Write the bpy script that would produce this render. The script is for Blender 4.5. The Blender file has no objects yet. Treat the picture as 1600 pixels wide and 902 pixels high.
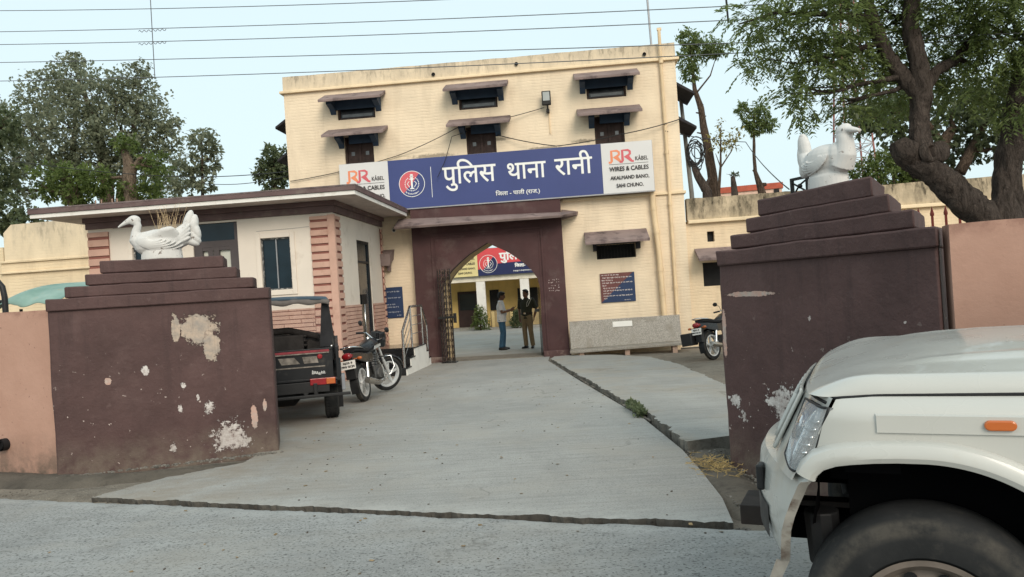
import bpy, bmesh, math, random
from mathutils import Vector, Matrix, noise as mnoise
R = math.radians
PI = math.pi
scene = bpy.context.scene
col = scene.collection
random.seed(7)

# ---------------------------------------------------------------- camera
ROLL, PITCH, CAM_H = 0.065, math.atan(4 / 1200), 1.5
cF = Vector((0, math.cos(PITCH), math.sin(PITCH)))
cU0 = Vector((0, -math.sin(PITCH), math.cos(PITCH)))
cR0 = Vector((1, 0, 0))
cR = cR0 * math.cos(ROLL) - cU0 * math.sin(ROLL)
cU = cR0 * math.sin(ROLL) + cU0 * math.cos(ROLL)
cam_data = bpy.data.cameras.new('camera')
cam_data.sensor_width = 36
cam_data.lens = 27.0
cam_data.clip_start = 0.05
cam_data.clip_end = 4000
cam = bpy.data.objects.new('camera', cam_data)
cam.matrix_world = Matrix(((cR.x, cU.x, -cF.x, 0), (cR.y, cU.y, -cF.y, 0), (cR.z, cU.z, -cF.z, CAM_H), (0, 0, 0, 1)))
col.objects.link(cam)
scene.camera = cam

# ---------------------------------------------------------------- light
SUN_ELEV, SUN_AZ = 32.0, 163.0      # azimuth clockwise from +Y: behind and right of the viewer
world = bpy.data.worlds.new('World')
scene.world = world
world.use_nodes = True
wn = world.node_tree
wn.nodes.clear()
w_out = wn.nodes.new('ShaderNodeOutputWorld')
w_bg = wn.nodes.new('ShaderNodeBackground')
w_sky = wn.nodes.new('ShaderNodeTexSky')
w_sky.sky_type = 'NISHITA'
w_sky.sun_disc = False
w_sky.sun_elevation = R(SUN_ELEV)
w_sky.sun_rotation = R(SUN_AZ)
w_sky.air_density = 1.0
w_sky.dust_density = 5.0
w_sky.ozone_density = 1.0
w_mix = wn.nodes.new('ShaderNodeMix')
w_mix.data_type = 'RGBA'
w_mix.inputs['Factor'].default_value = 0.70       # thin high overcast veil over the blue
w_mix.inputs['B'].default_value = (7.9, 9.5, 9.7, 1)
wn.links.new(w_sky.outputs['Color'], w_mix.inputs['A'])
wn.links.new(w_mix.outputs['Result'], w_bg.inputs['Color'])
w_bg.inputs['Strength'].default_value = 0.13
wn.links.new(w_bg.outputs['Background'], w_out.inputs['Surface'])
sun = bpy.data.lights.new('sun', 'SUN')
sun.energy = 1.75
sun.angle = R(28)
sun.color = (1.0, 0.90, 0.78)
sun_o = bpy.data.objects.new('sun', sun)
sd = Vector((math.sin(R(SUN_AZ)) * math.cos(R(SUN_ELEV)), math.cos(R(SUN_AZ)) * math.cos(R(SUN_ELEV)), math.sin(R(SUN_ELEV))))
sun_o.rotation_euler = sd.to_track_quat('Z', 'Y').to_euler()
sun_o.location = sd * 50
col.objects.link(sun_o)
scene.view_settings.view_transform = 'Standard'
scene.view_settings.look = 'None'
scene.view_settings.exposure = 0.0
scene.view_settings.gamma = 1.0
scene.view_settings.use_curve_mapping = False


# ---------------------------------------------------------------- survey helpers
def at(x, y, d):
    """world point seen at photo pixel (x, y) of the 1600x902 survey picture, d metres ahead"""
    v = cF * 1200 + cR * (x - 800) - cU * (y - 451)
    return Vector((0, 0, CAM_H)) + v * (d / v.y)


# ---------------------------------------------------------------- materials
def srgb(r, g, b):
    f = lambda c: (c / 255 / 12.92) if c / 255 <= 0.04045 else ((c / 255 + 0.055) / 1.055) ** 2.4
    return (f(r), f(g), f(b))


class NT:
    """small node-graph helper"""
    def __init__(s, name):
        s.m = bpy.data.materials.new(name)
        s.m.use_nodes = True
        s.t = s.m.node_tree
        s.t.nodes.clear()
        s.out = s.t.nodes.new('ShaderNodeOutputMaterial')
        s.bsdf = s.t.nodes.new('ShaderNodeBsdfPrincipled')
        s.t.links.new(s.bsdf.outputs[0], s.out.inputs[0])
        s.tc = s.t.nodes.new('ShaderNodeTexCoord')
        s.obj = s.tc.outputs['Object']

    def n(s, kind, **kw):
        nd = s.t.nodes.new(kind)
        for k, v in kw.items():
            setattr(nd, k, v)
        return nd

    def ln(s, a, b):
        s.t.links.new(a, b)

    def set(s, sock, v):
        if hasattr(v, 'is_linked') or hasattr(v, 'links'):
            s.ln(v, sock)
        elif isinstance(v, (tuple, list)) and len(v) == 3 and sock.type == 'RGBA':
            sock.default_value = (*v, 1)
        else:
            sock.default_value = v

    def mapping(s, scale=(1, 1, 1), rot=(0, 0, 0), loc=(0, 0, 0), src=None):
        m = s.n('ShaderNodeMapping')
        m.inputs['Scale'].default_value = scale
        m.inputs['Rotation'].default_value = rot
        m.inputs['Location'].default_value = loc
        s.ln(src or s.obj, m.inputs['Vector'])
        return m.outputs[0]

    def noise(s, scale, detail=4, rough=.55, vec=None, dist=0):
        n = s.n('ShaderNodeTexNoise')
        n.inputs['Scale'].default_value = scale
        n.inputs['Detail'].default_value = detail
        n.inputs['Roughness'].default_value = rough
        n.inputs['Distortion'].default_value = dist
        s.ln(vec or s.obj, n.inputs['Vector'])
        return n.outputs['Fac']

    def ramp(s, v, a, b, lo=0., hi=1.):
        r = s.n('ShaderNodeMapRange')
        r.inputs['From Min'].default_value = a
        r.inputs['From Max'].default_value = b
        r.inputs['To Min'].default_value = lo
        r.inputs['To Max'].default_value = hi
        s.ln(v, r.inputs['Value'])
        return r.outputs[0]

    def math(s, op, a, b=None):
        m = s.n('ShaderNodeMath', operation=op)
        s.set(m.inputs[0], a)
        if b is not None:
            s.set(m.inputs[1], b)
        return m.outputs[0]

    def mix(s, f, a, b, mode='MIX'):
        m = s.n('ShaderNodeMix', data_type='RGBA', blend_type=mode)
        s.set(m.inputs['Factor'], f)
        s.set(m.inputs['A'], a)
        s.set(m.inputs['B'], b)
        return m.outputs['Result']

    def bump(s, h, strength=.3, dist=.01, prev=None):
        b = s.n('ShaderNodeBump')
        b.inputs['Strength'].default_value = strength
        b.inputs['Distance'].default_value = dist
        s.ln(h, b.inputs['Height'])
        if prev:
            s.ln(prev, b.inputs['Normal'])
        s.ln(b.outputs[0], s.bsdf.inputs['Normal'])
        return b.outputs[0]

    def sep(s, src=None):
        x = s.n('ShaderNodeSeparateXYZ')
        s.ln(src or s.obj, x.inputs[0])
        return x.outputs

    def patch(s, c, r, nz, amp=.9, edge=.05):
        """irregular blot of missing paint around c=(x,z) with radii r"""
        m = s.mapping(scale=(1 / r[0], 0, 1 / r[1]), loc=(-c[0] / r[0], 0, -c[1] / r[1]))
        l = s.n('ShaderNodeVectorMath', operation='LENGTH')
        s.ln(m, l.inputs[0])
        d = s.math('ADD', l.outputs['Value'], s.math('MULTIPLY', s.math('SUBTRACT', nz, .5), amp * 2.2))
        s.rim = s.math('MULTIPLY', s.ramp(d, .82 + edge * 3.2, .82 + edge * .6, 0, 1), s.ramp(d, .82 - edge * 1.5, .82 + edge * .5, 0, 1))
        return s.ramp(d, .82 - edge, .82 + edge, 1, 0)

    def finish(s, base, rough=.8, spec=.35, metal=0.):
        s.set(s.bsdf.inputs['Base Color'], base)
        s.set(s.bsdf.inputs['Roughness'], rough)
        s.bsdf.inputs['Specular IOR Level'].default_value = spec
        s.bsdf.inputs['Metallic'].default_value = metal
        return s.m


def mat(name, c, rough=.7, var=.16, scale=3., bump=0., bscale=40., spec=.35, metal=0., dirt=None, coat=0.):
    """painted / cast / woven surface: colour wandering by noise, optional dirt (colour, amount, scale)"""
    t = NT(name)
    a = tuple(max(0, v * (1 - var)) for v in c)
    b = tuple(min(1, v * (1 + var)) for v in c)
    base = t.mix(t.ramp(t.noise(scale, 5), .3, .7), a, b)
    if dirt:
        base = t.mix(t.ramp(t.noise(dirt[2], 6, .65), .62 - dirt[1] * .25, .8 - dirt[1] * .2), base, dirt[0])
    if bump:
        t.bump(t.noise(bscale, 4), bump, .01)
    rg = t.ramp(t.noise(scale * 2.3, 3), .3, .7, max(0.02, rough - .07), min(1, rough + .07))
    m = t.finish(base, rg, spec, metal)
    if coat:
        t.bsdf.inputs['Coat Weight'].default_value = coat
        t.bsdf.inputs['Coat Roughness'].default_value = .06
    return m


def brick_paint(name, c, stain=None, smooth=False, blots=()):
    """thick paint over rough brick courses (courses along local x, up local z)"""
    t = NT(name)
    x, y, z = t.sep()
    cb = t.n('ShaderNodeCombineXYZ')
    t.ln(t.math('ADD', x, y), cb.inputs[0])
    wob = t.math('MULTIPLY', t.math('SUBTRACT', t.noise(2.6, 4, .65), .5), .06)
    t.ln(t.math('ADD', z, wob), cb.inputs[1])
    br = t.n('ShaderNodeTexBrick')
    br.inputs['Scale'].default_value = 1
    br.inputs['Mortar Size'].default_value = .006
    br.inputs['Mortar Smooth'].default_value = .6
    br.inputs['Brick Width'].default_value = .24
    br.inputs['Row Height'].default_value = .08
    t.ln(cb.outputs[0], br.inputs['Vector'])
    fz = t.math('FRACT', t.math('DIVIDE', t.math('ADD', z, wob), .08))
    rows = t.ramp(t.math('ABSOLUTE', t.math('SUBTRACT', fz, .5)), .36, .47)
    mort = t.math('MAXIMUM', rows, t.math('MULTIPLY', br.outputs['Fac'], .25))
    # course lines show only in broken dashes
    dash = t.ramp(t.noise(1.0, 5, .7, t.mapping((2.4, 2.4, 11))), .50, .66)
    worn = t.ramp(t.noise(.75, 4, .6), .38, .60, .25, 1.)
    dash = t.math('MULTIPLY', dash, worn)
    line = t.math('MULTIPLY', mort, dash)
    lo = tuple(v * .88 for v in c)
    hi = tuple(min(1, v * 1.07) for v in c)
    base = t.mix(t.ramp(t.noise(1.1, 5), .3, .7), lo, hi)
    base = t.mix(t.math('MULTIPLY', line, .12 if smooth else .38), base, tuple(v * f for v, f in zip(c, (.5, .46, .42))))
    # water stains running down
    st = t.math('MULTIPLY', t.ramp(t.noise(1.0, 6, .65, t.mapping((2.5, 2.5, .35))), .52, .74), .45)
    base = t.mix(st, base, tuple(v * f for v, f in zip(c, (.62, .6, .58))))
    if stain:
        zl, zh, amt, sc = stain
        k = t.math('MULTIPLY', t.ramp(z, zl, zh), t.ramp(t.noise(1., 7, .7, t.mapping((1.8, 1.8, .9))), .34, .56))
        base = t.mix(t.math('MULTIPLY', k, amt), base, sc)
        k2 = t.math('MULTIPLY', t.ramp(z, zl, zh), t.ramp(t.noise(1., 8, .75, t.mapping((6, 6, 1.6))), .50, .62))
        base = t.mix(t.math('MULTIPLY', k2, amt), base, tuple(v * .35 for v in sc))
    for bx_, bz_, rx_, rz_ in blots:
        kb = t.patch((bx_, bz_), (rx_, rz_), t.noise(9, 7, .75), 1.3, .3)
        base = t.mix(t.math('MULTIPLY', kb, .75), base, tuple(v * .28 for v in c))
    # splash dirt at the foot
    ft = t.math('MULTIPLY', t.ramp(z, .75, -.1), t.ramp(t.noise(2.2, 6, .7), .4, .65))
    base = t.mix(t.math('MULTIPLY', ft, .5), base, (.25, .19, .12))
    base = t.mix(t.math('MULTIPLY', t.ramp(t.noise(.9, 3, .5, t.mapping(loc=(4, 2, 9))), .57, .60), .28), base, tuple(min(1, v * 1.10) for v in c))
    h = t.math('ADD', t.math('MULTIPLY', t.math('MULTIPLY', mort, worn), -.25 if smooth else -1.0), t.math('MULTIPLY', t.noise(14, 5, .65), .9))
    t.bump(h, .42, .012)
    return t.finish(base, .85, .2)


def leafmat(name, a, b, trans=.35):
    t = NT(name)
    g = t.n('ShaderNodeNewGeometry')
    f = t.math('ADD', t.math('MULTIPLY', g.outputs['Random Per Island'], .65), t.math('MULTIPLY', t.noise(.9, 2), .5))
    base = t.mix(t.ramp(f, .15, .95), a, b)
    t.finish(base, .55, .35)
    tr = t.n('ShaderNodeBsdfTranslucent')
    t.set(tr.inputs[0], t.mix(.5, base, tuple(min(1, v * 1.6) for v in b)))
    mx = t.n('ShaderNodeMixShader')
    mx.inputs[0].default_value = trans
    t.ln(t.bsdf.outputs[0], mx.inputs[1])
    t.ln(tr.outputs[0], mx.inputs[2])
    t.ln(mx.outputs[0], t.out.inputs[0])
    return t.m


def barkmat(name, c):
    t = NT(name)
    v = t.mapping((9, 9, 2.6))
    h = t.noise(1.6, 8, .7, v, 1.2)
    h2 = t.noise(3.2, 8, .75, t.mapping((11, 11, 3.2), loc=(3, 1, 2)), 2.0)
    hh = t.math('ADD', t.math('MULTIPLY', h, .6), t.math('MULTIPLY', h2, .5))
    base = t.mix(t.ramp(hh, .42, .66), tuple(k * .25 for k in c), tuple(min(1, k * 1.5) for k in c))
    t.bump(hh, 1., .12)
    return t.finish(base, .92, .15)


# ---------------------------------------------------------------- mesh builder
class MB:
    def __init__(s):
        s.v, s.f, s.m = [], [], []

    def add(s, vs, fs, m=0):
        o = len(s.v)
        s.v += [tuple(p) for p in vs]
        for f in fs:
            s.f.append(tuple(i + o for i in f))
            s.m.append(m)
        return s

    def quad(s, a, b, c, d, m=0):
        return s.add([a, b, c, d], [(0, 1, 2, 3)], m)

    def box(s, x0, x1, y0, y1, z0, z1, m=0):
        vs = [(x, y, z) for z in (z0, z1) for y in (y0, y1) for x in (x0, x1)]
        return s.add(vs, [(0, 2, 3, 1), (4, 5, 7, 6), (0, 1, 5, 4), (2, 6, 7, 3), (0, 4, 6, 2), (1, 3, 7, 5)], m)

    def hexa(s, bot, top, m=0):
        """bot, top: four points each, same winding"""
        return s.add(list(bot) + list(top), [(3, 2, 1, 0), (4, 5, 6, 7), (0, 1, 5, 4), (1, 2, 6, 5), (2, 3, 7, 6), (3, 0, 4, 7)], m)

    def prism(s, poly, fn, t0, t1, m=0):
        """closed outline poly [(a,b)], fn(a,b,t) -> point, extruded t0..t1"""
        n = len(poly)
        vs = [fn(a, b, t0) for a, b in poly] + [fn(a, b, t1) for a, b in poly]
        fs = [tuple(range(n - 1, -1, -1)), tuple(range(n, 2 * n))] + [(i, (i + 1) % n, n + (i + 1) % n, n + i) for i in range(n)]
        return s.add(vs, fs, m)

    def tube(s, pts, r, n=10, m=0, caps=True, flat=1.):
        pts = [Vector(p) for p in pts]
        if not isinstance(r, (list, tuple)):
            r = [r] * len(pts)
        rings = []
        up = None
        for i, p in enumerate(pts):
            d = (pts[min(i + 1, len(pts) - 1)] - pts[max(i - 1, 0)])
            if d.length < 1e-9:
                d = Vector((0, 0, 1))
            d.normalize()
            if up is None:
                up = Vector((0, 0, 1)) if abs(d.z) < .9 else Vector((1, 0, 0))
            a = d.cross(up)
            if a.length < 1e-6:
                a = d.cross(Vector((0, 1, 0)))
            a.normalize()
            b = a.cross(d).normalized()
            up = b
            rings.append([p + (a * math.cos(2 * PI * k / n) + b * math.sin(2 * PI * k / n) * flat) * r[i] for k in range(n)])
        return s.loft(rings, m, caps)

    def loft(s, rings, m=0, caps=True, closed=True):
        n = len(rings[0])
        vs = [p for ring in rings for p in ring]
        fs = []
        for i in range(len(rings) - 1):
            for k in range(n if closed else n - 1):
                k2 = (k + 1) % n
                fs.append((i * n + k, i * n + k2, (i + 1) * n + k2, (i + 1) * n + k))
        if caps:
            fs.append(tuple(range(n - 1, -1, -1)))
            fs.append(tuple((len(rings) - 1) * n + k for k in range(n)))
        return s.add(vs, fs, m)

    def grid(s, fn, us, vs_, m=0):
        nu, nv = len(us), len(vs_)
        pts = [fn(u, v) for u in us for v in vs_]
        fs = [(i * nv + j, (i + 1) * nv + j, (i + 1) * nv + j + 1, i * nv + j + 1) for i in range(nu - 1) for j in range(nv - 1)]
        return s.add(pts, fs, m)

    def lathe(s, prof, c, axis='y', n=32, m=0, closed=False):
        """prof [(r, t)] turned about an axis through c"""
        c = Vector(c)
        ax = {'x': Vector((1, 0, 0)), 'y': Vector((0, 1, 0)), 'z': Vector((0, 0, 1))}[axis] if isinstance(axis, str) else Vector(axis).normalized()
        u = ax.orthogonal().normalized()
        w = ax.cross(u)
        rings = [[c + ax * t + (u * math.cos(2 * PI * k / n) + w * math.sin(2 * PI * k / n)) * r for k in range(n)] for r, t in prof]
        if closed:
            rings.append(rings[0])
        return s.loft(rings, m, caps=False)

    def ball(s, c, r, n=14, m=0, rot=None):
        """ellipsoid; r a number or (rx, ry, rz)"""
        if not isinstance(r, (list, tuple)):
            r = (r, r, r)
        c = Vector(c)
        rings = []
        h = n // 2
        for i in range(h + 1):
            ph = -PI / 2 + PI * i / h
            cr = max(math.cos(ph), 1e-3)
            ring = []
            for k in range(n):
                q = Vector((r[0] * cr * math.cos(2 * PI * k / n), r[1] * cr * math.sin(2 * PI * k / n), r[2] * math.sin(ph)))
                if rot:
                    q = rot @ q
                ring.append(c + q)
            rings.append(ring)
        return s.loft(rings, m)

    def move(s, M):
        s.v = [tuple(M @ Vector(p)) for p in s.v]
        return s

    def join(s, o):
        k = len(s.v)
        s.v += o.v
        s.f += [tuple(i + k for i in f) for f in o.f]
        s.m += o.m
        return s

    def build(s, name, mats, parent=None, smooth=0, bevel=0, remesh=0, label=None, subdiv=0, fix=True):
        me = bpy.data.meshes.new(name)
        me.from_pydata([tuple(p) for p in s.v], [], s.f)
        if not isinstance(mats, (list, tuple)):
            mats = [mats]
        for k in mats:
            me.materials.append(k)
        if len(mats) > 1:
            me.polygons.foreach_set('material_index', s.m)
        if fix:
            bm = bmesh.new()
            bm.from_mesh(me)
            bmesh.ops.remove_doubles(bm, verts=bm.verts, dist=1e-5)
            bmesh.ops.recalc_face_normals(bm, faces=bm.faces)
            bm.to_mesh(me)
            bm.free()
        if smooth:
            me.shade_smooth()
            if smooth < 180:
                me.set_sharp_from_angle(angle=R(smooth))
        me.update()
        o = bpy.data.objects.new(name, me)
        col.objects.link(o)
        if parent:
            o.parent = parent
        if bevel:
            b = o.modifiers.new('bevel', 'BEVEL')
            b.width = bevel
            b.segments = 2
            b.limit_method = 'ANGLE'
            b.angle_limit = R(40)
        if remesh:
            r = o.modifiers.new('remesh', 'REMESH')
            r.mode = 'VOXEL'
            r.voxel_size = remesh
            r.use_smooth_shade = True
            sm = o.modifiers.new('smooth', 'SMOOTH')
            sm.factor = .5
            sm.iterations = 4
        if subdiv:
            d = o.modifiers.new('subdiv', 'SUBSURF')
            d.levels = d.render_levels = subdiv
        if label:
            o['label'] = label
        return o


def tag(o, label, cat, group=None):
    o['label'] = label
    o['category'] = cat
    if group:
        o['group'] = group
    return o


def thing(name, label, cat, loc=(0, 0, 0), rotz=0, group=None):
    o = bpy.data.objects.new(name, None)
    o.empty_display_size = .2
    col.objects.link(o)
    o.location = loc
    o.rotation_euler = (0, 0, rotz)
    return tag(o, label, cat, group)


def setting(o):
    o['kind'] = 'structure'
    return o


def dup(root, loc, rotz, label, group=None):
    r = root.copy()
    col.objects.link(r)
    r.location = loc
    r.rotation_euler = (0, 0, rotz)
    r['label'] = label
    if group:
        r['group'] = group
    for ch in [o for o in bpy.data.objects if o.parent == root]:
        c = ch.copy()
        col.objects.link(c)
        c.parent = r
        for g in [o for o in bpy.data.objects if o.parent == ch]:
            d = g.copy()
            col.objects.link(d)
            d.parent = c
    return r


# ---------------------------------------------------------------- lettering
_glyphs = {}


def letter_shapes(body):
    """filled outlines of a line of text: list of islands [(verts2d, faces)] in em units"""
    if body in _glyphs:
        return _glyphs[body]
    cu = bpy.data.curves.new('text', 'FONT')
    cu.body = body
    cu.size = 1
    cu.resolution_u = 4
    ob = bpy.data.objects.new('text', cu)
    col.objects.link(ob)
    bpy.context.view_layer.update()
    dg = bpy.context.evaluated_depsgraph_get()
    me = ob.evaluated_get(dg).to_mesh()
    vs = [(v.co.x, v.co.y) for v in me.vertices]
    fs = [tuple(p.vertices) for p in me.polygons]
    par = list(range(len(vs)))

    def find(a):
        while par[a] != a:
            par[a] = par[par[a]]
            a = par[a]
        return a
    for f in fs:
        for k in f[1:]:
            par[find(k)] = find(f[0])
    isl = {}
    for f in fs:
        isl.setdefault(find(f[0]), []).append(f)
    res = []
    for ff in isl.values():
        ids = sorted({i for f in ff for i in f})
        mp = {i: k for k, i in enumerate(ids)}
        res.append(([vs[i] for i in ids], [tuple(mp[i] for i in f) for f in ff]))
    ob.evaluated_get(dg).to_mesh_clear()
    bpy.data.objects.remove(ob)
    bpy.data.curves.remove(cu)
    _glyphs[body] = res
    return res


def letter(mb, body, x0, z0, w, h, y, m=0, bold=0., lift=.0012, shear=0.):
    """text fitted to the box x0..x0+w, z0..z0+h on the plane at y facing -y"""
    isl = letter_shapes(body)
    xs = [p[0] for v, f in isl for p in v]
    zs = [p[1] for v, f in isl for p in v]
    ax, az = min(xs), min(zs)
    kx = (w - 2 * bold) / (max(xs) - ax)
    kz = (h - 2 * bold) / (max(zs) - az)
    offs = [(0, 0)]
    if bold:
        offs += [(math.cos(a) * bold, math.sin(a) * bold) for a in [k * PI / 4 for k in range(8)]]
    k = 0
    for i, (v, f) in enumerate(isl):
        for ox, oz in offs:
            mb.add([(x0 + bold + ox + (a - ax) * kx + shear * (b - az) * kz, y - .001 - lift * .15 * k, z0 + bold + oz + (b - az) * kz) for a, b in v], f, m)
            k += 1


def stroke(mb, pts, w, y, m=0):
    """flat brush line of width w through (x, z) points on the plane y"""
    pts = [Vector((a, b)) for a, b in pts]
    L, Rr = [], []
    for i, p in enumerate(pts):
        d = (pts[min(i + 1, len(pts) - 1)] - pts[max(i - 1, 0)]).normalized()
        nrm = Vector((-d.y, d.x)) * (w / 2)
        if 0 < i < len(pts) - 1:
            d1 = (pts[i] - pts[i - 1]).normalized()
            c = max(.45, abs(d1.dot(d)))
            nrm /= c
        L.append(p + nrm)
        Rr.append(p - nrm)
    n = len(pts)
    mb.add([(p.x, y, p.y) for p in L] + [(p.x, y, p.y) for p in Rr], [(i, i + 1, n + i + 1, n + i) for i in range(n - 1)], m)


def disc(mb, cx, cz, r0, r1, y, m=0, n=40, a0=0, a1=2 * PI):
    ang = [a0 + (a1 - a0) * k / n for k in range(n + 1)]
    vs = [(cx + r0 * math.cos(a), y, cz + r0 * math.sin(a)) for a in ang] + [(cx + r1 * math.cos(a), y, cz + r1 * math.sin(a)) for a in ang]
    mb.add(vs, [(i, i + 1, n + 1 + i + 1, n + 1 + i) for i in range(n)], m)


def scribble(mb, x0, x1, z, h, y, m, rnd):
    """one line of small illegible script: head-bar pieces with stems and loops"""
    x = x0
    while x < x1:
        wl = min(rnd.uniform(.03, .09), x1 - x)
        if wl < .012:
            break
        mb.box(x, x + wl, y - .001, y, z + h * .75, z + h, m)
        xx = x + .006
        while xx < x + wl - .004:
            hh = rnd.uniform(.3, 1.) * h
            mb.box(xx, xx + .006, y - .0015, y - .0003, z + h - hh, z + h * rnd.choice((.74, .74, 1.3)), m)
            if rnd.random() < .5:
                mb.box(xx + .006, xx + .014, y - .0015, y - .0003, z + h * .35, z + h * .55, m)
            xx += rnd.uniform(.012, .02)
        x += wl + rnd.uniform(.012, .022)
# ================================================================ materials in use
CREAM = (.80, .66, .485)
M = {}
M['cream'] = brick_paint('cream painted brick', CREAM, blots=((-1.3, 5.32, .6, .07), (.3, 5.62, .5, .05), (1.6, 5.30, .5, .05), (2.6, 5.4, .3, .06)))
M['cream_low'] = brick_paint('cream painted brick weathered', (.78, .615, .42))
M['cream_left'] = brick_paint('cream painted brick grimy', (.74, .60, .41), stain=(3.6, 4.5, .55, (.45, .39, .29)))
M['cream_smooth'] = brick_paint('cream plaster', (.80, .64, .43), smooth=True)
M['tan'] = mat('tan reveal paint', (.55, .40, .22), .85, bump=.3, dirt=((.2, .14, .09), .3, 2))
M['maroon'] = mat('maroon wall paint', (.070, .033, .033), .75, .22, 1.6, .25, 60, dirt=((.12, .08, .074), .35, 1.4))
M['hood'] = mat('weathered maroon concrete', (.225, .168, .155), .9, .22, 2.2, .4, 45, dirt=((.07, .05, .05), .4, 3))
M['hood_black'] = mat('near black concrete', (.03, .028, .032), .9)  # near black for the flank hoods and the lower window's bracket
M['bracket'] = mat('flat dark blue', (.028, .052, .090), .7)  # even dark blue on the corbels and the panel between them
M['wood'] = mat('old dark wood', (.045, .026, .022), .7, .35, 6)
M['pane'] = mat('window glass', (.012, .016, .02), .14, .2, spec=.4)
M['pane_glint'] = mat('window sky reflection', (.11, .115, .12), .15, .3, 4, spec=.6)  # pale tone paints the sky's reflection into the pane colour
M['iron'] = mat('dark iron', (.02, .019, .018), .55, .3, 8, metal=.3)
M['steel'] = mat('stainless steel', (.62, .61, .60), .24, .06, metal=1.)
M['white'] = mat('white paint', (.78, .75, .70), .7, .06, 2, .15, 30, dirt=((.45, .40, .33), .25, 2.5))
M['kiosk_white'] = mat('ivory wall paint', (.74, .66, .57), .75, .05, 1.2, .12, 25, dirt=((.55, .46, .37), .2, 1.6))
M['pinkstone'] = mat('salmon plaster', (.55, .345, .27), .85, .12, 2, .3, 40, dirt=((.40, .22, .16), .3, 2.5))
M['pinkgroove'] = mat('red brown groove paint', (.25, .10, .078), .85, .15)
M['black_gran'] = mat('black granite', (.012, .012, .013), .16, .3, 20, spec=.6)
M['fascia'] = mat('brown fascia paint', (.135, .088, .085), .75, .18, 2, .2, 40, dirt=((.20, .16, .14), .35, 3))
M['kframe'] = mat('grey brown frame paint', (.075, .062, .062), .6)
M['tint'] = mat('blue tinted glass', (.008, .020, .030), .14, .2, spec=.3)
M['sky_white'] = mat('white flex sheet', (.66, .65, .64), .5, .03, 1.5)
M['sky_blue'] = mat('blue flex sheet', (.045, .062, .19), .42, .08, .8, .05, 8)
M['blue2'] = mat('dark blue board', (.02, .04, .10), .5, .12, 2)
M['navy'] = mat('navy board', (.014, .022, .085), .5, .1, 2)
M['red'] = mat('red print', (.62, .07, .08), .5, .08, 2)
M['redpink'] = mat('coral red print', (.62, .12, .14), .5, .06)
M['orange'] = mat('orange print', (.78, .26, .13), .5, .06)
M['print_white'] = mat('white lettering', (.80, .80, .78), .5, .03)
M['print_dark'] = mat('black lettering', (.035, .03, .03), .5, .03)
M['yellowish'] = mat('pale yellow print', (.68, .58, .28), .5, .06)
M['red_faded'] = mat('faded maroon print', (.15, .055, .05), .6, .15, 3)
M['alu'] = mat('grey sheet metal', (.34, .34, .35), .45, .12, 4, metal=.4)
M['cable'] = mat('black cable', (.018, .018, .018), .6)
M['black'] = mat('matt black', (.010, .010, .011), .7)
M['pipe'] = mat('cream painted pipe', (.74, .56, .35), .6, .1, 3)


def terrazzo():
    t = NT('grey terrazzo')
    v = t.n('ShaderNodeTexVoronoi')
    v.inputs['Scale'].default_value = 75
    t.ln(t.obj, v.inputs['Vector'])
    k = t.n('ShaderNodeRGBToBW')
    t.ln(v.outputs['Color'], k.inputs[0])
    base = t.mix(t.ramp(k.outputs[0], .15, .85), (.20, .18, .155), (.40, .365, .315))
    base = t.mix(t.ramp(t.noise(3, 5), .5, .75), base, (.22, .19, .15))
    return t.finish(base, .45, .4)


M['terrazzo'] = terrazzo()


# ================================================================ the ground
SX, SY = 1.38, 4.53                     # a point of the road's edge
RA = R(19.7)
rd = Vector((math.cos(RA), -math.sin(RA)))
rn = Vector((math.sin(RA), math.cos(RA)))


def sdist(x, y):
    return (x - SX) * rn.x + (y - SY) * rn.y


def rpt(a, s):
    return (SX + rd.x * a + rn.x * s, SY + rd.y * a + rn.y * s)


def gz(x, y):
    s = sdist(x, y)
    if s < 0:
        return -.06
    return -.06 - .0125 * min(s, 13.6)


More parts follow.
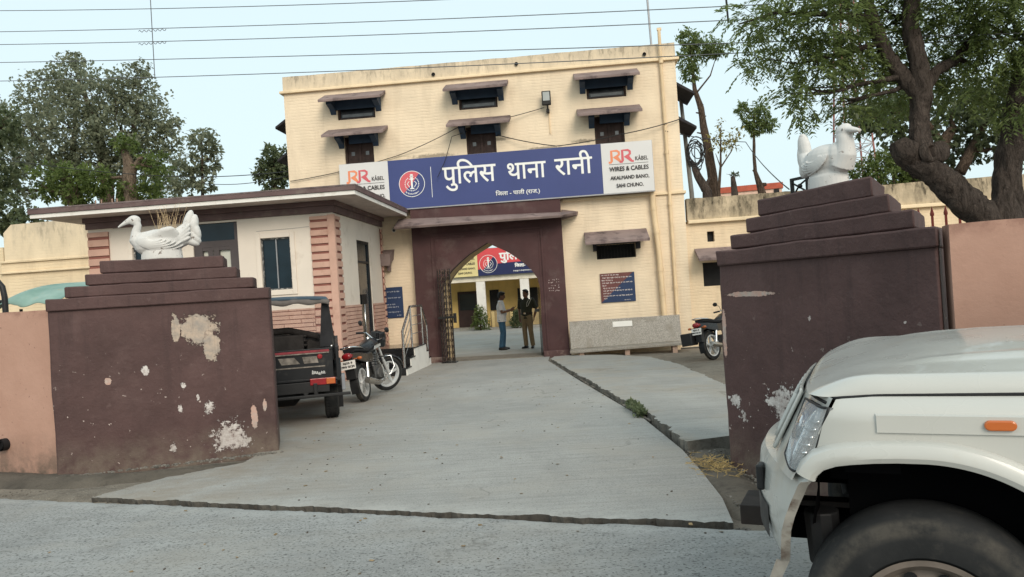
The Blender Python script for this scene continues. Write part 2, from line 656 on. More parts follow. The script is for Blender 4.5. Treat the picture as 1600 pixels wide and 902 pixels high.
def concrete(name, c, fine, streak, dust=None, speck=0.):
    t = NT(name)
    big = t.noise(.55, 6, .62)
    base = t.mix(t.ramp(big, .32, .68), tuple(v * .86 for v in c), tuple(v * 1.12 for v in c))
    mid = t.noise(3.1, 6, .7)
    base = t.mix(t.ramp(mid, .52, .75, 0, .5), base, tuple(v * .72 for v in c))
    # broom lines across the slab
    ln = t.noise(1.0, 5, .7, t.mapping(streak, (0, 0, RA * .6)))
    base = t.mix(t.ramp(ln, .50, .70, 0, .42), base, tuple(v * .58 for v in c))
    base = t.mix(t.ramp(ln, .46, .34, 0, .35), base, tuple(min(1, v * 1.25) for v in c))
    ln2 = t.noise(1.0, 4, .7, t.mapping((streak[0] * .4, streak[1] * 2.4, 1), (0, 0, -.1)))
    base = t.mix(t.ramp(ln2, .60, .70, 0, .5), base, tuple(v * .55 for v in c))
    # long soft stains and a few hairline cracks
    st = t.noise(1.0, 5, .6, t.mapping((.9, .22, 1), (0, 0, .06)))
    base = t.mix(t.ramp(st, .50, .70, 0, .38), base, tuple(v * .60 for v in c))
    vo = t.n('ShaderNodeTexVoronoi', feature='DISTANCE_TO_EDGE')
    vo.inputs['Scale'].default_value = .42
    wv = t.n('ShaderNodeVectorMath', operation='ADD')
    nv = t.n('ShaderNodeTexNoise')
    nv.inputs['Scale'].default_value = 2.2
    nv.inputs['Detail'].default_value = 7
    t.ln(t.obj, nv.inputs['Vector'])
    t.ln(t.obj, wv.inputs[0])
    t.ln(nv.outputs['Color'], wv.inputs[1])
    t.ln(wv.outputs[0], vo.inputs['Vector'])
    ck = t.math('MULTIPLY', t.ramp(vo.outputs['Distance'], .010, .002), t.ramp(t.noise(.8, 3), .50, .60, 0, .6))
    base = t.mix(ck, base, tuple(v * .30 for v in c))
    if speck:
        sp = t.noise(fine * 1.3, 3, .6)
        base = t.mix(t.ramp(sp, .38, .45, speck, 0), base, tuple(v * .28 for v in c))
        sp2 = t.noise(fine * .8, 3, .6, t.mapping(loc=(7, 3, 1)))
        base = t.mix(t.ramp(sp2, .60, .68, 0, speck * .5), base, tuple(min(1, v * 1.5) for v in c))
    # worn pale rim along the broken edge between road and ramp
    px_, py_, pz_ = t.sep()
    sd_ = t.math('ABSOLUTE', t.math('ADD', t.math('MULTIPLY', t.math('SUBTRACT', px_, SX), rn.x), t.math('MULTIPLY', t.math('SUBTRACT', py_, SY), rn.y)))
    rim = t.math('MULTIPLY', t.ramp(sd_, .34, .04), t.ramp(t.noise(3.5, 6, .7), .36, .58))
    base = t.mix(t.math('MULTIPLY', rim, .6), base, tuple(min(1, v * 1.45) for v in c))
    if dust:
        d = t.ramp(t.noise(.8, 7, .66), .47, .66, 0, dust[1])
        base = t.mix(d, base, dust[0])
        if name.startswith('ramp'):
            d2 = t.math('MULTIPLY', t.ramp(px_, -.9, -2.6), t.ramp(t.noise(1.4, 7, .7), .34, .6))
            base = t.mix(t.math('MULTIPLY', d2, .75), base, (.255, .215, .17))
    h = t.math('ADD', t.math('MULTIPLY', t.noise(fine, 5, .7), .7), t.math('MULTIPLY', ln, .8))
    t.bump(h, .5, .012)
    return t.finish(base, .88, .25)


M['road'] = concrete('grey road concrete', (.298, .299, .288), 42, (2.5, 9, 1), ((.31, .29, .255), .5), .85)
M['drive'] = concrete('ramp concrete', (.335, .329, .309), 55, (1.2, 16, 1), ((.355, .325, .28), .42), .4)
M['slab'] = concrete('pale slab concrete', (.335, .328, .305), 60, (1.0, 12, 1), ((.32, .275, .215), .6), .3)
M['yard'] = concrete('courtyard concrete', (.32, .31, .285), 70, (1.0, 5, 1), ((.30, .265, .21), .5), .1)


def soilmat():
    t = NT('dry dusty soil')
    a = t.noise(.9, 7, .65)
    base = t.mix(t.ramp(a, .3, .7), (.15, .13, .105), (.255, .225, .185))
    base = t.mix(t.ramp(t.noise(6, 6, .7), .5, .72, 0, .65), base, (.085, .07, .058))
    base = t.mix(t.ramp(t.noise(38, 3, .6), .60, .68, 0, .6), base, (.36, .32, .27))
    t.bump(t.math('ADD', t.noise(9, 6, .7), t.math('MULTIPLY', t.noise(45, 3), .4)), .9, .03)
    return t.finish(base, .95, .15)


M['soil'] = soilmat()
M['dirt_dark'] = mat('dark wet dirt', (.055, .047, .040), .95, .35, 5, .9, 30, dirt=((.16, .13, .10), .4, 9))

# natural ground: one sheet out to the horizon
us = [-1500, -600, -250, -100, -50, -25, -15] + [-11 + .5 * k for k in range(47)] + [16, 25, 50, 100, 250, 600, 1500]
ss = [-1500, -500, -150, -50, -20, -10, -4, -1, -.2] + [.0 + .25 * k for k in range(61)] + [17, 22, 30, 60, 150, 500, 1500]


def gpt(a, s):
    x, y = rpt(a, s)
    near = -12 < a < 13 and -.3 < s < 15.3
    return (x, y, gz(x, y) + (.022 * mnoise.fractal(Vector((x * 1.3, y * 1.3, 0)), 1., 2., 4) if near else 0) - (.02 if s > 15.4 else 0))


setting(MB().grid(gpt, us, ss).build('ground', M['soil'], smooth=180, fix=False))

# road: camber rising to the middle, edge broken
ROADW = 9.5
rr = random.Random(3)
ua = [-120 + 4 * k for k in range(28)] + [-8 + .04 * k for k in range(400)] + [8.05 + 4 * k for k in range(28)]
sr = [0, -.02, -.1, -.5, -1, -2, -2.8, -4, -6, -8, -ROADW]
edge = {a: .028 * mnoise.fractal(Vector((a * 2.1, 3, 0)), 1, 2, 5) + .022 * mnoise.fractal(Vector((a * 17, 1, 0)), 1, 2, 3) for a in ua}


def road_pt(a, s):
    x, y = rpt(a, s + edge[a] * (1 if s > -.3 else 0))
    return (x, y, min(.14, -s * .05) - (.012 if s == 0 else 0))


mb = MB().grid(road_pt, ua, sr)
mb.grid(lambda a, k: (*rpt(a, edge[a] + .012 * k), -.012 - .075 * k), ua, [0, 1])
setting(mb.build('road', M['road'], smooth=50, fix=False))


M['slab_edge'] = mat('dirty broken slab edge', (.085, .077, .066), .95, .45, 6, .8, 35, dirt=((.03, .027, .024), .45, 12))
M['kerb_edge'] = mat('grimy kerb face', (.15, .14, .12), .95, .35, 5, .7, 35, dirt=((.06, .052, .043), .4, 8))


def slab(name, poly, top, m, thick=.09, rough=(), edge_mat=None):
    """poly in plan; top(x, y) height; edges listed in rough are broken up"""
    rs = random.Random(len(poly))
    out = []
    n = len(poly)
    for i, (x, y) in enumerate(poly):
        out.append((x, y))
        if i in rough:
            x2, y2 = poly[(i + 1) % n]
            L = math.hypot(x2 - x, y2 - y)
            k = int(L / .028)
            for j in range(1, k):
                f = j / k
                px, py = x + (x2 - x) * f, y + (y2 - y) * f
                d = .05 * mnoise.fractal(Vector((px * 3.1, py * 3.1, 5)), 1, 2, 5) + .02 * mnoise.noise(Vector((px * 19, py * 19, 2))) + rs.uniform(-.010, .010)
                out.append((px + d * -(y2 - y) / L, py + d * (x2 - x) / L))
    mb = MB()
    N = len(out)
    low = [(x + rs.uniform(-.015, .015), y + rs.uniform(-.015, .015)) for x, y in out]
    vs = [(x, y, top(x, y)) for x, y in out] + [(x, y, top(*o) - thick) for (x, y), o in zip(low, out)]
    mb.add(vs, [tuple(range(N))], 0)
    mb.add(vs, [(i, (i + 1) % N, N + (i + 1) % N, N + i) for i in range(N)], 1)
    return setting(mb.build(name, [m, edge_mat or M['slab_edge']]))


dtop = lambda x, y: .008 - .0155 * sdist(x, y)
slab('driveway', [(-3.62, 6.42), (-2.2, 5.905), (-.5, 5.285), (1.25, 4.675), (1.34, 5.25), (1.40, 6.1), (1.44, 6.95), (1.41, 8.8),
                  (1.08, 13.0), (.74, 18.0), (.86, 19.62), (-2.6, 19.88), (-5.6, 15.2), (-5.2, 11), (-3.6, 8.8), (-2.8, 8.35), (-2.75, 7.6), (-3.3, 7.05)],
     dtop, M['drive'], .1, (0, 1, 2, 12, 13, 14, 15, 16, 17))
stop = lambda x, y: .085 - .0184 * sdist(x, y)
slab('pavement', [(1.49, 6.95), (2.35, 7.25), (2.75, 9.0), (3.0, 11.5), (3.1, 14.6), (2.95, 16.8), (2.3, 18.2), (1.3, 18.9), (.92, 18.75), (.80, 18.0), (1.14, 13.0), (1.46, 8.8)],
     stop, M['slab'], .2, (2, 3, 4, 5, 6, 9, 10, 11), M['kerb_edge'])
slab('courtyard', [(-9, 20.6), (-1.85, 19.86), (.80, 19.66), (8, 18.9), (10, 60), (-9, 60)], lambda x, y: -.2, M['yard'], .12)


# ================================================================ police station
BR = R(-4.5)
B0 = Vector((-.53, 19.78, -.2))


def bw(x, y, z):
    """station frame (x along the front, y inward, z up) -> world"""
    c, s_ = math.cos(BR), math.sin(BR)
    return Vector((B0.x + c * x - s_ * y, B0.y + s_ * x + c * y, B0.z + z))


st = thing('police_station', 'tall cream painted brick station front with maroon arched gateway', 'building', B0, BR)


def wall(x0, x1, z0, z1, y0, y1, holes, m=0, mr=0):
    """a wall slab with rectangular openings (x0, x1, z0, z1) and their reveals"""
    mb = MB()
    xs = sorted({x0, x1} | {v for h in holes for v in h[:2]})
    zs = sorted({z0, z1} | {v for h in holes for v in h[2:]})
    for i in range(len(xs) - 1):
        for j in range(len(zs) - 1):
            cx, cz = (xs[i] + xs[i + 1]) / 2, (zs[j] + zs[j + 1]) / 2
            if any(h[0] < cx < h[1] and h[2] < cz < h[3] for h in holes):
                continue
            a, b, c, d = xs[i], xs[i + 1], zs[j], zs[j + 1]
            mb.quad((a, y0, c), (b, y0, c), (b, y0, d), (a, y0, d), m)
            mb.quad((a, y1, c), (b, y1, c), (b, y1, d), (a, y1, d), m)
    for h in holes:
        a, b, c, d = h
        mb.quad((a, y0, c), (a, y1, c), (a, y1, d), (a, y0, d), mr)
        mb.quad((b, y0, c), (b, y1, c), (b, y1, d), (b, y0, d), mr)
        mb.quad((a, y0, d), (a, y1, d), (b, y1, d), (b, y0, d), mr)
        if c > z0:
            mb.quad((a, y0, c), (a, y1, c), (b, y1, c), (b, y0, c), mr)
    mb.quad((x0, y0, z0), (x0, y1, z0), (x0, y1, z1), (x0, y0, z1), m)
    mb.quad((x1, y0, z0), (x1, y1, z0), (x1, y1, z1), (x1, y0, z1), m)
    mb.quad((x0, y0, z1), (x0, y1, z1), (x1, y1, z1), (x1, y0, z1), m)
    return mb


XL, XR, ZT, DEP = -5.15, 5.03, 7.25, 2.3
up = [(-3.74, -2.74), (-.53, .47), (2.76, 3.76)]
md = [(-3.61, -2.84), (-.40, .37), (2.90, 3.65)]
holes = [(a, b, 6.45, 6.86) for a, b in up] + [(a, b, 4.75, 6.0) for a, b in md] + [(2.75, 3.74, 2.36, 2.72), (-1.9, 1.9, -.3, 3.4)]
f = wall(XL, XR, -.3, ZT, 0, .45, holes, 0, 0)
f.join(wall(XL, XR, -.3, ZT, DEP - .35, DEP, [(-1.9, 1.9, -.3, 3.4)]))
for xa, xb in ((XL, XL + .4), (XR - .4, XR)):
    f.box(xa + .001, xb - .001, .452, DEP - .352, -.3, ZT - .002)
for xa in (-2.3, 1.95):
    f.box(xa, xa + .35, .452, DEP - .352, -.3, 3.8)
f.box(XL + .42, XR - .42, .452, DEP - .352, 3.82, 4.0)
f.box(XL + .42, XR - .42, .452, DEP - .352, ZT - .2, ZT - .003)
f.build('wall', M['cream'], st)

# weathered parapet, wavy on top, standing over a moulding
mb = MB()
n = 42
xs = [XL - .01 + (XR - XL + .02) * k / n for k in range(n + 1)]
tops = [7.70 + .014 * mnoise.noise(Vector((x * 1.7, 0, 0))) + .008 * mnoise.noise(Vector((x * 7, 4, 0))) for x in xs]
for i in range(n):
    mb.hexa([(xs[i], -.015, ZT + .07), (xs[i + 1], -.015, ZT + .07), (xs[i + 1], .24, ZT + .07), (xs[i], .24, ZT + .07)],
            [(xs[i], .0, tops[i]), (xs[i + 1], .0, tops[i + 1]), (xs[i + 1], .22, tops[i + 1]), (xs[i], .22, tops[i])])
for xa, xb in ((XL - .01, XL + .24), (XR - .24, XR + .01)):
    mb.box(xa, xb, .242, DEP, ZT + .072, 7.69)
par = mb.build('parapet', brick_paint('weathered parapet plaster', (.74, .61, .44), stain=(7.2, 7.72, .7, (.40, .34, .26)), smooth=True), st)
mb = MB()
mb.box(XL - .09, XR + .09, -.09, DEP + .05, ZT + .003, ZT + .068)
mb.build('cornice', M['cream_smooth'], st, bevel=.012)
for x, z in ((-1.14, 7.42), (1.02, 7.50), (4.27, 7.46)):
    MB().lathe([(.001, -.001), (.035, -.001), (.05, -.03), (.035, -.031)], (x, -.02, z), 'y', 12).build('rain_spout', M['black'], st)

# lower moulding right of the gateway
mb = MB()
mb.box(1.97, XR + .05, -.06, -.002, 3.88, 3.95)
mb.box(XR + .002, XR + .05, .0, DEP, 3.88, 3.95)
mb.build('moulding', M['cream_smooth'], st, bevel=.01)


# openings
def pane_glint(mb, x0, x1, z0, z1, y):
    mb.box(x0, x1, y, y + .006, z0, z1, 2)


def upper_window(a, b, z0, z1, tall):
    w = thing_part('window', st)
    fr = MB()
    t = .055
    for q in ((a, a + t, z0, z1), (b - t, b, z0, z1), (a + t, b - t, z0, z0 + t), (a + t, b - t, z1 - t, z1)):
        fr.box(q[0] + .002, q[1] - .002, .06, .16, q[2] + .002, q[3] - .002)
    if tall:
        c = (a + b) / 2
        fr.box(c - .03, c + .03, .07, .15, z0 + t, z1 - t)
        fr.box(a + t, b - t, .075, .145, z0 + .52, z0 + .58)
        fr.box(a + t, b - t, .085, .135, z0 + .0, z0 + .52)
    fr.build('frame', M['wood'], w, bevel=.004)
    g = MB()
    g.box(a + t, b - t, .11, .125, z0 + t, z1 - t, 2 if tall else 0)
    if tall:
        for s_ in (-1, 1):
            c = (a + b) / 2 + s_ * .19
            g.box(c - .045, c + .045, .098, .108, z0 + .76, z0 + .86, 1)
    else:
        g.box(a + .1, b - .1, .098, .108, z0 + .08, z0 + .155, 1)
    g.build('pane', [M['pane'], M['pane_glint'], M['wood']], w)
    MB().box(a + .001, b - .001, .3, .31, z0, z1).build('backing', M['black'], w)
    return w


def thing_part(name, parent):
    o = bpy.data.objects.new(name, None)
    o.empty_display_size = .1
    col.objects.link(o)
    o.parent = parent
    return o


def hood(xc, wd, zb, zf, proj, th=.07, parent=st, taper=.0, brack=None, flank=None):
    """sloping concrete sunshade: zb at the wall, zf at the lip"""
    h = MB()
    a, b = xc - wd / 2, xc + wd / 2
    h.hexa([(a + taper, -.002, zb - th * 1.4), (b - taper, -.002, zb - th * 1.4), (b, -proj, zf - th), (a, -proj, zf - th)],
           [(a + taper, -.002, zb), (b - taper, -.002, zb), (b, -proj, zf), (a, -proj, zf)])
    return h


for (a, b) in up:
    c = (a + b) / 2
    hd = hood(c, 1.62, 7.135, 6.87, .62).build('window_hood', M['hood'], st, bevel=.012)
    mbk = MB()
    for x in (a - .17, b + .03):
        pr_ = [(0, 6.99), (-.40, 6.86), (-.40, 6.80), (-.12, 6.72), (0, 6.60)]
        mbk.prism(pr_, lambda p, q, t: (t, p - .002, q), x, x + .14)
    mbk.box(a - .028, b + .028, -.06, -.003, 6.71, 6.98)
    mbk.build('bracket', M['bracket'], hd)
    upper_window(a, b, 6.45, 6.86, False)
for (a, b) in md:
    c = (a + b) / 2
    hd = hood(c, 1.60, 6.22, 5.97, .62).build('window_hood', M['hood'], st, bevel=.012)
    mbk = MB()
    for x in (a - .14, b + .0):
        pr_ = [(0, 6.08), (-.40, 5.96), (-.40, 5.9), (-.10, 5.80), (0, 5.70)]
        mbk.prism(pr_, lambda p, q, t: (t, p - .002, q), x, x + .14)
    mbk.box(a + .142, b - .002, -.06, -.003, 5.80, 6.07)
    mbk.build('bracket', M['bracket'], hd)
    upper_window(a, b, 4.75, 6.0, True)
# lower barred window with a wide hood
hd = hood(3.25, 1.58, 3.075, 2.78, .7).build('window_hood', M['hood'], st, bevel=.012)
mbk = MB()
mbk.box(2.66, 2.748, -.3, -.003, 2.57, 2.80)
mbk.box(3.742, 3.84, -.3, -.003, 2.57, 2.80)
mbk.box(2.75, 3.74, -.3, -.003, 2.722, 2.82)
mbk.build('bracket', M['hood_black'], hd)
lw = thing_part('window', st)
g = MB()
for k in range(12):
    x = 2.79 + .91 * k / 11
    g.tube([(x, .08, 2.361), (x, .08, 2.719)], .011, 6)
g.build('bars', M['iron'], lw)
MB().box(2.751, 3.739, .25, .26, 2.361, 2.719).build('backing', M['black'], lw)
# hoods on the two flanks
for s_, x in ((1, XR), (-1, XL)):
    for z in (6.95, 6.05):
        h = MB()
        h.hexa([(x + s_ * .002, .7, z - .09), (x + s_ * .002, 2.0, z - .09), (x + s_ * .55, 2.0, z - .42), (x + s_ * .55, .7, z - .42)],
               [(x + s_ * .002, .7, z), (x + s_ * .002, 2.0, z), (x + s_ * .55, 2.0, z - .36), (x + s_ * .55, .7, z - .36)])
        h.build('window_hood', M['hood_black'], st)

# gateway: maroon portal with a pointed arch
arch = [(1.24, -.28), (1.25, 1.0), (1.26, 1.75), (1.215, 1.98), (1.10, 2.17), (.96, 2.33), (.75, 2.51), (.5, 2.70), (.25, 2.84), (0, 2.97)]
outl = [(-p, q) for p, q in arch] + [(p, q) for p, q in reversed(arch[:-1])]
poly = [(-1.93, -.28)] + outl + [(1.91, -.28), (1.91, 3.98), (-1.93, 3.98)]
por = MB().prism(poly, lambda a, b, t: (a, t, b), -.27, -.002).build('portal', M['maroon'], st)
poly2 = [(-1.88, -.28)] + outl + [(1.88, -.28), (1.88, 3.38), (-1.88, 3.38)]
MB().prism(poly2, lambda a, b, t: (a, t, b), .0, .98).build('passage', M['tan'], st)
# raised border strips and plinths
mb = MB()
for x0, x1, z0, z1 in ((-1.45, -1.40, .16, 3.28), (1.36, 1.41, .16, 3.28), (-1.40, 1.36, 3.23, 3.28)):
    mb.box(x0, x1, -.30, -.268, z0, z1)
for x0, x1, z0, z1 in ((-1.35, -1.325, .16, 3.18), (1.29, 1.315, .16, 3.18), (-1.325, 1.29, 3.155, 3.18)):
    mb.box(x0, x1, -.285, -.268, z0, z1)
mb.build('border', M['maroon'], por, bevel=.006)
for x0, x1 in ((-1.96, -1.255), (1.255, 1.94)):
    MB().box(x0, x1, -.34, -.272, -.25, .14).build('plinth', bpy.data.materials.get('worn maroon paint') or mat('worn maroon paint', (.10, .055, .052), .8, .3, 3, .3, 30, dirt=((.3, .24, .2), .35, 3)), por, bevel=.02)
rs = random.Random(5)
mb = MB()
for i in range(6):
    for j in range(5):
        if rs.random() < .75:
            x, z = 1.50 + i * .048, 1.64 + j * .07
            r_ = rs.uniform(.008, .016)
            mb.ball((x + rs.uniform(-.008, .008), -.27, z + rs.uniform(-.01, .01)), (r_, .004, r_), 6)
mb.build('stencil_dots', mat('faded white dots', (.42, .34, .32), .9), por)
# sunshade over the gateway
h = MB()
h.hexa([(-2.25, -.272, 3.50), (2.28, -.272, 3.50), (1.93, -.82, 3.42), (-2.25, -.82, 3.42)],
       [(-2.25, -.272, 3.73), (2.33, -.272, 3.60), (1.97, -.85, 3.48), (-2.25, -.85, 3.48)])
h.hexa([(1.93, -.272, 3.43), (1.93, -.002, 3.43), (2.33, -.002, 3.52), (2.30, -.272, 3.50)],
       [(1.93, -.272, 3.595), (1.93, -.002, 3.70), (2.35, -.002, 3.62), (2.32, -.272, 3.59)])
h.build('gateway_hood', M['hood'], st, bevel=.01)

# rain pipes
mb = MB()
mb.tube([(4.24, -.12, 4.0), (4.24, -.12, 3.6), (4.30, -.12, 2.4), (4.33, -.12, .8)], .07, 12)
for z, x in ((3.5, 4.245), (2.9, 4.28), (1.95, 4.307), (1.35, 4.32)):
    mb.tube([(x, -.12, z), (x, -.12, z + .09)], .082, 12)
mb.build('rain_pipe', M['pipe'], st, smooth=40)
mb = MB()
mb.tube([(4.66, -.07, -.1), (4.67, -.07, 5.2), (4.66, -.07, 7.15), (4.66, -.13, 7.3), (4.66, -.13, 8.0)], .042, 10)
for z in (1.5, 3.6, 4.9, 7.18):
    mb.tube([(4.665, -.07 - (.03 if z > 7 else 0), z), (4.665, -.07 - (.03 if z > 7 else 0), z + .09)], .055, 10)
mb.box(4.61, 4.72, -.16, -.1, 8.0, 8.06)
mb.build('rain_pipe', M['pipe'], st, smooth=40)

# folded lattice gate leaf at the left jamb, second leaf edge on the right
lg = thing_part('lattice_gate', st)
mb = MB()
nb = 9
for k in range(nb):
    f0 = k / (nb - 1)
    x, y = -1.27 + .33 * f0, -.62 + .12 * math.sin(k * 2.2)
    mb.box(x - .009, x + .009, y - .012, y + .012, .0, 2.36)
mb.build('upright', M['iron'], lg)
mb = MB()
for z in [.05 + .155 * k for k in range(15)]:
    for k in range(nb - 1):
        f0, f1 = k / (nb - 1), (k + 1) / (nb - 1)
        p0 = Vector((-1.27 + .33 * f0, -.62 + .12 * math.sin(k * 2.2), z))
        p1 = Vector((-1.27 + .33 * f1, -.62 + .12 * math.sin((k + 1) * 2.2), z + .12))
        q0, q1 = Vector((p0.x, p0.y - .02, p1.z)), Vector((p1.x, p1.y - .02, p0.z))
        mb.tube([p0, p1], .008, 4)
        mb.tube([q0, q1], .008, 4)
mb.build('lattice', mat('rusty lattice bars', (.14, .10, .075), .7, .4, 7, metal=.2), lg)
mb = MB()
mb.box(-1.30, -.90, -.78, -.40, 1.12, 1.17)
mb.build('latch_bar', M['iron'], lg)
MB().box(-.93, -.86, -.68, -.58, 1.0, 1.24).build('lock', M['iron'], lg)
MB().box(-1.29, -.91, -.74, -.44, -.02, .03).build('foot_plate', M['iron'], lg)
rg = thing_part('lattice_gate', st)
mb = MB()
for k in range(4):
    mb.box(1.18 + .012 * k, 1.19 + .012 * k, -.06 + .1 * k, -.02 + .1 * k, .0, 1.75)
mb.build('upright', M['iron'], rg)
MB().box(1.08, 1.2, -.1, -.06, 1.13, 1.2).build('latch_bar', M['iron'], rg)
MB().box(-1.24, 1.23, -.26, .9, -.06, .012).build('threshold', M['soil'], st)


# ---------------------------------------------------------------- main signboard
def emblem(parent, cx, cz, r, y, mred, mblue):
    e = MB()
    disc(e, cx, cz, 0, r, y, 1)
    a0 = R(45)
    disc(e, cx, cz, 0, r * .985, y - .002, 0, 30, a0 + R(8), a0 + PI - R(8) + R(16) * .5)
    disc(e, cx, cz, r * .955, r, y - .004, 2, 48)
    for k in range(22):
        a = R(-235 + 290 * k / 21)
        e.ball((cx + r * .53 * math.cos(a), y - .003, cz + r * .53 * math.sin(a)), (r * .04, .002, r * .05), 6, 2)
    # pillar, plinth and capital
    for x0, x1, z0, z1 in ((-.07, .07, -.32, .28), (-.16, .16, -.40, -.32), (-.10, .10, .28, .34), (-.2, .2, .34, .40), (-.1, .1, .40, .74), (-.14, .14, .52, .60)):
        e.box(cx + x0 * r, cx + x1 * r, y - .007, y - .003, cz + z0 * r, cz + z1 * r, 2)
    for s_ in (-1, 1):
        stroke(e, [(cx + s_ * .18 * r, cz - .25 * r), (cx + s_ * .36 * r, cz + .02 * r), (cx + s_ * .2 * r, cz + .2 * r)], .05 * r, y - .004, 2)
    rs = random.Random(2)
    for k in range(11):
        a = R(-128 + 76 * k / 10)
        x, z = cx + r * .77 * math.cos(a), cz + r * .77 * math.sin(a)
        e.box(x - r * .028, x + r * .028, y - .006, y - .003, z - r * rs.uniform(.02, .07), z + r * rs.uniform(.02, .07), 2)
    return e.build('emblem', [mred, mblue, M['print_white']], parent, fix=False)


def sponsor(parent, x0, x1, z0, z1, y, mback=None):
    """panel with the double R mark and its lines of text"""
    w, h = x1 - x0, z1 - z0
    p = MB()
    p.box(x0, x1, y, y + .05, z0, z1)
    pan = p.build('sponsor_panel', mback or M['sky_white'], parent)
    g = MB()
    for k, m_ in ((0, 0), (1, 1)):
        ox = x0 + w * (.14 + .215 * k)
        oz = z0 + h * .60
        s_ = w * .24
        pts = [(ox - .02 * s_, oz + .05 * s_), (ox + .17 * s_, oz + .05 * s_), (ox + .24 * s_, oz + .15 * s_), (ox + .24 * s_, oz + .98 * s_), (ox + .70 * s_, oz + .98 * s_), (ox + .86 * s_, oz + .86 * s_),
               (ox + .86 * s_, oz + .68 * s_), (ox + .74 * s_, oz + .56 * s_), (ox + .52 * s_, oz + .54 * s_), (ox + .98 * s_, oz + .06 * s_), (ox + 1.14 * s_, oz + .05 * s_)]
        stroke(g, pts, .175 * s_, y - .003 - .002 * k, m_)
    letter(g, 'KÅBEL', x0 + w * .66, z0 + h * .62, w * .25, h * .105, y - .003, 2, .002)
    g.box(x0 + w * .14, x0 + w * .91, y - .004, y - .001, z0 + h * .565, z0 + h * .572, 2)
    letter(g, 'WIRES & CABLES', x0 + w * .14, z0 + h * .43, w * .77, h * .09, y - .003, 2, .004)
    letter(g, 'AKALMAND BANO,', x0 + w * .15, z0 + h * .25, w * .76, h * .085, y - .003, 2, .0035)
    letter(g, 'SAHI CHUNO.', x0 + w * .26, z0 + h * .10, w * .53, h * .078, y - .003, 2, .0035)
    g.build('lettering', [M['orange'], M['redpink'], M['print_dark']], pan, fix=False)
    return pan


sg = thing('signboard', 'long blue signboard in white Hindi letters between two white sponsor panels', 'signboard', B0, BR)
SY0 = -.30
X0, X1, X2, X3 = -3.70, -2.425, 3.01, 4.28
Z0, Z1 = 3.985, 5.235
MB().box(X1, X2, SY0, SY0 + .05, Z0, Z1).build('blue_panel', M['sky_blue'], sg)
mb = MB()
mb.box(X0 - .012, X3 + .012, SY0 + .051, -.10, Z0 - .012, Z1 + .012)
mb.box(X0 - .012, X3 + .012, SY0 - .006, SY0 + .05, Z0 - .03, Z0 - .002)
for x in (-3.2, -1.6, 0, 1.6, 3.6):
    mb.box(x - .02, x + .02, -.13, -.003, Z0 + .1, Z0 + .15)
    mb.box(x - .02, x + .02, -.13, -.003, Z1 - .2, Z1 - .15)
mb.build('box_frame', M['alu'], sg)
sponsor(sg, X0, X1 - .004, Z0, Z1, SY0)
sponsor(sg, X2 + .004, X3, Z0, Z1, SY0)
emblem(sg, -1.83, 4.60, .335, SY0 - .003, M['redpink'], M['sky_blue'])
t = MB()
t.box(-1.33, -1.318, SY0 - .003, SY0 - .001, 4.22, 5.0)
letter(t, 'पुिलस', -1.03, 4.335, 1.37, .80, SY0 - .002, 0, .006)
letter(t, 'थाना', .63, 4.515, .98, .415, SY0 - .002, 0, .006)
letter(t, 'रानी', 1.83, 4.52, .95, .60, SY0 - .002, 0, .006)
letter(t, 'िजला - पाली (राज.)', .30, 4.10, 1.12, .165, SY0 - .002, 0, .002)
t.build('lettering', M['print_white'], sg, fix=False)

# ---------------------------------------------------------------- notice boards, lamp, camera, wiring
nb_ = thing('notice_board', 'painted notice board, maroon and blue halves with rows of small white writing', 'notice board', bw(3.225, -.03, 1.25), BR, 'notice boards on the front wall')
mb = MB()
mb.box(-.435, .435, 0, .03, 0, .74, 1)
mb.add([(-.435, -.0015, 0), (-.435, -.0015, .74), (.40, -.0015, .74)], [(0, 1, 2)], 0)
mb.build('board', [M['red_faded'], M['blue2']], nb_, fix=False)
mb = MB()
rs = random.Random(11)
for k, (a, b) in enumerate(((.0, .55), (.03, .95), (.0, .35), (.02, .97), (.02, .16), (.04, .58), (.04, .95), (.03, .28), (.03, .98), (.04, .15))):
    scribble(mb, -.40 + .8 * a, -.40 + .8 * b, .668 - .066 * k, .034, -.003, 0, rs)
scribble(mb, .15, .32, .03, .02, -.003, 0, rs)
mb.build('writing', mat('worn white writing', (.62, .56, .54), .7), nb_, fix=False)
nb2 = thing('notice_board', 'navy notice board with white lines, beside the maroon gateway', 'notice board', bw(-2.58, -.03, 1.2), BR, 'notice boards on the front wall')
MB().box(-.26, .26, 0, .03, 0, .80).build('board', M['blue2'], nb2, bevel=.01)
mb = MB()
for z, a, b in ((.66, -.2, .2), (.50, -.2, .2), (.33, -.2, .08), (.26, -.2, .14), (.13, -.2, .18), (.04, .08, .2)):
    scribble(mb, a, b, z, .034, -.002, 0, rs)
mb.build('writing', mat('faint white writing', (.40, .42, .48), .7), nb2, fix=False)

fl = thing('floodlight', 'black floodlight on a short pole against the upper wall', 'floodlight', bw(1.73, -.1, 6.5), BR)
mb = MB()
mb.box(-.115, .115, -.15, -.06, -.16, .20)
mb.build('housing', M['iron'], fl, bevel=.02)
MB().box(-.085, .085, -.156, -.148, -.05, .17).build('lens', mat('floodlight glass', (.35, .37, .36), .2, .1), fl)
mb = MB()
mb.tube([(.02, -.10, -.16), (.02, -.02, -.30), (.04, .06, -.32)], .022, 8)
mb.box(-.02, .06, -.06, .09, -.32, -.24)
mb.build('bracket', M['iron'], fl)
MB().box(.03, .055, .07, .098, -.85, -.28).build('conduit', M['pipe'], fl)

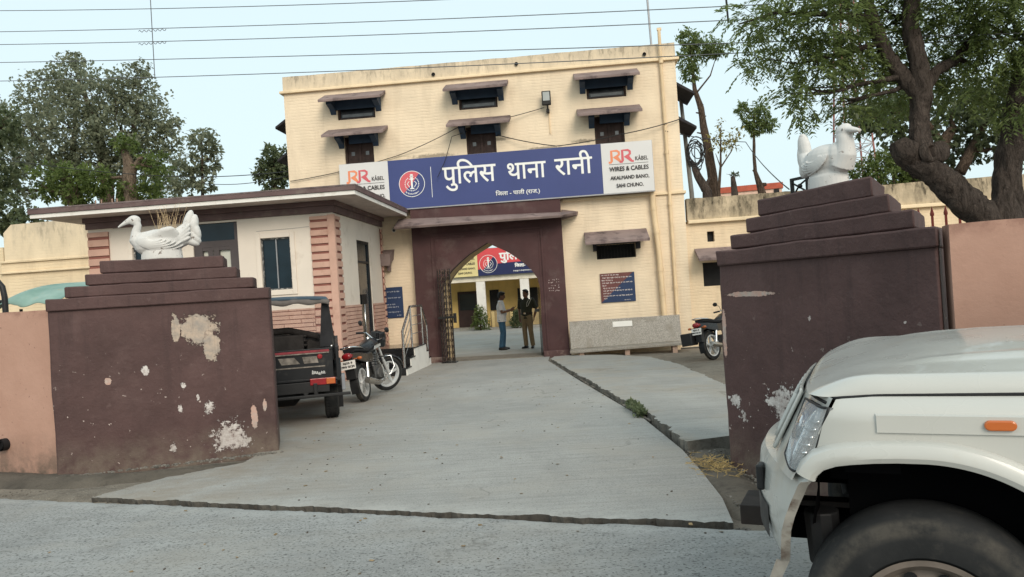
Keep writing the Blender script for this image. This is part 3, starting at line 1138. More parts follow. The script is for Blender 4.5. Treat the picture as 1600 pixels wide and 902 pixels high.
cc = thing('security_camera', 'small white security camera under the guard room eaves', 'camera', bw(-2.44, -.06, 3.5), BR)
MB().tube([(0, 0, 0), (.03, -.10, -.03), (.06, -.22, -.05)], [.045, .055, .05], 10).build('housing', M['white'], cc, smooth=40)
MB().tube([(.058, -.21, -.049), (.062, -.235, -.052)], .038, 10).build('lens', M['black'], cc)
MB().tube([(0, 0, 0), (-.01, .055, .05)], .02, 8).build('mount', M['white'], cc)


def cable(name, label, pts, r, group=None, m=None, sag=0., nseg=14, cat='cable'):
    """hanging cable through the points, sagging between them"""
    P = []
    for i in range(len(pts) - 1):
        a, b = Vector(pts[i]), Vector(pts[i + 1])
        for k in range(nseg):
            f_ = k / nseg
            p = a.lerp(b, f_)
            p.z -= sag * (b - a).length * 4 * f_ * (1 - f_)
            P.append(p)
    P.append(Vector(pts[-1]))
    o0 = P[0].copy()
    mb = MB().tube([p - o0 for p in P], r, 5)
    o = mb.build(name, m or M['cable'], smooth=180)
    o.location = o0
    return tag(o, label, cat, group)


cable('wall_cable', 'thin black cable drooping across the facade above the blue signboard', [bw(-5.1, -.05, 4.95), bw(-2.2, -.05, 5.4), bw(-.55, -.3, 5.95), bw(1.65, -.06, 6.32)], .010, 'cables strung on the facade', sag=.02)
cable('wall_cable', 'black cable looping along the top edge of the blue signboard to the right corner', [bw(.42, -.06, 5.72), bw(1.9, -.32, 5.27), bw(3.4, -.32, 5.42), bw(5.06, -.06, 5.75)], .012, 'cables strung on the facade', sag=.02)
cable('wall_cable', 'black cable hanging down in front of the Hindi lettering', [bw(-.30, -.05, 5.90), bw(-.72, -.33, 5.72), bw(-.92, -.42, 5.1), bw(-1.14, -.42, 4.7)], .009, 'cables strung on the facade', sag=.01)

# ---------------------------------------------------------------- low wings either side
rw = thing('side_wing', 'low cream brick wing right of the station with a stained blackened parapet', 'building', bw(XR, .0, 0), BR, 'low wings of the station')
mb = wall(.004, 13.5, -.6, 3.10, .06, .4, [(.52, .70, 2.62, 2.88), (.36, 1.2, 1.5, 2.1)])
mb.build('wall', M['cream_low'], rw)
mb = MB()
n = 60
xs = [.052 + 13.4 * k / n for k in range(n + 1)]
tops = [3.74 + .02 * mnoise.noise(Vector((x * 1.1, 7, 0))) + .02 * mnoise.noise(Vector((x * 5, 2, 0))) for x in xs]
for i in range(n):
    mb.hexa([(xs[i], .01, 3.19), (xs[i + 1], .01, 3.19), (xs[i + 1], .3, 3.19), (xs[i], .3, 3.19)], [(xs[i], .03, tops[i]), (xs[i + 1], .03, tops[i + 1]), (xs[i + 1], .28, tops[i + 1]), (xs[i], .28, tops[i])])
mb.build('parapet', brick_paint('blackened parapet', (.60, .48, .33), stain=(2.9, 3.6, 1.0, (.17, .14, .095)), smooth=True), rw)
MB().box(.06, 13.5, -.06, .44, 3.102, 3.188).build('cornice', M['cream_smooth'], rw, bevel=.012)
MB().box(.52, .70, .2, .21, 2.62, 2.88).build('vent', M['black'], rw)
h = hood(.78, 1.2, 2.47, 2.2, .6)
h.v = [(x, y + .058, z) for x, y, z in h.v]
h.build('window_hood', M['hood'], rw, bevel=.01)
MB().box(.361, 1.199, .3, .31, 1.5, 2.1).build('window', M['black'], rw)
MB().box(.004, 13.5, .402, 6, 3.0, 3.1).build('roof', M['hood'], rw)

lwg = thing('side_wing', 'low cream wing behind the guard room with a tall plastered parapet', 'building', bw(XL, .0, 0), BR, 'low wings of the station')
wall(-8.2, -.004, -.6, 3.34, .06, .4, []).build('wall', M['cream_left'], lwg)
mb = MB()
mb.prism([(-8.05, 3.4), (-8.05, 4.16), (-7.82, 4.38), (-4.2, 4.42), (-.004, 4.42), (-.004, 3.4)], lambda a, b, t: (a, t, b), .03, .3)
mb.build('parapet', brick_paint('grimy parapet plaster', (.74, .61, .43), stain=(3.5, 4.4, .6, (.45, .39, .30)), smooth=True), lwg)
mb = MB()
mb.box(-8.2, -.004, -.0, .44, 3.342, 3.398)
mb.box(-8.2, -.004, -.02, .058, 3.05, 3.10)
mb.build('cornice', M['cream_left'], lwg, bevel=.01)
wall(-14, -8.22, -.6, 3.8, .2, .5, []).build('wall', M['cream_left'], lwg)
sh = MB()
sh.hexa([(-3.5, -.002, 2.72), (-2.50, -.002, 2.72), (-2.52, -.40, 2.55), (-3.5, -.40, 2.55)], [(-3.5, -.002, 2.98), (-2.46, -.002, 2.98), (-2.48, -.43, 2.84), (-3.5, -.43, 2.84)])
sh.box(-2.66, -2.58, -.12, -.002, 2.42, 2.718)
sh.build('window_hood', M['hood'], st)

# ---------------------------------------------------------------- guard room
KX, KY = -2.75, -4.2                      # its near right corner in the station frame
KL, KD = 5.28, 4.0                        # length of the front, depth
gr = thing('guard_room', 'flat roofed white and salmon guard room beside the gate', 'building', bw(KX, KY, 0), BR)
FZ = .56
mb = wall(-KL, 0, -.3, 3.56, 0, .2, [(-1.55, -.92, 2.04, 3.12), (-3.0, -2.03, .58, 3.52), (-4.32, -3.74, 2.04, 3.12)])
side = wall(0, KD, -.3, 3.56, 0, .2, [(1.69, 2.78, FZ, 3.10)])
side.v = [(-y, x, z) for x, y, z in side.v]
side.v = [(x, y if y > .2 else max(y, .201), z) for x, y, z in side.v]
mb.join(side)
mb.box(-KL + .2, -.2, KD - .2, KD, -.3, 3.56)
mb.box(-KL, -KL + .2, .202, KD, -.3, 3.56)
mb.build('wall', M['kiosk_white'], gr)
MB().box(-KL + .2, -.21, .21, KD - .21, FZ - .05, FZ - .003).build('floor', M['black_gran'], gr)


def grooved(name, x0, x1, z0, z1, axis, pitch, gh, t=.045, plain=None):
    """salmon rustication: raised bands with darker recessed grooves; axis f = front, s = right side"""
    mb = MB()
    put = (lambda a0, a1, d0, d1, c0, c1, m: mb.box(a0, a1, -d1, -d0, c0, c1, m)) if axis == 'f' else (lambda a0, a1, d0, d1, c0, c1, m: mb.box(d0, d1, a0, a1, c0, c1, m))
    put(x0, x1, .002, t * .45, z0, z1, 1)
    z = z0
    while z < z1 - .01:
        put(x0, x1, t * .45 + .001, t, z, min(z + pitch - gh, z1), 0)
        z += pitch
    return mb.build(name, [M['pinkstone'], M['pinkgroove']], gr, bevel=.004)


grooved('quoin', -.47, -.10, -.2, 3.50, 'f', .165, .05)
grooved('quoin', .05, .40, -.2, 3.50, 's', .165, .05)
grooved('quoin', -KL + .0, -KL + .46, -.2, 3.50, 'f', .2, .06)
grooved('quoin', KD - .14, KD - .0, -.2, 3.50, 's', .165, .05)
mb = MB()
mb.box(-.098, .05, -.052, -.002, -.2, 3.52)
mb.box(.002, .05, .0, .048, -.2, 3.52)
mb.build('corner_strip', M['pinkstone'], gr, bevel=.006)


def dado(name, x0, x1, z0, z1, axis):
    t = MB()
    put = (lambda a0, a1, d0, d1, c0, c1, m: t.box(a0, a1, -d1, -d0, c0, c1, m)) if axis == 'f' else (lambda a0, a1, d0, d1, c0, c1, m: t.box(d0, d1, a0, a1, c0, c1, m))
    put(x0, x1, .002, .016, z0, z1, 1)
    rs = random.Random(int(x0 * 100))
    z, row = z0, 0
    while z < z1 - .02:
        hh = .085
        x = x0 - (row % 2) * .3 + rs.uniform(-.1, .1)
        while x < x1:
            a, b = max(x, x0), min(x + .62, x1)
            if b - a > .02:
                put(a, b - .012, .017, .032, z, min(z + hh - .014, z1), 0)
            x += .62 + .0
        z += hh
        row += 1
    return t.build(name, [M['pinkstone'], M['pinkgroove']], gr)


dado('stone_dado', .402, 1.685, FZ - .6, 1.62, 's')
dado('stone_dado', 2.785, KD - .142, FZ - .6, 1.62, 's')
dado('stone_dado', -2.0, -.472, -.2, 1.62, 'f')
dado('stone_dado', -KL + .462, -3.05, -.2, 1.62, 'f')
# eaves beam, stepped
mb = MB()
mb.box(-KL - .02, .06, -.06, .002, 3.562, 3.70)
mb.box(.0021, .06, .003, KD, 3.562, 3.70)
mb.box(-KL - .05, .11, -.11, .0, 3.702, 3.80)
mb.box(.0021, .11, .001, KD, 3.702, 3.80)
mb.build('eaves_beam', M['fascia'], gr, bevel=.008)
rf = MB().box(-KL - .68, .70, -.75, KD - .02, 3.802, 3.862).build('roof', mat('pale soffit paint', (.50, .43, .39), .8, .12, 1.5, dirt=((.3, .25, .22), .3, 2)), gr)
mb = MB()
mb.box(-KL - .70, .72, -.775, -.751, 3.79, 3.868)
mb.box(.701, .725, -.75, KD - .02, 3.79, 3.868)
mb.build('drip_edge', M['white'], rf)
mb = MB()
mb.box(-KL - .73, .75, -.805, KD, 3.87, 3.955, 0)
mb.box(-KL - .73, .75, -.805, -.25, 3.957, 3.99, 1)
mb.box(-KL - .73, .75, -.249, KD, 3.957, 3.985, 1)
mb.build('parapet_slab', [M['fascia'], mat('mossy roof cement', (.17, .13, .125), .95, .35, 4, .7, 25, dirt=((.07, .06, .06), .5, 5))], rf, bevel=.006)
for x in (-5.2, -5.07, -4.83, -4.72):
    MB().tube([(x, .2, 3.985), (x + .006, .2, 4.22)], .013, 6).build('rebar', mat('pale rusty rebar', (.36, .24, .18), .9), rf)


def kiosk_window(x0, x1):
    w = thing_part('window', gr)
    f_ = MB()
    for q in ((x0 - .10, x0 - .001, 1.93, 3.23), (x1 + .001, x1 + .10, 1.93, 3.23), (x0, x1, 3.122, 3.23), (x0, x1, 1.93, 2.038)):
        f_.box(q[0], q[1], -.028, -.002, q[2], q[3])
    f_.build('surround', M['kiosk_white'], w, bevel=.008)
    f_ = MB()
    t = .028
    for q in ((x0, x0 + t, 2.04, 3.12), (x1 - t, x1, 2.04, 3.12), (x0 + t, x1 - t, 2.04, 2.04 + t), (x0 + t, x1 - t, 3.12 - t, 3.12)):
        f_.box(q[0] + .001, q[1] - .001, .03, .07, q[2] + .001, q[3] - .001)
    c = x0 + (x1 - x0) * .5
    f_.build('frame', mat('chipped grey frame', (.10, .10, .10), .6, .6, 9, dirt=((.55, .52, .48), .55, 18)), w)
    MB().box(c - .011, c + .011, .035, .06, 2.07, 3.09).build('mullion', M['alu'], w)
    MB().box(x0 + t, x1 - t, .065, .078, 2.04 + t, 3.12 - t).build('pane', M['tint'], w)


kiosk_window(-1.55, -.92)
kiosk_window(-4.32, -3.74)
# tinted double door in the front, glass above
d = thing_part('front_door', gr)
f_ = MB()
for q in ((-2.998, -2.93, .58, 3.518), (-2.11, -2.032, .58, 3.518), (-2.93, -2.11, 3.02, 3.15), (-2.93, -2.11, .58, .8), (-2.93, -2.11, 2.2, 2.28), (-2.93, -2.82, .8, 3.02), (-2.22, -2.11, .8, 3.02), (-2.58, -2.46, .8, 3.02)):
    f_.box(q[0], q[1], .03, .09, q[2], q[3])
f_.box(-2.93, -2.11, .035, .085, 2.95, 3.018)
f_.build('frame', M['kframe'], d)
MB().box(-2.93, -2.11, .07, .085, 3.152, 3.516).build('transom', M['tint'], d)
MB().box(-2.93, -2.11, .095, .105, .8, 3.02).build('pane', mat('pale inner door glass', (.55, .55, .48), .35, .05), d)
MB().hexa([(-2.63, .02, 2.0), (-2.52, .02, 2.0), (-2.52, .029, 2.0), (-2.63, .029, 2.0)], [(-2.70, .02, 2.95), (-2.59, .02, 2.95), (-2.59, .029, 2.95), (-2.70, .029, 2.95)]).build('curtain_band', M['kframe'], d)
# side door with long steel handle
d = thing_part('side_door', gr)
f_ = MB()
for a, b, z0, z1 in ((1.69, 1.75, FZ, 3.10), (2.72, 2.78, FZ, 3.10), (1.75, 2.72, 3.04, 3.10), (1.75, 2.72, 2.58, 2.63), (1.75, 2.72, FZ, FZ + .08)):
    f_.box(-.10, -.02, a + .002, b - .002, z0 + .002, z1 - .002)
f_.build('frame', mat('dark door frame', (.018, .02, .022), .5), d)
MB().box(-.07, -.055, 1.752, 2.718, FZ + .08, 3.038).build('pane', M['tint'], d)
MB().tube([(-.01, 2.06, .75), (-.01, 2.06, 1.62)], .022, 10).build('handle', M['steel'], d, smooth=180)
MB().box(-.03, -.008, 1.9, 2.3, 1.62, 1.85).build('lock_plate', M['black'], d)
for z in (3.47,):
    MB().tube([(-.5, -.004, 3.30), (-.9, -.004, 3.285), (-1.62, -.004, 3.28)], .004, 4).build('conduit', M['alu'], gr)
# entrance steps with handrail
es = thing('entrance_steps', 'black granite steps with a white side wall and steel handrail beside the gateway', 'steps', bw(KX, KY, 0), BR)
SW = 1.22                               # how far the steps stand out from the side wall
prof = [(.62, -.25), (.62, .19), (1.07, .19), (1.07, .375), (1.52, .375), (1.52, FZ), (2.86, FZ), (2.86, .375), (3.12, .375), (3.12, .19), (3.38, .19), (3.38, -.25)]
MB().prism(prof, lambda a, b, t: (t, a, b), .06, SW).build('core', M['white'], es)
mb = MB()
for y0, y1, z in ((.60, 1.07, .19), (1.05, 1.52, .375), (1.50, 2.88, FZ), (2.86, 3.14, .375), (3.12, 3.40, .19)):
    mb.box(.06, SW + .012, y0, y1, z + .001, z + .028)
for y, z0, z1 in ((.62, -.2, .19), (1.07, .22, .375), (1.52, .405, FZ)):
    mb.box(.06, SW - .02, y - .018, y - .001, z0, z1)
mb.build('tread', M['black_gran'], es, bevel=.004)
mb = MB()
r_ = .024
x = SW - .06
mb.tube([(x, .66, .19), (x, .66, 1.02)], r_ * 1.2, 10)
mb.tube([(x, 1.56, FZ), (x, 1.56, 1.46)], r_, 10)
mb.tube([(x, 2.80, FZ), (x, 2.80, 1.46)], r_, 10)
mb.tube([(x, 3.36, .2), (x, 3.36, 1.0)], r_, 10)
mb.tube([(x, .64, .98), (x, 1.54, 1.50), (x, 2.82, 1.50), (x, 3.38, 1.0)], r_ * 1.15, 10)
for k in range(1, 4):
    dz = -.2 * k
    mb.tube([(x, .66, .98 + dz), (x, 1.56, 1.48 + dz), (x, 2.80, 1.48 + dz), (x, 3.36, 1.0 + dz)], .009, 6)
mb.build('handrail', M['steel'], es, smooth=40)

# ---------------------------------------------------------------- stone bench against the wall
bn = thing('stone_bench', 'long grey terrazzo bench with a white plate on its back, against the cream wall', 'bench', bw(3.3, -.62, -.03), BR)
mb = MB()
mb.hexa([(-1.36, -.02, .2), (1.36, -.02, .25), (1.36, .04, .25), (-1.36, .04, .2)], [(-1.36, .12, .875), (1.36, .12, .885), (1.36, .18, .885), (-1.36, .18, .875)])
mb.build('backrest', M['terrazzo'], bn, bevel=.01)
MB().hexa([(-1.38, -.42, .125), (1.40, -.42, .175), (1.40, -.01, .19), (-1.38, -.01, .14)], [(-1.38, -.42, .185), (1.40, -.42, .235), (1.40, .0, .249), (-1.38, .0, .199)]).build('seat', M['terrazzo'], bn, bevel=.008)
for x in (-1.1, .0, 1.14):
    MB().box(x - .06, x + .06, -.36, -.06, -.30, .155 + .018 * (x + 1.1)).build('leg', mat('pinkish stone leg', (.42, .29, .22), .85, .2, 5), bn, bevel=.01)
MB().hexa([(-.29, .066, .68), (.19, .066, .68), (.19, .09, .68), (-.29, .09, .68)], [(-.29, .094, .81), (.19, .094, .81), (.19, .118, .81), (-.29, .118, .81)]).build('plate', M['white'], bn)
MB().box(-1.36, 1.36, .30, .58, -.3, .19).build('plinth', M['cream_low'], bn)

# ---------------------------------------------------------------- inner block across the courtyard
ib = thing('inner_block', 'single storey yellow block with a white pillared verandah seen through the arch', 'building', bw(0, 16, 0), BR)
wall(-9, 9, -.2, 3.6, 2, 2.3, []).build('wall', brick_paint('yellow wall paint', (.72, .52, .20), smooth=True), ib)
MB().box(-9, 9, .0, .3, 2.24, 2.5).build('beam', mat('whitewashed beam', (.78, .72, .60), .8), ib, bevel=.02)
MB().box(-9, 9, -.12, 2.3, 2.52, 2.60).build('roof', M['white'], ib)
MB().box(-9, 9, .02, 1.99, -.2, .06).build('floor', M['yard'], ib)
for x in (-6.4, -4.3, -2.2, -.14, 1.95, 4.05, 6.2):
    MB().box(x - .21, x + .21, .02, .28, .062, 2.238).build('pillar', M['white'], ib, bevel=.015)
for xa, xb in ((-3.6, -2.62),):
    o = MB().box(xa, xb, 1.93, 1.985, .07, 1.82).build('door', mat('brown door', (.035, .018, .016), .6), ib)
    MB().box(xa + .1, xb - .1, 1.915, 1.928, .9, 1.7).build('pane', M['pane'], o)
for xa, xb, z0 in ((-2.0, -1.55, .82), (-.62, -.50, .82), (-.06, .35, .82)):
    o = MB().box(xa, xb, 1.93, 1.985, z0, 1.82).build('window', M['black'], ib)
MB().box(-1.85, 2.0, .3, .9, .07, .82).build('low_wall', mat('dull yellow plinth', (.33, .25, .13), .9, .2, 3), ib)
for x in (-1.72, -.84):
    MB().box(x - .07, x + .07, .2, .29, .07, .8).build('post', mat('yellow post', (.55, .42, .2), .9), ib)
isg = thing('signboard', 'red and blue police signboard over the inner verandah, seen through the arch', 'signboard', bw(0, 15.8, 0), BR)
mb = MB()
mb.box(-2.24, 3.4, 0, .06, 2.50, 3.75, 1)
mb.add([(-2.24, -.002, 2.78), (-1.62, -.002, 3.0), (-.9, -.002, 3.04), (.1, -.002, 3.06), (2.0, -.002, 3.75), (-2.24, -.002, 3.75)], [(0, 1, 2, 3, 4, 5)], 0)
mb.build('panel', [M['red'], M['navy']], isg, fix=False)
MB().box(-3.9, 3.42, .061, .12, 2.48, 3.77).build('box_frame', M['alu'], isg)
sponsor(isg, -3.5, -2.245, 2.50, 3.75, 0, M['yellowish'])
emblem(isg, -1.74, 3.03, .42, -.006, M['red'], M['navy'])
t = MB()
letter(t, 'पुिलस', -1.22, 3.02, 1.25, .62, -.004, 0, .018)
letter(t, 'थाना', .2, 3.14, .9, .36, -.004, 0, .018)
letter(t, 'रानी', 1.3, 3.14, .9, .5, -.004, 0, .018)
letter(t, 'िजला-', -.52, 2.80, .5, .2, -.004, 0, .010)
letter(t, 'पाली', .05, 2.84, .3, .16, -.004, 0, .005)
scribble(t, -.6, .9, 2.58, .07, -.004, 0, rs)
t.build('lettering', M['print_white'], isg, fix=False)
# ================================================================ gate piers
def piermat(name, flakes, seed):
    t = NT(name)
    c = (.080, .045, .042)
    off = t.mapping(loc=(seed, seed * .7, 0))
    base = t.mix(t.ramp(t.noise(1.5, 6, .62, off), .3, .7), tuple(v * .78 for v in c), tuple(v * 1.3 for v in c))
    # chalky bloom and scuffs
    base = t.mix(t.ramp(t.noise(3.4, 7, .7, off), .54, .78, 0, .40), base, (.15, .095, .088))
    base = t.mix(t.ramp(t.noise(11, 6, .7, off), .60, .72, 0, .25), base, (.20, .14, .13))
    x, y, z = t.sep()
    nz = t.noise(5.0, 8, .72, off, .6)
    nf = t.math('ADD', t.math('MULTIPLY', t.noise(26, 6, .75, off), .55), t.math('MULTIPLY', t.noise(6, 4, .6, off), .45))
    holes = None
    for cx, cz, rx, rz, kind, amp in flakes:
        if kind == 'p':
            nn = t.math('ADD', t.math('MULTIPLY', nz, .55), t.math('MULTIPLY', nf, .45))
        else:
            nn = nf
        k = t.patch((cx, cz), (rx, rz), nn, amp * {'p': 1.9, 's': 1.7, 'w': 2.6}[kind], .03)
        if kind == 'p':
            colr = t.mix(t.ramp(t.noise(9, 6, .7), .4, .62), (.47, .37, .29), (.31, .27, .235))
        elif kind == 's':
            colr = t.mix(t.ramp(nf, .4, .6), (.50, .30, .24), (.42, .36, .32))
        else:
            colr = t.mix(t.ramp(nf, .42, .6), (.62, .58, .55), (.30, .24, .22))
        base = t.mix(t.math('MULTIPLY', t.rim, .8), base, (.030, .017, .018))
        base = t.mix(k, base, colr)
        holes = k if holes is None else t.math('MAXIMUM', holes, k)
    # tiny chips scattered over the lower half
    low = t.ramp(z, 1.25, .5, .0, 1.)
    ch = t.math('MULTIPLY', t.ramp(t.noise(19, 3, .6, t.mapping(loc=(seed + 3, 0, seed))), .70, .72), low)
    base = t.mix(ch, base, (.50, .42, .38))
    # mud thrown up at the foot
    ft = t.math('MULTIPLY', t.ramp(z, .34, -.05), t.ramp(t.noise(4.5, 7, .7), .36, .6))
    base = t.mix(t.math('MULTIPLY', ft, .85), base, (.17, .135, .105))
    # rain streaks down from the ledge
    stk = t.math('MULTIPLY', t.ramp(t.noise(1., 6, .7, t.mapping((7, 7, .5), loc=(seed, 0, 0))), .54, .74), t.ramp(z, .5, 1.6, .1, .55))
    base = t.mix(stk, base, (.022, .015, .016))
    hgt = t.math('ADD', t.noise(5, 6, .65, off), t.math('MULTIPLY', t.noise(34, 4, .6), .25))
    hgt = t.math('SUBTRACT', hgt, t.math('MULTIPLY', holes, .45))
    t.bump(hgt, .55, .03)
    return t.finish(base, .72, .3)


def pier(name, label, A, Bp, flakes, seed, depth=.72, skew=0.):
    """A, Bp: ends of the visible face in plan"""
    d = Vector((Bp[0] - A[0], Bp[1] - A[1], 0))
    L = d.length
    root = thing(name, label, 'gate pier', (A[0], A[1], 0), math.atan2(d.y, d.x), 'stepped gate piers flanking the driveway')
    pm = piermat('flaking maroon paint ' + str(seed), flakes, seed)

    def block(x0, x1, y0, y1, z0, z1, batter=0., res=.09):
        """slab with soft, slightly lumpy faces"""
        mb = MB()
        nx, nz_ = max(2, int((x1 - x0) / res)), max(2, int((z1 - z0) / res))
        ny = max(2, int((y1 - y0) / res))

        def P(x, y, z):
            w = mnoise.noise(Vector((x * 1.7 + seed, y * 1.7, z * 1.7))) * .010 + mnoise.noise(Vector((x * 6 + seed, y * 6, z * 6))) * .004
            f = (z1 - z) * batter
            ux = (x - (x0 + x1) / 2) / ((x1 - x0) / 2)
            uy = (y - (y0 + y1) / 2) / ((y1 - y0) / 2)
            return (x + ux * (f + w) + skew * y, y + uy * (f + w), z + (w * 1.2 if z == z1 else 0))
        X = [x0 + (x1 - x0) * k / nx for k in range(nx + 1)]
        Y = [y0 + (y1 - y0) * k / ny for k in range(ny + 1)]
        Z = [z0 + (z1 - z0) * k / nz_ for k in range(nz_ + 1)]
        mb.grid(lambda a, b: P(a, y0, b), X, Z)
        mb.grid(lambda a, b: P(a, y1, b), X, Z)
        mb.grid(lambda a, b: P(x0, a, b), Y, Z)
        mb.grid(lambda a, b: P(x1, a, b), Y, Z)
        mb.grid(lambda a, b: P(a, b, z1), X, Y)
        mb.grid(lambda a, b: P(a, b, z0), X, Y)
        return mb
    block(0, L, .02, depth, -.25, 1.59, .004).build('shaft', pm, root, smooth=50, bevel=.02)
    lz = [(1.592, 1.715, -.005, -.03), (1.717, 1.83, .155, .015), (1.832, 1.945, .34, .04), (1.947, 2.075, .475, .065)]
    for z0, z1, ix, iy in lz:
        block(ix, L - ix * (.92 if ix > 0 else 1), .02 + iy, depth - iy * .8, z0, z1).build('step', pm, root, smooth=50, bevel=.013)
    return root


LFS = [(1.37, 1.33, .22, .20, 'p', .75), (1.16, 1.33, .055, .17, 'p', .7), (1.50, 1.14, .10, .18, 'p', .8), (.85, .93, .09, .11, 'w', .55), (1.62, .17, .42, .36, 'w', 1.0), (1.87, .33, .04, .17, 's', .7),
      (1.98, .46, .028, .08, 's', .6), (1.06, .13, .07, .10, 'w', .9), (.50, .86, .04, .04, 's', .6), (1.33, .62, .04, .07, 'w', .7), (1.45, .50, .10, .12, 'w', 1.5), (1.1, 1.05, .12, .09, 'w', 1.6),
      (1.75, 1.30, .05, .03, 'w', .8), (1.15, .52, .05, .11, 'w', 1.3), (1.2, .75, .05, .05, 'w', 1.), (.62, 1.1, .06, .07, 'w', 1.5)]
RFS = [(.10, .52, .12, .10, 'w', .9), (.62, .56, .20, .16, 'w', 1.1), (.80, .42, .14, .12, 'w', 1.2), (.35, 1.36, .34, .025, 's', .5), (.02, 1.05, .03, .22, 's', .6), (.22, 1.03, .05, .05, 'w', .9),
      (.95, 1.18, .05, .04, 'w', 1.), (.2, .40, .10, .10, 'w', 1.5), (1.72, 1.16, .03, .02, 'w', .7), (.62, .84, .1, .06, 'w', 1.6)]
def small(L, f_):
    return [(a, b, rx * (f_ if k == 'w' else 1), rz * (f_ if k == 'w' else 1), k, amp) for a, b, rx, rz, k, amp in L]


LF, RF = small([q for q in LFS if q[0] not in (1.1, 1.75, .62)], .5), [q for q in small(RFS, .55) if q[0] not in (.22, .62)] + [(.62, .56, .13, .12, 'w', 1.3), (.66, .44, .1, .1, 'w', 1.5)]
pier_l = pier('gate_pier', 'stepped maroon gate pier with a big bare plaster patch, left of the driveway', (-4.585, 7.555), (-2.575, 8.135), LF, 1.0)
pier_r = pier('gate_pier', 'stepped maroon gate pier right of the driveway, behind the white car', (1.66, 6.19), (2.425, 4.36), RF, 4.0, .72, -.7)


# ---------------------------------------------------------------- salmon compound walls
def compound_wall(label, A, ang, L, h, seed):
    root = thing('compound_wall', label, 'wall', (A[0], A[1], 0), ang, 'salmon compound walls along the road')
    t = NT('salmon wall paint ' + str(seed))
    base = t.mix(t.ramp(t.noise(1.3, 6, .6), .3, .7), (.40, .235, .175), (.49, .30, .23))
    base = t.mix(t.ramp(t.noise(2.4, 6, .68, t.mapping((1, 1, .4))), .55, .8, 0, .4), base, (.36, .19, .14))
    x, y, z = t.sep()
    ft = t.math('MULTIPLY', t.ramp(z, .42, -.02), t.ramp(t.noise(4, 7, .7), .33, .6))
    base = t.mix(t.math('MULTIPLY', ft, .9), base, (.11, .088, .07))
    tp = t.math('MULTIPLY', t.ramp(z, h - .10, h - .01), t.ramp(t.noise(5, 6, .7), .45, .62))
    base = t.mix(t.math('MULTIPLY', tp, .6), base, (.20, .10, .075))
    base = t.mix(t.ramp(t.noise(26, 2), .71, .73, 0, .6), base, (.16, .08, .07))
    t.bump(t.noise(12, 6, .65), .35, .015)
    t.finish(base, .85, .2)
    mb = MB()
    n = int(L / .12)
    X = [L * k / n for k in range(n + 1)]
    tz = [h + .008 * mnoise.noise(Vector((x * 2.2, seed, 0))) + .004 * mnoise.noise(Vector((x * 11, seed, 3))) for x in X]
    for i in range(n):
        mb.hexa([(X[i], 0, -.3), (X[i + 1], 0, -.3), (X[i + 1], .2, -.3), (X[i], .2, -.3)], [(X[i], 0, tz[i]), (X[i + 1], 0, tz[i + 1]), (X[i + 1], .2, tz[i + 1]), (X[i], .2, tz[i])])
    # drop the faces shared between neighbours
    seen = {}
    keep = []
    for k, f in enumerate(mb.f):
        key = tuple(sorted(tuple(round(c, 4) for c in mb.v[i]) for i in f))
        seen.setdefault(key, []).append(k)
    for key, ks in seen.items():
        if len(ks) == 1:
            keep.append(ks[0])
    mb.f = [mb.f[k] for k in sorted(keep)]
    mb.m = [0] * len(mb.f)
    mb.build('masonry', t.m, root)
    return root


wl_ = compound_wall('salmon plastered compound wall ending at the left maroon pier, with a drain hole', (-4.59, 7.64), PI - R(19.7), 14, 1.615, 2)
# the wall's face must look to the road: mirror its thickness
for o in [o for o in bpy.data.objects if o.parent == wl_]:
    o.location.y = -.2
MB().lathe([(.062, .06), (.062, -.03), (.045, -.03), (.045, .06)], (.74, -.2 + .21, .27), 'y', 20).build('drain_pipe', M['black'], wl_, smooth=40)
MB().lathe([(.001, .02), (.045, .02)], (.74, .01, .27), 'y', 20).build('drain_hole', M['black'], wl_)
wr_ = compound_wall('salmon plastered compound wall running right from the right pier behind the white car', (2.48, 4.33), -R(19.7), 9, 1.715, 5)


# ================================================================ white bird statues
def statuemat():
    t = NT('chipped white distemper')
    base = t.mix(t.ramp(t.noise(5, 5), .3, .7), (.54, .53, .51), (.67, .65, .62))
    base = t.mix(t.ramp(t.noise(13, 6, .72), .615, .64), base, (.17, .13, .11))
    base = t.mix(t.ramp(t.noise(3, 6, .7), .52, .75, 0, .5), base, (.50, .47, .44))
    t.bump(t.noise(30, 4), .25, .006)
    return t.finish(base, .75, .25)


M['statue'] = statuemat()


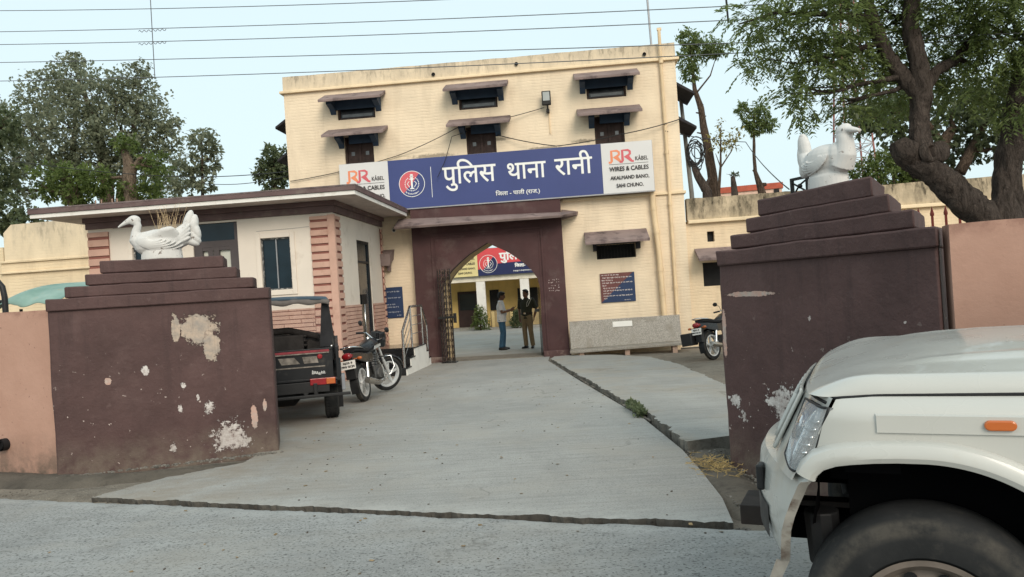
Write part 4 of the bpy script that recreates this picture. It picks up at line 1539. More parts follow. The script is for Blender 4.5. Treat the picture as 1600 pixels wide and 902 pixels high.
def bird(name, label, loc, rotz, kind):
    """statue facing local +x, standing on an oval base"""
    root = thing(name, label, 'statue', loc, rotz, 'white bird statues on the gate piers')
    b = MB()
    b.lathe([(.001, 0), (.195, 0), (.19, .06), (.185, .10), (.16, .12), (.001, .12)], (0, 0, 0), 'z', 28)
    b.v = [(x * 1.0, y * .62, z) for x, y, z in b.v]
    if kind == 'slim':
        b.ball((.0, 0, .18), (.235, .125, .125), 22)
        b.ball((.13, 0, .165), (.13, .105, .12), 18)
        b.ball((-.12, 0, .20), (.17, .10, .10), 18)
        b.tube([(.17, 0, .15), (.235, 0, .21), (.225, 0, .29), (.205, 0, .345), (.22, 0, .385)], [.085, .062, .040, .036, .04], 16)
        b.ball((.235, 0, .40), (.062, .045, .05), 16)
        b.tube([(.26, 0, .405), (.32, 0, .375), (.385, 0, .335)], [.036, .021, .008], 12)
        tail = [((-.26, .36), .048, .135, 18), ((-.315, .335), .045, .11, 10), ((-.335, .275), .04, .095, -14), ((-.31, .215), .04, .09, -42), ((-.28, .165), .04, .085, -65)]
    else:
        b.ball((-.01, 0, .225), (.225, .13, .135), 22)
        b.ball((.13, 0, .225), (.115, .105, .135), 18)
        b.loft([[(.0 + rx * math.cos(a), ry * math.sin(a), z) for a in [2 * PI * k / 24 for k in range(24)]] for z, rx, ry in ((.02, .165, .11), (.12, .155, .105), (.20, .16, .11))])
        b.tube([(.15, 0, .16), (.20, 0, .25), (.205, 0, .33), (.20, 0, .40)], [.10, .085, .068, .062], 18)
        b.ball((.205, 0, .425), (.075, .062, .055), 16)
        b.tube([(.24, 0, .43), (.30, 0, .415), (.355, 0, .40)], [.05, .038, .022], 14, flat=.6)
        b.ball((.21, 0, .455), (.055, .04, .03), 12)
        tail = [((-.235, .37), .060, .135, 10), ((-.255, .30), .055, .13, 2), ((-.235, .22), .06, .10, -20)]
    for (x, z), w, ln, dg in tail:
        q = Matrix.Rotation(-R(dg), 3, 'Y')
        b.ball((x, 0, z), (w, .05, ln), 14, rot=q)
    b.tube([(-.12, 0, .2), (-.2, 0, .25), (-.25, 0, .32)], [.10, .08, .05], 14)
    # layered wing feathers on either flank
    for s_ in (-1, 1):
        for k in range(5 if kind == 'slim' else 0):
            rr_ = 1 - .13 * k
            q = Matrix.Rotation(R(12), 3, 'Y')
            b.ball((-.02 - .012 * k, s_ * (.092 + .0075 * k), .225 + .014 * k), (.165 * rr_, .026, .065 * rr_), 18, rot=q)
        for k in range(4 if kind == 'slim' else 0):
            q = Matrix.Rotation(R(24 + 9 * k), 3, 'Y')
            b.ball((-.19 - .01 * k, s_ * .06, .165 + .032 * k), (.11, .03, .022), 12, rot=q)
    # carved feather rows on the flanks
    bc, br3 = ((.0, .18), (.235, .125, .125)) if kind == 'slim' else ((-.01, .225), (.225, .13, .135))
    for s_ in (-1, 1):
        for k in range(6):
            rad = .07 + .028 * k
            arc = []
            for j in range(15):
                a = R(-150 + 150 * j / 14)
                x, z = (.05 if kind == 'slim' else -.04) - .015 * k + rad * 1.15 * math.cos(a), (.215 if kind == 'slim' else .26) + rad * .62 * math.sin(a)
                q = 1 - ((x - bc[0]) / br3[0]) ** 2 - ((z - bc[1]) / br3[2]) ** 2
                if q > .03:
                    arc.append((x, s_ * (br3[1] * math.sqrt(q) + .010 + .002 * k), z))
            if len(arc) > 2:
                b.tube(arc, .0085 if kind == 'slim' else .0065, 6)
    b.build('body', M['statue'], root, remesh=.0055)
    e = MB()
    ex, ez = (.248, .405) if kind == 'slim' else (.235, .43)
    for s_ in (-1, 1):
        e.ball((ex, s_ * (.040 if kind == 'slim' else .056), ez), (.008, .005, .008), 8)
    e.build('eye', mat('faded grey eye paint', (.2, .19, .18), .7), root)
    return root


def on_pier(root, x, y, z):
    a = root.rotation_euler.z
    return Vector((root.location.x + math.cos(a) * x - math.sin(a) * y, root.location.y + math.sin(a) * x + math.cos(a) * y, z))


la = pier_l.rotation_euler.z
ra = pier_r.rotation_euler.z
bl = bird('bird_statue', 'white cement bird with a thin neck and long beak on the left pier', on_pier(pier_l, 1.03, .33, 2.078), la + PI, 'slim')
br = bird('bird_statue', 'white cement duck with a thick neck on the right pier, facing right', on_pier(pier_r, .92, .30, 2.078), ra, 'thick')
for o in (bl, br):
    o.scale = (1.06, 1.06, 1.06) if o is bl else (.86, .86, .88)

gs = thing('grass_tuft', 'dry straw coloured grass growing from the back of the left bird statue', 'dry grass', on_pier(pier_l, 1.10, .33, 2.36), la)
mb = MB()
rs = random.Random(9)
for k in range(46):
    a, ln = rs.uniform(-.7, .7), rs.uniform(.10, .36)
    x0 = rs.uniform(-.10, .12)
    p = Vector((x0, rs.uniform(-.04, .04), -.02))
    lean = Vector((math.sin(a) * .6, rs.uniform(-.3, .3), 1)).normalized()
    q = p + lean * ln
    e_ = q + Vector((math.sin(a) * .07, rs.uniform(-.03, .03), rs.uniform(-.02, .03)))
    mb.tube([p, p.lerp(q, .5), q, e_], [.0016, .0014, .0012, .0006], 3)
mb.build('blades', mat('dry straw', (.50, .37, .22), .9, .25, 20), gs)

fr = thing('metal_frame', 'small black metal frame standing beside the duck statue on the right pier', 'metal frame', on_pier(pier_r, .52, .42, 2.078), ra)
mb = MB()
for q in ((-.09, -.07, 0, .15), (.07, .09, 0, .15), (-.07, .07, .13, .15), (-.07, .07, .0, .016)):
    mb.box(q[0], q[1], -.012, .012, q[2], q[3])
mb.tube([(-.07, 0, .02), (.0, 0, .09), (.07, 0, .12)], .007, 6)
mb.tube([(-.07, 0, .11), (.0, 0, .07), (.07, 0, .03)], .007, 6)
mb.ball((.0, 0, .08), .02, 8)
mb.build('frame', M['iron'], fr)
# ================================================================ white off-road car in the foreground
CARP = mat('off-white car paint', (.475, .47, .435), .3, .035, 1.6, spec=.5, dirt=((.42, .37, .30), .28, 2.2), coat=.45)
RUB = None


def tyremat():
    t = NT('dusty tyre rubber')
    x, y, z = t.sep()
    n = t.n('ShaderNodeVectorMath', operation='LENGTH')
    m = t.mapping((1, 0, 1))
    t.ln(m, n.inputs[0])
    r_ = n.outputs['Value']
    base = t.mix(t.ramp(t.noise(7, 5), .3, .7), (.012, .013, .014), (.028, .028, .028))
    ring = t.math('MULTIPLY', t.ramp(r_, .265, .285), t.ramp(r_, .325, .312))
    ang = t.noise(9, 6, .75, t.mapping((1, .3, 1)))
    base = t.mix(t.math('MULTIPLY', ring, t.ramp(ang, .34, .6)), base, (.062, .056, .048))
    base = t.mix(t.ramp(t.noise(14, 6, .7), .56, .75, 0, .5), base, (.06, .054, .045))
    t.bump(t.noise(60, 3), .2, .004)
    return t.finish(base, .85, .25)


M['tyre'] = tyremat()
M['rim_dirty'] = mat('dusty steel rim', (.19, .155, .13), .6, .3, 6, metal=.3, dirt=((.09, .07, .055), .4, 7))
M['alloy'] = mat('silver alloy', (.62, .62, .61), .4, .1, 5, metal=.35)
M['amber'] = mat('amber lens', (.48, .12, .025), .2, .06, spec=.6)
M['redlens'] = mat('red lens', (.26, .010, .014), .18, .15, 12, spec=.6)
M['chrome'] = mat('chrome', (.66, .66, .66), .15, .03, metal=1.)
M['plastic'] = mat('black plastic', (.016, .016, .017), .5, .2, 6)
M['lampglass'] = mat('clear lamp lens', (.34, .37, .40), .07, .2, 5, spec=.8, coat=1.)
M['cloth_black'] = mat('black canvas', (.018, .018, .020), .85, .25, 4, .3, 30)


def wheel(name, parent, c, R_, w, rim_r, side, m_rim, nspoke=0, tread=True, n=48):
    """axle along local y; side = +1 or -1: where the dished face looks"""
    wroot = thing_part(name, parent)
    wroot.location = c
    t = MB()
    k = w / 2
    prof = [(rim_r, -k * .78), (rim_r + .012, -k * .92), (rim_r + (R_ - rim_r) * .45, -k * 1.0), (R_ - .045, -k * .98), (R_ - .018, -k * .86), (R_ - .004, -k * .62), (R_, 0)]
    prof = prof + [(r_, -y) for r_, y in reversed(prof[:-1])]
    t.lathe(prof, (0, 0, 0), 'y', n)
    if tread:
        for i in range(n):
            a = 2 * PI * i / n
            for y0, off in ((-k * .75, 0), (-k * .05, .5), (k * .42, 0)):
                aa = a + off * 2 * PI / n
                u, v = Vector((math.cos(aa), 0, math.sin(aa))), Vector((-math.sin(aa), 0, math.cos(aa)))
                p = u * (R_ - .008)
                hw = PI * R_ / n * .72
                q = [p + v * a_ + Vector((0, y0 + b_, 0)) for a_, b_ in ((-hw, 0), (hw, 0), (hw, k * .34), (-hw, k * .34))]
                t.hexa(q, [x + u * .012 for x in q])
    t.build('tyre', M['tyre'], wroot, smooth=40, fix=False)
    r_ = MB()
    s_ = side
    if nspoke:
        r_.lathe([(rim_r + .002, -k * .85), (rim_r - .022, -k * .8), (rim_r - .03, -k * .4), (rim_r - .03, k * .4), (rim_r - .022, k * .8), (rim_r + .002, k * .85)], (0, 0, 0), 'y', n)
        for i in range(nspoke):
            a = 2 * PI * i / nspoke + .3
            u, v = Vector((math.cos(a), 0, math.sin(a))), Vector((-math.sin(a), 0, math.cos(a)))
            for dv, tw in ((.0, 1),):
                q0 = [u * .03 + v * b_ + Vector((0, c_, 0)) for b_, c_ in ((-.03, -k * .35), (.03, -k * .35), (.03, k * .35), (-.03, k * .35))]
                q1 = [u * (rim_r - .025) + v * b_ + Vector((0, c_, 0)) for b_, c_ in ((-.014, -k * .4), (.014, -k * .4), (.014, k * .4), (-.014, k * .4))]
                r_.hexa(q0, q1)
        r_.lathe([(.001, -k * .9), (.05, -k * .85), (.055, 0), (.05, k * .85), (.001, k * .9)], (0, 0, 0), 'y', 20)
    else:
        r_.lathe([(rim_r + .005, s_ * k * .92), (rim_r - .012, s_ * k * .90), (rim_r - .018, s_ * k * .5), (rim_r - .045, s_ * k * .30), (rim_r * .62, s_ * k * .46), (rim_r * .42, s_ * k * .52), (.062, s_ * k * .55), (.06, s_ * k * .95), (.03, s_ * k * 1.0), (.001, s_ * k * 1.0)], (0, 0, 0), 'y', n)
    r_.build('rim', m_rim, wroot, smooth=35)
    if not nspoke:
        hmb = MB()
        for i in range(10):
            a = 2 * PI * i / 10
            cx_, cz_ = rim_r * .70 * math.cos(a), rim_r * .70 * math.sin(a)
            hmb.lathe([(.001, s_ * k * .43), (.019, s_ * k * .43)], (cx_, 0, cz_), 'y', 14)
            hmb.v = hmb.v
        hmb.build('vent_hole', M['black'], wroot, fix=False)
        nb_ = MB()
        for i in range(5):
            a = 2 * PI * i / 5 + .3
            nb_.lathe([(.001, s_ * k * .66), (.011, s_ * k * .66), (.012, s_ * k * .5)], (.085 * math.cos(a), 0, .085 * math.sin(a)), 'y', 6)
        nb_.build('wheel_nut', M['rim_dirty'], wroot)
    return wroot


CAR = Vector((1.45, 2.88, .135))
car = thing('parked_car', 'white off-road car with an amber side lamp, nose in at the lower right', 'car', CAR, R(155))
RW = .340
for cx_ in (0, -2.68):
    for s_ in (1, -1):
        wheel('wheel', car, (cx_, s_ * .70, RW - .012), RW, .205, .200, s_, M['rim_dirty'], 0, False, 72)


def lerp(a, b, f_):
    return a + (b - a) * f_


def interp(tab, x):
    if x <= tab[0][0]:
        return tab[0][1]
    for (a, va), (b, vb) in zip(tab, tab[1:]):
        if x <= b:
            k = (x - a) / (b - a)
            return va + (vb - va) * k
    return tab[-1][1]


def fr_(a, b, n):
    return [a + (b - a) * k / n for k in range(n + 1)]


def nose_x(y, z):
    return .325 + (.97 - z) * .52 - .115 * (abs(y) / .8) ** 3.2


# wings with flared arches
SEAM = [(-.72, 1.0), (-.3, .992), (.1, .988), (.235, .978)]


def arch_z(x, r_=.455, c=.36):
    """lower edge of the wing panel at x"""
    v = r_ * r_ - x * x
    a = c + math.sqrt(v) if v > 0 else 0
    if x > .0:
        a = interp([(0, c + r_), (.12, .812), (.22, .795), (.27, .765)], x)
    return a


body = MB()
for s_ in (1, -1):
    X = fr_(-.72, .35, 44)

    def wing(x, v):
        zl = max(arch_z(x), .30)
        zs = interp(SEAM, x)
        z = lerp(zl, zs, v)
        # front edge follows the lamp
        ex = min(x, .225 + (.955 - z) * .55) if x > .2 else x
        top = max(0, (z - .925) / .065)
        y = .795 - .060 * top ** 2.2
        y -= .05 * max(0, (ex - .10) / .2) ** 2
        return (ex, s_ * y, z)
    body.grid(wing, X, [0, .08, .2, .35, .5, .62, .72, .8, .86, .91, .95, .98, 1])
    # raised swage panel on the wing side
    body.hexa([(.112, s_ * .78, .888), (-.72, s_ * .78, .884), (-.72, s_ * .78, .945), (.112, s_ * .78, .949)],
              [(.106, s_ * .8015, .893), (-.72, s_ * .8015, .889), (-.72, s_ * .8015, .938), (.106, s_ * .8015, .942)])
    # flare: rolled lip round the arch
    path = []
    for k in range(27):
        x = lerp(-.455, .0, k / 26) if k < 27 else 0
        path.append((x, .36 + math.sqrt(max(.455 ** 2 - x * x, 0))))
    path += [(.06, .815), (.12, .812), (.18, .805), (.22, .797), (.255, .782), (.275, .762), (.283, .745)]
    rings = []
    for i, (x, z) in enumerate(path):
        dx = path[min(i + 1, len(path) - 1)][0] - path[max(i - 1, 0)][0]
        dz = path[min(i + 1, len(path) - 1)][1] - path[max(i - 1, 0)][1]
        L_ = math.hypot(dx, dz)
        nx_, nz_ = -dz / L_, dx / L_
        fw = .058
        yb = -.05 * max(0, (x - .12) / .2) ** 2
        rings.append([(x + nx_ * o_ * fw, s_ * (y_ + yb), z + nz_ * o_ * fw) for o_, y_ in ((-.02, .70), (-.05, .825), (0, .838), (.25, .846), (.55, .845), (.85, .836), (.97, .822), (1.0, .778))])
    body.loft(rings, caps=True, closed=False)
    # door sides and rear quarter
    lower = .42
    prof = [(-.46, lower), (-.46, .50), (-.72, .55)]
    pts = [(-.46, .36), (-.50, .62), (-.60, .80), (-.723, .86), (-.723, 1.0), (-2.2, 1.02), (-3.45, 1.02), (-3.47, .50), (-3.14, .46)]
    pts += [(-2.68 - .455 * math.cos(a), .36 + .455 * math.sin(a)) for a in [PI * k / 14 for k in range(1, 14)]]
    pts += [(-2.22, .36)]
    body.prism(pts, lambda a, b, t: (a, s_ * t, b), .74, .797)
body.build('body', CARP, car, smooth=32)
# cowl, bulkhead and cabin
cab = MB()
sec = [(-.70, 1.06, .70), (-1.22, 1.76, .60), (-1.5, 1.80, .585), (-3.3, 1.79, .585), (-3.46, 1.70, .60)]
for s_ in (1, -1):
    for xa, za, xb, zb in ((-.70, 1.02, -1.22, 1.74), (-1.70, 1.02, -1.74, 1.76), (-2.62, 1.02, -2.64, 1.76), (-3.44, 1.02, -3.42, 1.74)):
        cab.tube([(xa, s_ * .755, za), (xb, s_ * .62, zb)], .04, 8)
cab.loft([[(-1.2, -.62, 1.74), (-1.2, .62, 1.74), (-1.2, .60, 1.78), (-1.2, -.60, 1.78)], [(-1.6, -.63, 1.76), (-1.6, .63, 1.76), (-1.6, .58, 1.83), (-1.6, -.58, 1.83)], [(-3.3, -.63, 1.76), (-3.3, .63, 1.76), (-3.3, .58, 1.82), (-3.3, -.58, 1.82)], [(-3.45, -.62, 1.72), (-3.45, .62, 1.72), (-3.45, .6, 1.75), (-3.45, -.6, 1.75)]])
cab.box(-3.47, -3.43, -.74, .74, .5, 1.1)
cab.build('cabin_roof', CARP, car, smooth=40, bevel=.012)
gl = MB()
gl.quad((-.70, -.73, 1.05), (-.70, .73, 1.05), (-1.20, .60, 1.74), (-1.20, -.60, 1.74))
for s_ in (1, -1):
    gl.quad((-.76, s_ * .752, 1.03), (-3.43, s_ * .752, 1.03), (-3.41, s_ * .618, 1.75), (-1.22, s_ * .618, 1.75))
gl.quad((-3.45, -.72, 1.1), (-3.45, .72, 1.1), (-3.44, .6, 1.72), (-3.44, -.6, 1.72))
gl.build('window', M['pane'], car)
mb = MB()
mb.box(-3.4, .12, -.70, .70, .44, .48)
mb.box(-3.44, -.66, -.735, .735, .44, .98)
mb.box(-.60, .20, -.58, .58, .45, .90)
mb.box(.05, .20, -.735, .735, .76, .955)
mb.box(.201, .25, -.58, .58, .70, .90)
mb.box(-.55, .40, -.42, -.34, .45, .54)
mb.box(-.55, .40, .34, .42, .45, .54)
for s_ in (1, -1):
    X = fr_(-.50, .30, 18)
    mb.grid(lambda x, v: (x, s_ * lerp(.56, .76, v), min(.80, .40 + math.sqrt(max(.47 ** 2 - (x + .03) ** 2, .01)))), X, [0, .5, 1])
    mb.quad((.30, s_ * .45, .52), (.30, s_ * .74, .60), (.27, s_ * .74, .76), (.30, s_ * .45, .80))
    mb.box(-.6, -.46, s_ * .6 - .14, s_ * .6 + .14, .38, .95)
mb.tube([(0, -.6, .352), (0, .6, .352)], .05, 10)
mb.build('underbody', mat('shade black underbody', (.0045, .0045, .005), .95, spec=.0), car)  # albedo near zero paints deep shade into the underside and wheel wells
for s_ in (1, -1):
    mb = MB()
    mb.tube([(.285, s_ * .58, .60), (.28, s_ * .58, .44), (.26, s_ * .58, .40)], [.055, .05, .022], 10)
    mb.tube([(.262, s_ * .58, .42), (.255, s_ * .58, .36), (.16, s_ * .60, .35)], [.02, .028, .028], 8)
    mb.build('suspension', M['black'], car, bevel=.01)
# the nose: painted panel with grille, lamps set into it
nz = MB()
nz.grid(lambda y, z: (nose_x(y, z), y, z), fr_(-.76, .76, 40), fr_(.735, .985, 8))
nz.build('front_panel', CARP, car, smooth=180)
mb = MB()
mb.grid(lambda y, z: (nose_x(y, z) + .012, y, z), fr_(-.40, .40, 20), fr_(.775, .945, 6))
gq = mb.build('grille', M['plastic'], car, smooth=180)
mb = MB()
for k in range(7):
    y = -.33 + .11 * k
    mb.tube([(nose_x(y, z) + .02, y, z) for z in fr_(.785, .935, 5)], .011, 6)
mb.build('grille_bar', CARP, gq, smooth=180)
fr0 = MB()
edge_ = [(y, .955) for y in fr_(-.42, .42, 16)] + [(.42, .77)] + [(y, .765) for y in fr_(.42, -.42, 16)] + [(-.42, .955)]
fr0.tube([(nose_x(y, z) + .016, y, z) for y, z in edge_], .007, 6)
fr0.build('grille_surround', CARP, gq, smooth=180)


def lamp_pt(s_, u, v, off):
    """u: 0 inner .. 1 outer, v: 0 bottom .. 1 top"""
    zb, zt = lerp(.79, .755, u), lerp(.955, .958, u)
    z = lerp(zb, zt, v)
    y = lerp(lerp(.64, .56, v), .79, u)
    x = nose_x(y, z) + off
    if u > .6:
        k = (u - .6) / .4
        x -= k * k * lerp(.035, .004, v)
        y = lerp(y, lerp(.745, .768, v), k)
    return (x, s_ * y, z)


for s_ in (1, -1):
    hl = thing_part('headlight', car)
    mb = MB().grid(lambda u, v: lamp_pt(s_, u, v, .002), fr_(0, 1, 14), fr_(0, 1, 8))
    mb.build('reflector', M['chrome'], hl, smooth=180)
    mb = MB().grid(lambda u, v: lamp_pt(s_, u, v, .016 + .02 * math.sin(PI * u) * math.sin(PI * v)), fr_(0, 1, 18), fr_(0, 1, 12))
    gm = NT('moulded headlamp glass')
    gm.finish((.8, .85, .88), .04, .6)
    gm.bsdf.inputs['Transmission Weight'].default_value = .75
    gm.bump(gm.noise(14, 3, .6, gm.mapping((1, 3, 1))), .25, .01)
    mb.build('lens', gm.m, hl, smooth=180)
    ring = [lamp_pt(s_, u, 0, .014) for u in fr_(0, 1, 12)] + [lamp_pt(s_, 1, v, .014) for v in fr_(0, 1, 8)[1:]] + [lamp_pt(s_, u, 1, .014) for u in fr_(1, 0, 12)[1:]] + [lamp_pt(s_, 0, v, .014) for v in fr_(1, 0, 8)[1:]]
    MB().tube(ring, .0045, 6).build('seal', M['plastic'], hl, smooth=180)
    mb = MB()
    for k in range(5):
        v = .25 + .12 * k
        mb.tube([lamp_pt(s_, u, v + (u - .6) * .2, .012) for u in fr_(.62, .88, 4)], .005, 5)
    mb.tube([lamp_pt(s_, .60 + .1 * v, v, .012) for v in fr_(.08, .92, 6)], .006, 5)
    mb.ball(lamp_pt(s_, .3, .5, -.01), (.03, .055, .055), 14)
    mb.build('bulb_holder', M['chrome'], hl, smooth=180)
# bonnet
HC = [(-.66, 1.112), (-.3, 1.108), (-.05, 1.085), (.1, 1.05), (.2, 1.02), (.28, .99), (.325, .972)]


def bonnet(x, t_):
    a = abs(t_)
    u = (x + .66) / .93
    f0 = nose_x(a * .74, .972)
    xx = lerp(-.66, f0, u)
    zc = interp(HC, lerp(-.66, .325, u))
    zs = interp(SEAM, xx) + .006
    ys = .738 - .012 * max(0, (xx - .05) / .2) ** 2
    lip = .052 * (1 - max(0, (u - .82) / .18) ** 2.0) + .001
    if a <= .72:
        k = a / .72
        z = lerp(zc, zs + lip, k ** 2.2)
        # pressed crease either side of the centre
        z += .012 * max(0, 1 - abs(a - .52) / .05) * max(0, min(1, (.05 - xx) / .2))
        y = k * (ys - .055)
    else:
        k = (a - .72) / .28
        y = ys - .055 + .055 * math.sin(k * PI / 2)
        z = zs + lip * (1 - (1 - math.cos(k * PI / 2)))
    return (xx, math.copysign(y, t_), z)


mb = MB().grid(bonnet, fr_(-.66, .27, 44), fr_(-1, 1, 64))
mb.build('bonnet', CARP, car, smooth=180)
mb = MB()
for s_ in (1, -1):
    mb.tube([(x, s_ * .735, interp(SEAM, x) + .001) for x in fr_(-.70, .22, 20)], .006, 6)
mb.tube([(-.675, y, 1.112 - .1 * (abs(y) / .74) ** 3) for y in fr_(-.73, .73, 16)], .011, 6)
mb.tube([(nose_x(y, .968) + .002, y, .968) for y in fr_(-.735, .735, 24)], .005, 6)
mb.build('panel_gap', M['black'], car, smooth=180)
mb = MB()
mb.box(-.80, -.68, -.73, .73, .98, 1.06)
mb.grid(lambda x, y: (x, y, 1.112 - .1 * (abs(y) / .76) ** 3 - (.02 if x < -.8 else 0)), [-.82, -.75, -.69], fr_(-.74, .74, 20))
mb.build('cowl', CARP, car, smooth=40)
MB().lathe([(.001, .03), (.012, .028), (.016, .0), (.001, 0)], (-.72, .30, 1.105), 'z', 12).build('washer_jet', M['plastic'], car)
mb = MB()
pl = [(-.16 - .07 * k / 1, 0) for k in (0, 1)]
for s_ in (1, -1):
    ring = []
    o_ = [(-.196 + .024 + .014 * math.cos(a), .918 + .014 * math.sin(a)) for a in [(-PI / 2 + PI * k / 8) for k in range(9)]] + [(-.196 - .024 + .014 * math.cos(a), .918 + .014 * math.sin(a)) for a in [(PI / 2 + PI * k / 8) for k in range(9)]]
    MB().prism(o_, lambda a, b, t: (a, s_ * t, b), .79, .812).build('indicator', M['amber'], car, bevel=.004)


# bumper wrapping round the nose, one end cut where it meets the arch
def bump_x(y):
    return .525 - .21 * (abs(y) / .8) ** 2


def bumper(u, v):
    """u -1..1 across, v 0 bottom .. 1 top shelf"""
    ring = [(.44, -.015), (.47, .0), (.55, .012), (.63, .010), (.70, .0), (.735, -.02), (.75, -.07), (.752, -.18)]
    k = v * (len(ring) - 1)
    i = min(int(k), len(ring) - 2)
    f_ = k - i
    z = lerp(ring[i][0], ring[i + 1][0], f_)
    dx = lerp(ring[i][1], ring[i + 1][1], f_)
    ye = .805 - .62 * max(0, .745 - z)
    y = u * ye
    if dx < 0:
        dx *= 1 - .82 * abs(u) ** 3
    return (bump_x(y) + dx, y, z)


mb = MB().grid(bumper, fr_(-1, 1, 48), fr_(0, 1, 28))
bo = mb.build('bumper', CARP, car, smooth=40)
so = bo.modifiers.new('solid', 'SOLIDIFY')
so.thickness = .006
for s_ in (1, -1):
    mb = MB()
    # torn wheel arch liner hanging below the bumper end
    a = [Vector(bumper(s_, k / 10)) for k in range(0, 9)]
    mb.loft([[p + Vector((-.012, s_ * .002, 0)), p + Vector((.016, s_ * .004, 0)), p + Vector((.016, s_ * .010, 0)), p + Vector((-.012, s_ * .008, 0))] for p in a])
    p0 = a[0]
    mb.loft([[p0 + Vector(q) for q in ((-.012, 0, 0), (.03, 0, 0), (.03, s_ * .006, 0), (-.012, s_ * .006, 0))], [p0 + Vector(q) for q in ((.035, -s_ * .02, -.10), (.07, -s_ * .02, -.10), (.07, -s_ * .014, -.10), (.035, -s_ * .014, -.10))]])
    mb.build('bumper_edge', bpy.data.materials.get('grimy bumper edge') or mat('grimy bumper edge', (.36, .335, .295), .7, .35, 9, dirt=((.12, .08, .06), .45, 12)), bo)
for s_ in (1, -1):
    mb = MB()
    y = s_ * .40
    mb.box(bump_x(y) + .004, bump_x(y) + .030, y - .03, y + .03, .61, .70)
    mb.build('overrider', M['plastic'], bo, bevel=.008)
MB().grid(lambda y, v: (bump_x(y) + .016, y, lerp(.47, .58, v)), fr_(-.5, .5, 24), [0, 1]).build('lower_strip', M['plastic'], bo)
mb = MB()
mb.box(.49, .64, -.26, -.02, .345, .425)
mb.box(.2, .60, -.24, -.16, .36, .42)
mb.tube([(.60, -.1, .35), (.60, -.1, .325)], .009, 6)
mb.build('tow_bracket', mat('rusty black steel', (.028, .02, .017), .7, .4, 7), car, bevel=.004)


# ================================================================ open jeep parked by the guard room
JA = PI / 2 + R(13)
jp = thing('parked_jeep', 'black open jeep with a canvas top and red rear lamps behind the left pier', 'jeep', (-2.56 - (.55 * math.cos(JA) + .61 * math.sin(JA)), 10.52 - (.55 * math.sin(JA) - .61 * math.cos(JA)), dtop(-2.66, 10.52)), JA)
# local x forward, y left; rear face at x=0
JB = mat('scuffed black paint', (.010, .011, .013), .5, .3, 5, spec=.3, dirt=((.06, .054, .048), .15, 5), coat=.05)
for cx_, s_ in ((.55, 1), (.55, -1), (2.55, 1), (2.55, -1)):
    wheel('wheel', jp, (cx_, s_ * .61, .34), .34, .19, .195, s_, M['rim_dirty'])
mb = MB()
for s_ in (1, -1):
    pts = [(0, .55), (0, .98), (.02, 1.02), (1.5, 1.02), (1.6, .80), (2.0, .80), (2.1, 1.04), (3.1, 1.0), (3.1, .60), (2.95, .62)] + [(2.55 + .42 * math.cos(a), .36 + .42 * math.sin(a)) for a in fr_(R(38), R(142), 8)] + [(2.1, .42), (1.05, .42)] + [(.55 + .42 * math.cos(a), .36 + .42 * math.sin(a)) for a in fr_(R(20), R(160), 9)] + [(.1, .5)]
    mb.prism(pts, lambda a, b, t: (a, s_ * t, b), .70, .74)
    # rear mudguard
    mb.loft([[(.55 + r_ * math.cos(a), s_ * y, .36 + r_ * math.sin(a)) for r_, y in ((.42, .52), (.44, .52), (.44, .76), (.42, .76))] for a in fr_(R(15), R(165), 10)])
mb.box(.0, 3.0, -.70, .70, .50, .55)
mb.box(1.9, 1.95, -.70, .70, .55, 1.05)
mb.box(3.02, 3.1, -.70, .70, .6, 1.0)
mb.loft([[(1.95, -.70, 1.03), (1.95, .70, 1.03), (1.95, .5, 1.10), (1.95, -.5, 1.10)], [(3.1, -.62, .98), (3.1, .62, .98), (3.1, .45, 1.05), (3.1, -.45, 1.05)]])
for s_ in (1, -1):
    mb.box(2.1, 3.05, s_ * .58 - .17, s_ * .58 + .17, .80, .83)
mb.build('body', JB, jp, bevel=.008)
tg = MB()
tg.box(-.035, .0, -.66, .66, .565, .98)
tg.box(-.05, -.034, -.66, .66, .955, .985)
tg.box(-.05, -.034, -.66, .66, .57, .60)
tgo = tg.build('tailgate', JB, jp, bevel=.006)
mb = MB()
mb.box(-.053, -.051, -.62, .54, .935, .965, 0)
mb.box(-.053, -.051, -.62, .10, .918, .933, 1)
for x0, x1, x2, x3 in ((.60, .05, .08, .60), (-.02, -.25, -.18, .02), (-.30, -.48, -.46, -.28)):
    mb.hexa([(-.040, x0, .80), (-.036, x0, .80), (-.036, x1, .80), (-.040, x1, .80)], [(-.040, x3, .885), (-.036, x3, .885), (-.036, x2, .885), (-.040, x2, .885)], 1)
mb.box(-.040, -.036, -.56, .62, .745, .76, 1)
mb.build('reflective_tape', [mat('red tape', (.24, .035, .045), .6, .4, 8), mat('worn silver tape', (.20, .175, .15), .6, .6, 12)], tgo, fix=False)
l_ = MB()
for k, (zz, hh) in enumerate(((0, .05), (.006, .034), (0, .034), (-.012, .034), (.0, .034), (.0, .034))):
    yy = -.40 - .028 * k
    l_.tube([(-.042, yy + .008, .655 + zz), (-.042, yy, .655 + zz + hh), (-.042, yy - .010, .655 + zz + hh * .7), (-.042, yy - .004, .655 + zz), (-.042, yy - .02, .66 + zz)], .004, 4)
l_.build('script_badge', M['print_white'], tgo)
